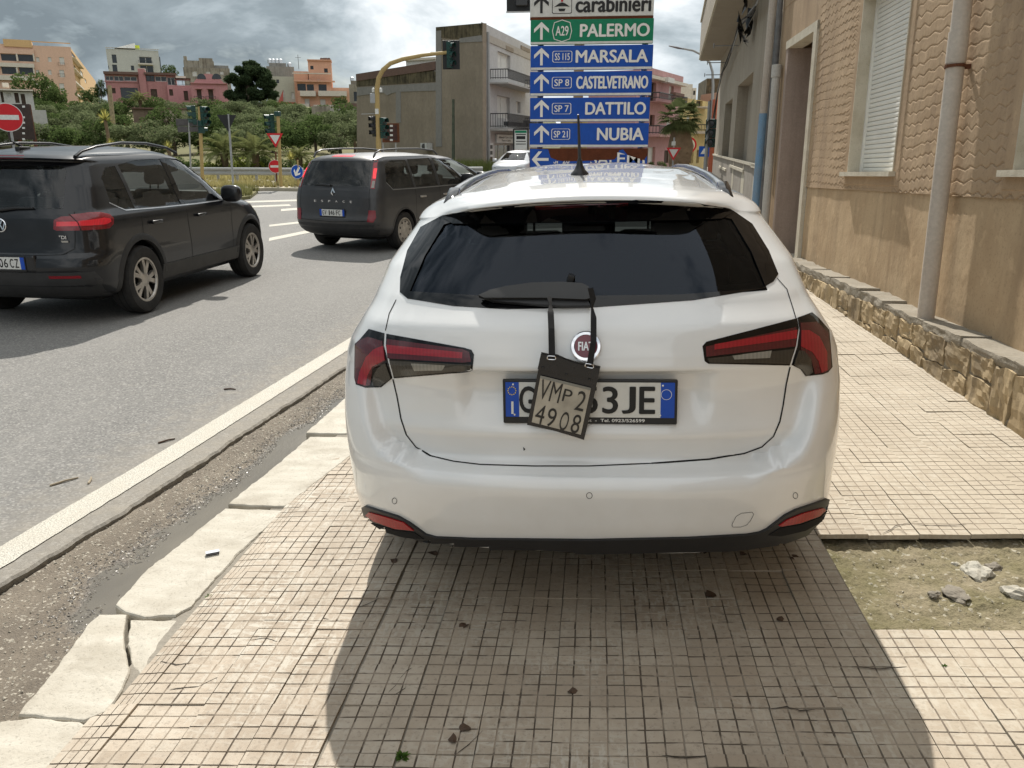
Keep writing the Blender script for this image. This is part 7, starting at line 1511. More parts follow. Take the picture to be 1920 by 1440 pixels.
b.slab('lower_band', 195, 151.5, 258, 154, .0, .15, PINK2); b.slab('sun_blind', 258, 128, 272, 132, -1, .4, CREAM); b.slab('pergola', 327, 146, 357, 148, -3, .5, SHB); b.rail(326, 356, 152, 160, 1.0, IRON, .5)
for x in (328, 342, 356): b.slab('pergola_post', x - .4, 148, x + .4, 160, .3, .4, SHB)
b.slab('awning', 329, 143, 348, 147, -2, .8, CREAM)
b = Bld('pink_villa', 'rose pink villa with a rounded gable and arched lunettes left of the big pine', 357, 426, 110, 108, PINK2, 9)
b.wall(357, 426, 155, [(368.5, 168, 377, 189, 'brown'), (390, 168, 399, 189, 'brown')])
u0, z0 = b.f.uv(363, 155); u1, _ = b.f.uv(420, 155); _, z1 = b.f.uv(392, 138); P = []
for t in np.linspace(0, 1, 13): P.append((u0 + (u1 - u0) * t, z0 + (z1 - z0) * math.sin(math.pi * t) ** .8))
m = MB(); V = [b.f.pt(u, z, d) for d in (-.02, -3) for u, z in P]; n = len(P); m.add(V, [tuple(range(n)), tuple(range(2 * n - 1, n - 1, -1))] + [(i, i + n, i + 1 + n, i + 1) for i in range(n - 1)]); m.build('gable', PINK2, b.root)
for (a, c) in ((370, 387), (398, 416)):
    u0, z0 = b.f.uv(a, 153); u1, _ = b.f.uv(c, 153); m = MB(); V = [b.f.pt((u0 + u1) / 2 + (u1 - u0) / 2 * math.cos(t), z0 + .35 + .7 * math.sin(t), dd) for dd in (.03, -.2) for t in np.linspace(0, math.pi, 9)]; m.add(V, [tuple(range(9)), tuple(range(17, 8, -1))] + [(i, i + 9, (i + 1) % 9 + 9, (i + 1) % 9) for i in range(9)]); m.build('lunette', GLZ, b.root)
b.slab('cornice', 357, 154.5, 426, 157, 0, .3, PINK2)
for x in (364, 386): b.rail(x, x + 18, 181, 190, .7, IRON, .3); b.slab('window_hood', x + 2, 165.5, x + 15, 167, 0, .5, PINK2)
# 4 weathered old houses
OLD = grime('old_masonry', (.34, .31, .25), (.13, .11, .085), .95, .5, .95, True, .4, 'World', 5); OLD2 = grime('grey_block_masonry', (.27, .265, .24), (.14, .13, .115), .95, .6, .8, True, .4, 'World', 5)
b = Bld('old_house', 'crumbling grey-beige house with ragged roof parapet above the pink villa', 343, 430, 150, 150, OLD, 10); b.wall(343, 430, 126, [(360, 133, 369, 143, 'white'), (386, 133, 394, 141, 'white'), (412, 133, 419, 140, 'white')]); b.wall(343, 400, 112, [], d=-1.0, thick=6); b.wall(372, 398, 108, [], d=-.6, thick=4); b.slab('chimney', 343, 104, 349, 112, -3, -1, OLD); b.wall(398, 428, 121, [], OLD2, d=-1.4, thick=5)
b = Bld('old_house', 'grey blockwork house with shiny water tanks on its roof right of the pine', 499, 551, 152, 152, OLD2, 10); b.wall(499, 551, 124, [(520, 149, 524, 155, 'open')]); b.wall(504, 536, 117, [], d=-.8, thick=5)
TANK = flat('tank_metal', (.62, .64, .66), .3, .7, var=.1)
for x in (505.5, 512, 519, 526, 543): u, z = b.f.uv(x, 117 if x < 540 else 124); m = MB(); m.lathe([(0, 0), (.42, 0), (.42, .65), (.2, .85), (0, .85)], 12, 'z', 0, Matrix.Translation(b.f.pt(u, z, -2))); m.build('water_tank', TANK, b.root, True)
b = Bld('terrace_house', 'pale greenish house with a red lower storey between the pine and the orange villa', 502, 557, 142, 140, render_mat('pale_green_render', (.44, .43, .35), (.3, .29, .24), .4), 9); b.wall(509, 557, 143, [(518, 149, 523, 156, 'open'), (529, 170, 533, 182, 'white'), (546, 173, 551, 186, 'white')]); b.wall(497, 553, 191, [], render_mat('red_render', (.46, .12, .10), (.3, .1, .08), .4), d=.4)
u, z = b.f.uv(531, 191); m = MB(); V = [b.f.pt(*b.f.uv(*q), .42) for q in ((522, 191), (531, 169), (531, 191))]; m.add(V, [(0, 1, 2)]); m.build('red_gable', bpy.data.materials['red_render'], b.root)
b = Bld('orange_villa', 'orange stepped villa with a square tower and long white balconies', 549, 657, 142, 140, render_mat('orange_render', (.62, .36, .245), (.45, .26, .18), .35), 9); OR = b.mat
b.wall(556, 620, 150, [(564, 148, 569, 152, 'open'), (576, 145, 582, 150, 'white'), (594, 145, 600, 150, 'white'), (557, 157, 573, 170, 'open'), (575, 158, 588, 170, 'open'), (597, 158, 612, 172, 'open'), (571, 185, 580, 201, 'white'), (600, 186, 610, 200, 'white')]); b.wall(620, 656, 164, [(632, 188, 642, 200, 'white')], d=-.3)
b.wall(576, 620, 111, [(581, 122, 587, 129, 'open'), (607, 127, 614, 135, 'open')], d=-1.2, thick=6, name='tower'); b.wall(549, 576, 132, [], d=-1.5, thick=5)
b.slab('cornice', 548, 136.5, 620, 139, -.2, .5, CREAM); b.slab('cornice', 551, 151, 628, 154, -.2, .9, OR); b.slab('coping', 575, 110, 621, 112.5, -5, -.9, OR)
for (x0, x1) in ((563, 592), (597, 650)): b.slab('balcony', x0, 171, x1, 181, 0, 1.4, CREAM)
b.slab('balcony', 563, 195, 580, 202, 0, 1.0, CREAM); b.slab('balcony', 588, 197, 650, 203, 0, 1.0, CREAM); m = MB(); q = b.f.pt(*b.f.uv(559, 128), -2); m.cyl(q, q + UP * 2.4, .04, n=6); m.box(q.x - .5, q.x + .5, q.y - .02, q.y + .02, q.z + 1.9, q.z + 1.95); m.build('tv_aerial', IRON, b.root)
for x in (602, 607, 611, 616): u, z = b.f.uv(x, 111); m = MB(); m.lathe([(0, 0), (.25, 0), (.3, .3), (.2, .5), (0, .5)], 8, 'z', 0, Matrix.Translation(b.f.pt(u, z, -3))); m.build('roof_pot', RTILE, b.root)
b = Bld('small_house', 'narrow brown house with a water tank beside the concrete building', 654, 690, 120, 118, OLD, 8); b.wall(654, 690, 158, [(663, 172, 671, 190, 'open')]); b.wall(657, 690, 150, [], d=-1, thick=4); u, z = b.f.uv(660, 150); m = MB(); m.lathe([(0, 0), (.3, 0), (.3, .5), (0, .6)], 10, 'z', 0, Matrix.Translation(b.f.pt(u, z, -2))); m.build('water_tank', TANK, b.root)
b = Bld('ruined_house', 'roofless brown block hut on the slope below the orange villa', 584, 620, 92, 92, OLD, 6); b.wall(584, 620, 199, [])
b = Bld('ruined_house', 'derelict whitish cottage with two gaping openings left of the concrete building', 618, 676, 92, 90, grime('flaking_whitewash', (.46, .44, .40), (.2, .18, .15), .95, .8, .9, True, .4, 'World', 6), 6); b.wall(618, 676, 203, [(631, 217, 640, 240, 'brown'), (655, 215, 669, 236, 'open')]); b.slab('lintel', 646, 203, 674, 214, 0, .4, CONC); b.slab('roof', 634, 193, 672, 204, -5, -.3, RTILE)
b = Bld('ruined_shed', 'ruined brick and stone shed with a plastered end wall in the shrubs', 246, 350, 80, 78, grime('shed_masonry', (.17, .13, .095), (.09, .07, .055), .95, .9, .8, True, .5, 'World', 7), 7)
b.wall(248, 307, 204, []); b.wall(307, 350, 204, [], grime('shed_plaster', (.36, .31, .235), (.2, .16, .12), .95, .7, .8, True, .4, 'World', 8), d=.15); b.slab('roof_slab', 247, 201.5, 352, 204.5, -6, .3, RTILE)
BRK = grime('red_brickwork', (.20, .075, .055), (.13, .06, .05), .9, 1, .6, False, .4, 'World', 12); b.wall(216, 262, 232, [], BRK, d=1.2, thick=3); b.wall(258, 307, 232, [], BRK, d=1.25, thick=3); b.wall(212, 310, 246, [], grime('pale_render_base', (.40, .35, .27), (.22, .18, .13), .95, .8, .8, True, .4, 'World', 8), d=1.5, thick=3)
b = Bld('white_house', 'small white house with dark shutters behind the large no entry sign', -30, 60, 66, 64, render_mat('offwhite_render', (.50, .49, .46), (.33, .32, .30), .4), 8); b.wall(-30, 60, 170, [(0, 172, 5, 192, 'brown'), (26, 174, 34, 193, 'brown'), (38, 176, 46, 195, 'brown'), (12, 174, 20, 182, 'white')]); b.slab('roof_edge', -30, 166, 61, 170, -6, .4, CREAM); b.slab('satellite_box', 2, 152, 14, 160, -3, -2, CREAM)
b = Bld('garden_wall', 'low pale garden wall between the shrubs at far left', 58, 86, 60, 60, render_mat('garden_wall_render', (.46, .45, .42), (.3, .29, .26), .5), .4, 'wall'); b.wall(58, 86, 206, [])
# ---- concrete gable building
GAB = grime('bare_gable_render', (.285, .24, .185), (.17, .14, .105), .95, .45, .8, False, .6, 'World', 5); MOSS = grime('mossy_band', (.15, .125, .075), (.032, .027, .017), .95, 1.4, 1.3, True, .4, 'World', 8); CEMP = render_mat('cement_patch', (.25, .24, .225), (.18, .17, .155), .4); GREYF = render_mat('grey_front', (.47, .465, .455), (.33, .32, .30), .35)
b = Bld('gable_building', 'tall building with bare brown concrete side wall and light grey balconied front', 672, 904, 58, 46, GAB, 1, face=False)
# side wall in two heights
def poly_wall(pts, d, mat, name, thick=.3):
    V = [b.f.pt(*b.f.uv(*q), d) for q in pts] + [b.f.pt(*b.f.uv(*q), d - thick) for q in pts]; n = len(pts); m = MB(); m.add(V, [tuple(range(n)), tuple(range(2 * n - 1, n - 1, -1))] + [(i, i + n, (i + 1) % n + n, (i + 1) % n) for i in range(n)]); return m.build(name, mat, b.root)
def zb(px): return 345
poly_wall([(669, 345), (669, 141), (818, 133), (818, 51), (905, 43), (905, 345)], 0, GAB, 'side_wall', .25)
poly_wall([(669, 162), (669, 141), (818, 133), (818, 153)], .03, MOSS, 'mossy_top_band', .05); poly_wall([(828, 70), (818, 70), (818, 51), (904.5, 43.5), (904, 70), (850, 73)], .031, MOSS, 'mossy_top_band', .05)
poly_wall([(670, 180), (670, 164), (818, 155), (818, 170), (752, 172), (752, 230), (743, 230), (743, 173), (735, 175), (727, 179), (720, 174), (700, 176)], .034, CEMP, 'cement_patch', .05); poly_wall([(818, 275), (818, 58), (828, 57), (829, 275)], .035, CEMP, 'cement_patch', .05); poly_wall([(862, 80), (862, 72), (904, 66), (904, 78)], .034, CEMP, 'cement_patch', .05)
b.slab('roof_coping', 669, 139, 818, 141.5, -.3, .08, RTILE); 
u0, u1, z0, z1 = b.r(800, 268, 812, 281); m = MB(); b.f.box(m, u0, u1, z0, z1, .05, .45); ac = m.build('air_conditioner', flat('ac_white', (.52, .52, .50), .5), b.root); m = MB(); c = b.f.pt((u0 * .35 + u1 * .65), (z0 + z1) / 2, .46); m.lathe([(.18, 0), (.15, .01), (0, .01)], 14, 'y', 0, Matrix.Translation(c) @ Matrix.Rotation(math.pi, 4, 'Z')); m.build('fan_grille', IRON, ac)
# front
g2 = Bld('x', 'x', 904, 1010, 46, 60, GREYF, 16); bpy.data.objects.remove(g2.root); g2.root = b.root
ops = [(933, 95, 957, 131, 'white'), (932, 178, 956, 222, 'white'), (968, 190, 976, 212, 'white'), (928, 270, 962, 306, 'glass'), (970, 283, 984, 306, 'open')]
def prow(fac, px0, py0, px1, py1): return g2.r(px0, py0, px1, py1)
uA, zA = g2.f.uv(904.5, 42); uB, zB = g2.f.uv(1008, 68)
ztop = min(zA, zB)
O = [g2.r(*o[:4]) for o in ops]
wl = wall_open(g2.f, .02, g2.f.w, ROADZ - .5, zA, O, 'front_wall', GREYF, b.root, .25, None)
for o, q in zip(ops, O): window(g2.f, b.root, *q, {'white': SHW, 'glass': GLZ, 'open': GLZ}[o[4]], SHW, .25, bars=2 if o[4] == 'glass' else 1, fw=.08, slats=0)
for (y0, y1, yr) in ((157, 163, 130), (241, 247, 213)):
    sl_ = g2.slab('balcony', 918, y0, 985, y1, 0, 1.1, render_mat('balcony_grey%d' % y0, (.40, .39, .37), (.28, .27, .25), .4)); g2.rail(919, 984, yr, y0, 1.05, IRON, .14)
g2.slab('string_course', 906, 75, 1008, 84, .0, .05, render_mat('beige_band', (.40, .37, .32), (.3, .27, .23), .4))
for (a, c) in ((947, 961), (976, 992)): g2.slab('bare_patch', a, 85, c, 96, .0, .07, GAB)
m = MB(); u, z = g2.f.uv(911, 60); m.tube([g2.f.pt(u, ROADZ, .12), g2.f.pt(u, z, .12)], .08, 8); m.build('downpipe', SGREY, b.root, True)
for (x0, x1, y0, y1) in ((926, 947, 228, 236), (952, 960, 230, 238), (964, 972, 226, 238)): g2.slab('flower_box', x0, y0, x1, y1, .6, .9, flat('planter_dark', (.04, .045, .05), .7))
sgn = g2.slab('shop_sign', 928, 252, 961, 268, .02, .14, SWHITE); u0, u1, z0, z1 = g2.r(928, 252, 961, 268); R = Matrix.Translation(g2.f.pt((u0 + u1) / 2, 0, .145)) @ Matrix((g2.f.U, UP, g2.f.N)).transposed().to_4x4()
put_text('shop_lettering', 'Alimentari Carni e Salumi', SBLK, sgn, R @ Matrix.Translation((0, z0 + (z1 - z0) * .68, 0)), (z1 - z0) * .26, (u1 - u0) * .82, bold=.02); put_text('shop_lettering', 'Pane e Latte', SBLK, sgn, R @ Matrix.Translation((0, z0 + (z1 - z0) * .30, 0)), (z1 - z0) * .26, (u1 - u0) * .5, bold=.02)
g2.slab('poster_strip', 914, 268, 923, 305, .02, .06, SWHITE)
for k, (y0, y1) in enumerate(((272, 279), (283, 290), (294, 302))): g2.slab('poster', 916, y0, 921.5, y1, .061, .07, [IRON, SBLK, SHB][k])
# billboard in front of the shop
Yb = 44.0; r_ = wthing('notice_board', 'white notice board with printed sheet on black posts before the grey shop front', 'sign board', at(976, 318, Yb)); P, Q_ = at(963, 280, Yb), at(990, 242, Yb); m = MB()
for x in (P.x, Q_.x): m.box(x - .04, x + .04, Yb, Yb + .08, ROADZ, Q_.z)
m.box(P.x, Q_.x, Yb, Yb + .08, Q_.z - .04, Q_.z + .04); m.build('frame', SBLK, r_); m = MB(); m.box(P.x + .05, Q_.x - .05, Yb + .02, Yb + .05, P.z, Q_.z - .06); sh_ = m.build('sheet', SWHITE, r_)
for (y, h_, w_, mt) in ((247, .12, .8, SGREEN), (252, .05, .7, SBLK), (258, .16, .62, SIGK), (265, .04, .7, SBLK), (270, .04, .7, SBLK)):
    q = at(976.5, y, Yb); L = (Q_.x - P.x) * w_ / 2; m = MB(); m.box(q.x - L, q.x + L, Yb + .012, Yb + .019, q.z - h_ / 2, q.z + h_ / 2); m.build('printed_line', mt, sh_)
for i, (a, c) in enumerate(((950, 975), (965, 985))):
    q = at((a + c) / 2, 312, 45.5); t_ = wthing('refuse_bin', ['dark grey refuse bin beside the shop door', 'grey refuse bin under the notice board'][i], 'bin', Vector((q.x, 45.0 - i, ROADZ))); m = MB(); m.bevbox(q.x - .35, q.x + .35, 44.6 - i, 45.4 - i, ROADZ, ROADZ + .95, .06); m.build('body', flat('bin_grey%d' % i, (.09, .10, .10), .6), t_); m = MB(); m.bevbox(q.x - .38, q.x + .38, 44.55 - i, 45.45 - i, ROADZ + .95, ROADZ + 1.05, .04); m.build('lid', flat('bin_lid%d' % i, (.06, .06, .065), .6), t_)
b = Bld('roof_house', 'white rooftop room above the low part of the gable building', 761, 817, 63, 62, flat('white_room', (.56, .56, .55), .7), 6); b.wall(761, 817, 112, []); b.slab('roof_edge', 760, 110.5, 818, 113, -4, .2, CREAM); m = MB(); q = b.f.pt(*b.f.uv(806, 112), -1); m.cyl(q, q + UP * 1.0, .03, n=6); m.box(q.x - .5, q.x + .3, q.y, q.y + .03, q.z + .6, q.z + .64); m.build('tv_aerial', IRON, b.root)
# ---- street on the right, beyond the bend
PK = render_mat('dusty_pink_front', (.46, .27, .26), (.33, .2, .19), .35)
b = Bld('street_house', 'dusty pink two storey house with balconies right of the sign stack', 1195, 1279, 42, 50, PK, 2.5)
b.wall(1195, 1279, 131, [(1217, 152, 1231, 190, 'dark'), (1255, 160, 1264, 188, 'white'), (1219, 215, 1228, 236, 'dark'), (1250, 222, 1262, 244, 'white'), (1214, 276, 1229, 305, 'white'), (1246, 282, 1258, 306, 'brown')]); b.slab('roof_parapet', 1195, 121, 1279, 144, -.2, .12, PK); b.slab('cornice', 1195, 143, 1280, 147, 0, .35, CREAM)
for (y0, y1) in ((190, 195), (252, 257)): b.slab('balcony', 1205, y0, 1262, y1, 0, .9, PK); b.rail(1206, 1261, y0 - 16, y0, .85, IRON, .16)
ac_ = b.slab('air_conditioner', 1236, 145, 1248, 156, .1, .5, SHW); b.slab('flower_box', 1232, 174, 1250, 181, .7, 1.0, RTILE)
m = MB(); q = b.f.pt(*b.f.uv(1269, 122), -2); m.cyl(q, q + UP * 1.2, .03, n=6); m.build('tv_aerial', IRON, b.root)
YEL2 = render_mat('yellow_front', (.52, .40, .18), (.38, .28, .13), .35)
b = Bld('street_house', 'yellow house with small balcony behind the palm', 1276, 1330, 52, 58, YEL2, 8); b.wall(1276, 1330, 182, [(1306, 186, 1318, 200, 'dark'), (1296, 280, 1301, 306, 'brown'), (1307, 281, 1312, 306, 'brown'), (1288, 215, 1297, 235, 'white')]); b.slab('balcony', 1302, 246, 1326, 251, 0, .9, CREAM); b.rail(1303, 1325, 234, 246, .85, IRON, .2); b.slab('balcony', 1300, 200, 1322, 203, 0, .9, CREAM)
b = Bld('street_house', 'small white house rising behind the pink one', 1277, 1308, 66, 66, CREAM, 6); b.wall(1277, 1299, 158, []); b.wall(1298, 1306, 165, [(1300, 170, 1304, 178, 'open')])
b = Bld('street_house', 'peach coloured house at the far end of the street', 1314, 1352, 70, 66, render_mat('peach_front', (.56, .32, .22), (.4, .24, .17), .3), 6); b.wall(1314, 1352, 178, [(1330, 188, 1336, 196, 'open')])
b = Bld('street_house', 'dark weathered upper storey above the far street end', 1326, 1356, 72, 72, MOSS, 6); b.wall(1326, 1356, 147, [])
b = Bld('street_house', 'bright yellow corner house with red downpipe against the greige building', 1330, 1362, 36, 34, render_mat('bright_yellow', (.60, .46, .10), (.42, .32, .10), .3), 3); b.wall(1334, 1362, 225, []); u, z0 = b.f.uv(1345, 320); _, z1 = b.f.uv(1345, 188); m = MB(); m.tube([b.f.pt(u, z0 - 1, .3), b.f.pt(u, z1, .3)], .11, 8); m.build('downpipe', flat('red_pipe', (.42, .12, .07), .6, var=.2), b.root, True)
# ================================================================ VEGETATION
def m_leaf(name, c0, c1, trans=.35, spread=.35):
    t = NT(name); t.t.nodes.remove(t.b); oi = t.n('ShaderNodeObjectInfo'); v = t.coord('World')
    nz = t.noise(v, .9, 2, .6); n2_ = t.noise(v, 9, 1, .5); f = t.math('ADD', t.math('MULTIPLY', t.ramp(nz, [(.3, 0.0), (.7, 1.0)]), .55), t.math('MULTIPLY', n2_, .45))
    c = t.mix(f, c0, c1); c = t.mix(t.math('MULTIPLY', oi.outputs['Random'], spread), c, tuple(x * .62 for x in c0))
    d = t.n('ShaderNodeBsdfDiffuse'); t.l(c, d.inputs[0]); tr = t.n('ShaderNodeBsdfTranslucent'); t.l(t.mix(.5, c, tuple(min(1, x * 1.5) for x in c1)), tr.inputs[0])
    mx = t.n('ShaderNodeMixShader'); mx.inputs[0].default_value = trans; t.l(d.outputs[0], mx.inputs[1]); t.l(tr.outputs[0], mx.inputs[2]); t.l(mx.outputs[0], t.out.inputs[0]); return t.m
OLIVE = m_leaf('olive_leaf', (.075, .098, .045), (.175, .203, .105)); DKG = m_leaf('dark_leaf', (.040, .066, .024), (.105, .145, .05)); PINEL = m_leaf('pine_needle', (.028, .046, .024), (.075, .105, .048), .25); LIMEG = m_leaf('lime_leaf', (.11, .15, .028), (.27, .31, .065), .45); PALML = m_leaf('palm_leaf', (.085, .11, .035), (.20, .21, .085), .3); YUC = m_leaf('yucca_leaf', (.20, .21, .05), (.42, .38, .12), .4); DRYG = m_leaf('dry_grass', (.20, .18, .075), (.33, .29, .13), .4); GRN = m_leaf('weed_leaf', (.06, .12, .025), (.13, .22, .05), .4)
BARK = flat('bark', (.11, .085, .06), .95, var=.35, scale=8); PBARK = grime('palm_bark', (.20, .145, .095), (.08, .055, .035), .95, 4, .9, False, .6, 'Object', 20)
def leaf_mesh(name, blobs, n, ls, asp, mat, seed, shell=.7, up=.0):
    r = np.random.default_rng(seed); B = np.array(blobs, float); w = B[:, 3] ** 2; k = r.choice(len(B), n, p=w / w.sum()); d = r.normal(size=(n, 3)); d /= np.linalg.norm(d, axis=1)[:, None]
    rad_ = B[k, 3] * (shell + (1 - shell) * r.random(n) ** .6) * r.uniform(.82, 1.12, n); P = B[k, :3] + d * rad_[:, None] * np.stack([np.ones(n), np.ones(n), B[k, 4] if B.shape[1] > 4 else np.ones(n)], 1)
    a = r.normal(size=(n, 3)) + d * .7 + np.array([0, 0, up]); a /= np.linalg.norm(a, axis=1)[:, None]; b = np.cross(a, r.normal(size=(n, 3))); b /= np.linalg.norm(b, axis=1)[:, None]; L = ls * r.uniform(.6, 1.4, n)[:, None]
    a, b = a * L, b * L * asp; V = np.stack([P - a * .5, P + b * .5, P + a * .5, P - b * .5], 1).reshape(-1, 3); Q = np.arange(4 * n).reshape(n, 4)
    me_o = np_mesh(name, V, Q, mat); me = me_o.data; bpy.data.objects.remove(me_o); return me
def clumpy(seed, n, R, flatz, rs, lobes=1.0):
    r = random.Random(seed); out = []
    for i in range(n):
        a, z = r.uniform(0, 6.283), r.uniform(-.6, 1); q = math.sqrt(max(0, 1 - z * z * .8)) * r.uniform(.35, 1) * R; out.append((q * math.cos(a), q * math.sin(a), (z * .80 + .62) * R * flatz, r.uniform(*rs) * R, r.uniform(.7, 1.0)))
    return out
def trunk_mesh(name, h, r0, r1, seed, limbs=4, spread=.5, mat=BARK):
    rr = random.Random(seed); m = MB(); pts = [Vector((0, 0, -.6))]; 
    for k in range(1, 5): pts.append(Vector((rr.uniform(-.08, .08) * h * .4, rr.uniform(-.08, .08) * h * .4, h * k / 4)))
    m.tube(pts, [r0 + (r1 - r0) * k / 4 for k in range(5)], 8)
    for k in range(limbs):
        a = 6.283 * k / limbs + rr.uniform(-.4, .4); s_ = pts[2].lerp(pts[4], rr.uniform(.1, .9)); e = s_ + Vector((math.cos(a) * spread * h, math.sin(a) * spread * h, h * rr.uniform(.3, .6))); m.tube([s_, s_.lerp(e, .5) + Vector((0, 0, -.05 * h)), e], [r1 * .8, r1 * .5, r1 * .2], 6)
    o = m.build(name, mat, None, True); me = o.data; bpy.data.objects.remove(o); return me
def plant(name, label, cat, loc, rz, sc, parts, group=None):
    root = thing(name, label, cat, loc, rz, group); root.scale = sc if isinstance(sc, (tuple, list)) else (sc, sc, sc)
    for nm, me in parts: o = bpy.data.objects.new(nm, me); link(o, root)
    return root
# prototypes: unit radius about 1 m
OL = [[('crown', leaf_mesh('crown', clumpy(s, 16, 1.0, .85, (.28, .48)), 2600, .15, .38, OLIVE, s)), ('trunk', trunk_mesh('trunk', .8, .09, .05, s))] for s in (1, 2, 3)]
DK = [[('crown', leaf_mesh('crown', clumpy(s, 18, 1.0, .9, (.28, .46)), 2800, .13, .55, DKG, s)), ('trunk', trunk_mesh('trunk', .8, .09, .05, s))] for s in (11, 12)]
LG = [[('crown', leaf_mesh('crown', clumpy(s, 14, 1.0, .75, (.30, .5)), 1900, .20, .6, LIMEG, s)), ('stem', trunk_mesh('stem', .5, .05, .03, s))] for s in (21, 22)]
def frond_mesh(mb, base, az, el, L, droop, leaf, n=22, wid=.5, m=0):
    d = Vector((math.cos(az), math.sin(az), 0)); p = Vector(base); t = el; pts = [p.copy()]
    for k in range(n):
        p = p + (d * math.cos(t) + UP * math.sin(t)) * (L / n); t -= droop / n * (.5 + k / n); pts.append(p.copy())
    s_ = Vector((-d.y, d.x, 0))
    for k in range(1, n + 1):
        a, b = pts[k - 1], pts[k]; mb.add([a - s_ * .012 * L * .5, a + s_ * .012 * L * .5, b + s_ * .010 * L * .5, b - s_ * .010 * L * .5], [(0, 1, 2, 3)], m)
        if k < 3: continue
        w = wid * L * math.sin(math.pi * min(1, (k + 1) / (n + 2)) ** .8) * .5; tn = (b - a).normalized()
        for sd in (-1, 1):
            e = b + (s_ * sd * .8 + tn * .65 - UP * .28).normalized() * w; q = tn * (L / n * .42); mb.add([b - q, b + q, e], [(0, 1, 2)], m)
def palm_mesh(seed, nf, L, droop=(1.2, 2.2), el=(.1, 1.35), mat=PALML, n=18):
    r = random.Random(seed); m = MB()
    for k in range(nf): frond_mesh(m, (0, 0, 0), k * 2.399 + r.uniform(-.2, .2), r.uniform(*el), L * r.uniform(.8, 1.1), r.uniform(*droop), None, n, .42)
    o = m.build('crown', mat); me = o.data; bpy.data.objects.remove(o); return me
def spike_mesh(seed, n, L, w, mat, el=(-.2, 1.5)):
    r = random.Random(seed); m = MB()
    for k in range(n):
        a, e = r.uniform(0, 6.283), r.uniform(*el); d = Vector((math.cos(a) * math.cos(e), math.sin(a) * math.cos(e), math.sin(e))); s_ = d.cross(UP if abs(d.z) < .95 else Vector((1, 0, 0))).normalized(); q = L * r.uniform(.7, 1.1); m.add([s_ * w, d * q * .5 + s_ * w * 1.1 - UP * .02, d * q - UP * .12 * q * math.cos(e), d * q * .5 - s_ * w * 1.1 - UP * .02, -s_ * w], [(0, 1, 3, 4), (1, 2, 3)])
    o = m.build('crown', mat); me = o.data; bpy.data.objects.remove(o); return me
def put(kind, name, label, cat, px, pyb, Y, wpx, hpx, group, hh=None, sink=.1):
    """plant with crown width/height in pixels at distance Y, base at pixel row pyb"""
    q = at(px, pyb, Y); k = Y / FPX * 1.06; w, h = wpx * k / 2, hpx * k
    kk = kind[RNG.randrange(len(kind))]; return plant(name, label, cat, Vector((q.x, q.y, q.z - sink)), RNG.uniform(0, 6.28), (w / 1.12, w / 1.12, h / 1.62), kk, group)
# --- big pine
Yp = 104.0; q = at(470, 208, Yp); r = random.Random(5); bl = []
kp = Yp / FPX * 1.05
for k in range(90):
    py = r.uniform(117, 204); hw = float(np.interp(py, (112, 125, 140, 155, 170, 185, 205), (7, 24, 38, 45, 49, 46, 32))); t = r.uniform(-1, 1); rr = r.uniform(6, 11) * (.6 if py < 125 else 1)
    p = at(470 + t * (hw - rr * .6) + (4 if py > 150 else -2), py, Yp) - q; bl.append((p.x, r.uniform(-1, 1) * hw * kp * .6 * math.sqrt(1 - t * t), p.z, rr * kp, .7))
plant('pine_tree', 'big dark pine on the slope between the pink villa and the orange villa', 'tree', q, 0, 1, [('crown', leaf_mesh('crown', bl, 36000, .46, .30, PINEL, 41, .5)), ('trunk', trunk_mesh('trunk', 4.0, .45, .25, 4, 0))])
# --- trees near the skyline
for (px, pyb, Y, w, h, lab) in ((70, 205, 118, 92, 62, 'broad dark tree in front of the peach apartment block'), (105, 200, 116, 40, 40, 'rounded dark tree at the right foot of the peach block'), (172, 197, 112, 42, 32, 'dark tree between the peach block and the pink villa'), (317, 146, 150, 34, 22, 'small dark tree beside the modern grey block'), (640, 202, 100, 30, 22, 'small dark tree below the orange villa balconies')):
    put(DK, 'dark_tree', lab, 'tree', px, pyb, Y, w, h, None)
plant('cypress', 'thin dark cypress at the left corner of the pink villa', 'tree', at(190, 180, 112), 0, (.75, .75, 1.35), DK[0])
# --- mass of olive shrubs on the slope, in rows
G1 = 'grey-green shrubs covering the slope'; L1 = 'grey-green olive shrub on the slope below the hill houses'
for row, (Y, y0, step, w, h) in enumerate(((98, 215, 30, 50, 26), (84, 232, 34, 60, 38), (70, 252, 38, 70, 44), (58, 276, 44, 84, 50))):
    px = 50 + row * 7
    while px < 690:
        yb = y0 + RNG.uniform(-4, 4) + (8 if px > 560 and row < 2 else 0)
        if not (225 < px < 362 and row > 0 and RNG.random() < (.85 if row < 3 else .5)):
            kind = OL if RNG.random() < .68 else DK; dark = kind is DK
            put(kind, 'olive_shrub' if not dark else 'evergreen_shrub', L1 if not dark else 'dark evergreen shrub on the slope below the hill houses', 'shrub', px, yb, Y + RNG.uniform(-3, 3), w * RNG.uniform(.8, 1.25), h * RNG.uniform(.8, 1.2), G1 if not dark else 'dark shrubs on the slope')
        px += step * RNG.uniform(.8, 1.2)
for px in np.arange(-30, 60, 26): put(OL, 'olive_shrub', L1, 'shrub', float(px), 262, 64, 70, 50, G1)
# --- fresh green shrubs along the guard rail
px = 255.0
while px < 690:
    Y = RNG.uniform(41, 44); put(LG if RNG.random() < .75 else DK, 'green_shrub', 'fresh green shrub growing behind the guard rail', 'shrub', px, 331, Y, RNG.uniform(40, 60), RNG.uniform(30, 46), 'green shrubs behind the guard rail'); px += RNG.uniform(20, 30)
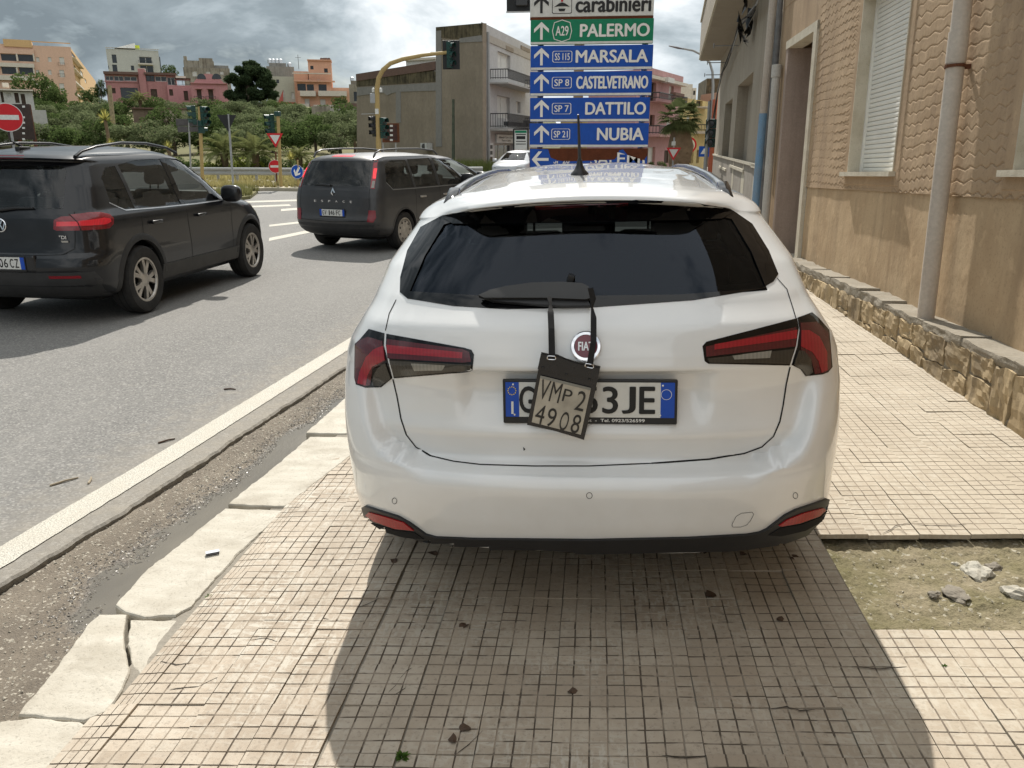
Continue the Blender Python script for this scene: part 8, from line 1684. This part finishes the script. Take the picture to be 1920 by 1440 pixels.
# --- date palms by the guard rail
PM = [palm_mesh(s, 46, 1.0) for s in (3, 4)]
def palm(label, px, pyc, Y, Lpx, h_py, mesh, name='date_palm', tr=.16, group=None):
    c = at(px, pyc, Y); b = at(px, h_py, Y); k = Lpx * Y / FPX * 1.06; root = thing(name, label, 'palm', Vector((c.x, c.y, b.z)), 0, group); o = bpy.data.objects.new('crown', mesh); link(o, root); o.location = (0, 0, c.z - b.z); o.scale = (k, k, k)
    m = MB(); H = c.z - b.z; 
    m.tube([(0, 0, -.5), (.02, 0, H * .5), (0, 0, H + .05)], [tr * 1.1, tr, tr * 1.25], 10); m.build('trunk', PBARK, root, True); return root
palm('date palm with arching fronds behind the grey pole, left of two', 420, 290, 41.5, 62, 335, PM[0]); palm('date palm with arching fronds left of the yellow signal pole, right of two', 478, 290, 41.0, 60, 335, PM[1]); palm('small palm behind the small no entry sign', 560, 296, 43, 34, 335, PM[0]); palm('yellowish drooping palm top before the pink villa', 262, 188, 84, 26, 215, PM[1], 'drooping_palm')
YU = [spike_mesh(s, 70, 1.0, .035, YUC) for s in (1, 2)]
def yucca(label, px, pyc, Y, Rpx, pyb): 
    c = at(px, pyc, Y); b = at(px, pyb, Y); k = Rpx * Y / FPX * 1.06; root = thing('yucca', label, 'yucca', Vector((c.x, c.y, b.z)), 0); o = bpy.data.objects.new('crown', YU[RNG.randrange(2)]); link(o, root); o.location = (0, 0, c.z - b.z); o.scale = (k, k, k); m = MB(); m.tube([(0, 0, -.6), (.05, 0, (c.z - b.z) * .5), (0, 0, c.z - b.z)], .11, 8); m.build('trunk', PBARK, root, True)
yucca('tall yellow-tipped yucca beside the timber pole', 197, 225, 52, 22, 275); yucca('small bright yucca at the foot of the timber pole', 207, 272, 50, 14, 285); yucca('bright yucca above the SUV roof rail', 315, 278, 46, 16, 300); yucca('pale agave below the derelict cottage', 664, 262, 60, 8, 285); yucca('yucca right of the small no entry sign', 545, 300, 42, 20, 330)
# --- fan palm on the right street
def fan_mesh(seed, nf, mat):
    r = random.Random(seed); m = MB()
    for k in range(nf):
        a, e = k * 2.399 + r.uniform(-.2, .2), r.uniform(-.75, 1.25); d = Vector((math.cos(a) * math.cos(e), math.sin(a) * math.cos(e), math.sin(e))); s_ = d.cross(UP).normalized(); u = s_.cross(d).normalized(); L = r.uniform(.42, .55); c = d * L; m.add([s_ * .012, c + s_ * .01, c - s_ * .01, -s_ * .012], [(0, 1, 2, 3)])
        for j in range(17):
            t = (j - 8) / 8 * 1.5; q = (d * math.cos(t) + s_ * math.sin(t)).normalized(); w = q.cross(u).normalized() * .028; ln = .46 * (1 - .25 * abs(t) / 1.5) * r.uniform(.85, 1.1); m.add([c, c + q * ln * .55 + w, c + q * ln - UP * ln * .28, c + q * ln * .55 - w], [(0, 1, 2, 3)])
    o = m.build('crown', mat); me = o.data; bpy.data.objects.remove(o); return me
Yf = 34.0; c = at(1276, 222, Yf); b = at(1271, 320, Yf); k = 45 * Yf / FPX * 1.06; root = thing('fan_palm', 'shaggy fan palm with thick hairy trunk in the street right of the sign stack', 'palm', Vector((b.x, Yf, ROADZ))); o = bpy.data.objects.new('crown', fan_mesh(9, 60, m_leaf('fan_leaf', (.055, .075, .03), (.13, .15, .065), .25))); link(o, root); o.location = (c.x - b.x, 0, c.z - ROADZ); o.scale = (k, k, k)
H = c.z - ROADZ; m = MB(); m.tube([(0, 0, -.1), (.02, 0, H * .3), (.06, 0, H * .6), (c.x - b.x, 0, H * .95)], [.42, .40, .52, .30], 14); m.build('trunk', PBARK, root, True)
hh_ = spike_mesh(33, 160, .55, .03, m_leaf('dead_fronds', (.12, .085, .05), (.25, .18, .11), .2), (-1.5, -.9)); 
for z_ in (.45, .6, .75, .88): o = bpy.data.objects.new('dead_fronds', hh_); link(o, root); o.location = (.05, 0, H * z_); o.scale = (1.7, 1.7, 1.5); o.rotation_euler = (0, 0, z_ * 9)
# --- balcony pots and low hedge under the pink house
for i, px in enumerate((1222, 1240)): put(DK, 'potted_shrub', ['low potted shrub under the pink house balcony, left one', 'low potted shrub under the pink house balcony, right one'][i], 'shrub', px, 312, 38, 20, 12, None)
# --- grass and weeds
def tufts(name, label, pts, h, mat, n=14, w=.012):
    r = NPR; V, Q = [], []; P = np.array(pts, float); N = len(P) * n; B = np.repeat(P, n, 0) + np.concatenate([r.normal(0, .10 * h, (N, 2)), np.zeros((N, 1))], 1); an = r.uniform(0, 6.283, N); ln = h * r.uniform(.4, 1.15, N); le = r.uniform(.1, .6, N); d = np.stack([np.cos(an), np.sin(an), np.zeros(N)], 1); s_ = np.stack([-np.sin(an), np.cos(an), np.zeros(N)], 1) * w
    T = B + d * (ln * le)[:, None] + np.array([0, 0, 1]) * (ln * np.sqrt(1 - le ** 2))[:, None]; Vv = np.stack([B - s_, B + s_, T], 1).reshape(-1, 3); o = np_mesh(name, Vv, np.arange(3 * N).reshape(N, 3), mat); tag(o, label, 'grass', kind='stuff'); return o
def scat(poly, n, z=0.0, gz=None):
    P = [base_at(*q) for q in poly]; xs_, ys_ = [p.x for p in P], [p.y for p in P]; out = []
    while len(out) < n:
        x, y = RNG.uniform(min(xs_), max(xs_)), RNG.uniform(min(ys_), max(ys_)); c = False
        for i in range(len(P)):
            a, b = P[i], P[i - 1]
            if (a.y > y) != (b.y > y) and x < (b.x - a.x) * (y - a.y) / (b.y - a.y) + a.x: c = not c
        if c: out.append((x, y, ROADZ + z))
    return out
tufts('grass', 'green and straw tufts of grass on the traffic island', scat([(398, 375), (440, 364), (486, 362), (468, 372), (425, 379)], 130, .1), .36, m_leaf('island_grass', (.10, .115, .04), (.22, .21, .09), .4), 14, .012); tufts('grass', 'dry grass along the kerb of the far verge', scat([(330, 359), (575, 357), (575, 348), (330, 348)], 420, .1), .28, DRYG, 12, .016)
tufts('grass', 'tall grass at the foot of the concrete gable wall', [(x, y, ROADZ) for x, y in ((at(px, 320, Y).x, Y) for px, Y in ((RNG.uniform(815, 965), RNG.uniform(41.5, 45)) for _ in range(420)))], 1.0, m_leaf('tall_grass', (.09, .12, .035), (.20, .22, .08), .4), 14, .03)
tufts('grass', 'straw coloured grass between guard rail and shrubs', [(x, y, ROADZ) for x, y in ((at(px, 330, Y).x, Y) for px, Y in ((RNG.uniform(300, 700), RNG.uniform(36, 42)) for _ in range(700)))], .5, DRYG, 10, .03)
# weeds in the pavement joints and by the wall
def weed(label, px, py, R, seed, plane=True):
    q = sp(px, py); me = spike_mesh(seed, 26, 1.0, .16, GRN, (.15, 1.3)); root = thing('weed', label, 'weed', Vector((q.x, q.y, q.z - .004)), seed); o = bpy.data.objects.new('leaves', me); link(o, root); o.scale = (R, R, R * .7)
weed('small green weed in the wide paving joint at the bottom', 753, 1418, .030, 51); weed('tiny weed in the sunny paving to the right', 1772, 1249, .016, 52); weed('green weed at the foot of the rubble plinth on the right', 1893, 788, .07, 53); weed('small weed between kerb and paving', 392, 1118, .02, 54); weed('weed in the dark paving joint left of the shadow', 703, 1205, .014, 55)
q = sp(1902, 800); rubble('loose_stone', 'loose stone beside the weed at the plinth', (q.x, q.y, q.z + .02), .05, 9, CONC, .5, 'stone')
# --- dry leaves, twigs and litter
LEAFB = flat('dry_leaf', (.075, .045, .028), .8, var=.3)
for i, (px, py, lab) in enumerate(((1487, 1046, 'brown dry leaf under the right bumper corner'), (1462, 1163, 'brown dry leaf on the shaded paving near the soil patch'), (1333, 1117, 'brown dry leaf in deep shadow right of centre'), (1395, 1040, 'brown dry leaf just below the bumper, right half'), (1318, 1037, 'small dark leaf just below the bumper, centre right'), (738, 1052, 'brown leaf fragment at the left edge of the car shadow'), (812, 1038, 'dark leaf below the left bumper corner'), (1072, 1297, 'brown dry leaf in the middle of the shadow'), (850, 1388, 'brown dry leaf near the bottom left of the shadow'), (872, 1366, 'small brown leaf beside the bottom left leaf'), (870, 1174, 'small dark leaf crumb on a paving joint'))):
    q = sp(px, py); n = 9; r = random.Random(i); R = .018 * r.uniform(.7, 1.2); V = [Vector((R * 1.3 * math.cos(a) * r.uniform(.6, 1.1), R * math.sin(a) * r.uniform(.6, 1.1), .003 + .004 * math.sin(a * 2 + i))) for a in np.linspace(0, 6.283, n + 1)[:-1]]; m = MB(); m.add(V + [Vector((0, 0, .002))], [(k, (k + 1) % n, n) for k in range(n)]); o = m.build('dry_leaf', LEAFB); o.location = (q.x, q.y, q.z + .001); o.rotation_euler = (0, 0, i); tag(o, lab, 'leaf')
q = sp(399, 1040); m = MB(); m.bevbox(-.026, .026, -.011, .011, 0, .010, .002); m.bevbox(-.027, .027, -.0115, .0115, .0101, .0112, .0005, 1); o = m.build('matchbox', [flat('litter_dark', (.10, .10, .11), .6), flat('litter_pale', (.52, .54, .58), .5)]); o.location = (q.x, q.y, q.z + .004); o.rotation_euler = (0, 0, .55); tag(o, 'flattened small pale box lying on the kerb stone', 'litter')
TW = flat('twig', (.30, .25, .18), .85, var=.2)
for i, (a, b, lab) in enumerate((((94, 912), (147, 897), 'straight pale twig on the asphalt near the edge line'), ((166, 908), (171, 896), 'short curved twig beside the straight one'), ((297, 832), (328, 824), 'thin dark twig crossing the edge line border'), ((420, 731), (442, 731), 'thin twig on the asphalt further along'))):
    p0, p1 = gp(*a, ROADZ), gp(*b, ROADZ); m = MB(); c_ = (p0 + p1) / 2; m.tube([p0 - c_ + UP * .005, UP * .008 + Vector((.004, .006, 0)), p1 - c_ + UP * .005], [.006, .0055, .004], 6); o = m.build('twig', TW if i < 2 else LEAFB); o.location = c_; tag(o, lab, 'twig')
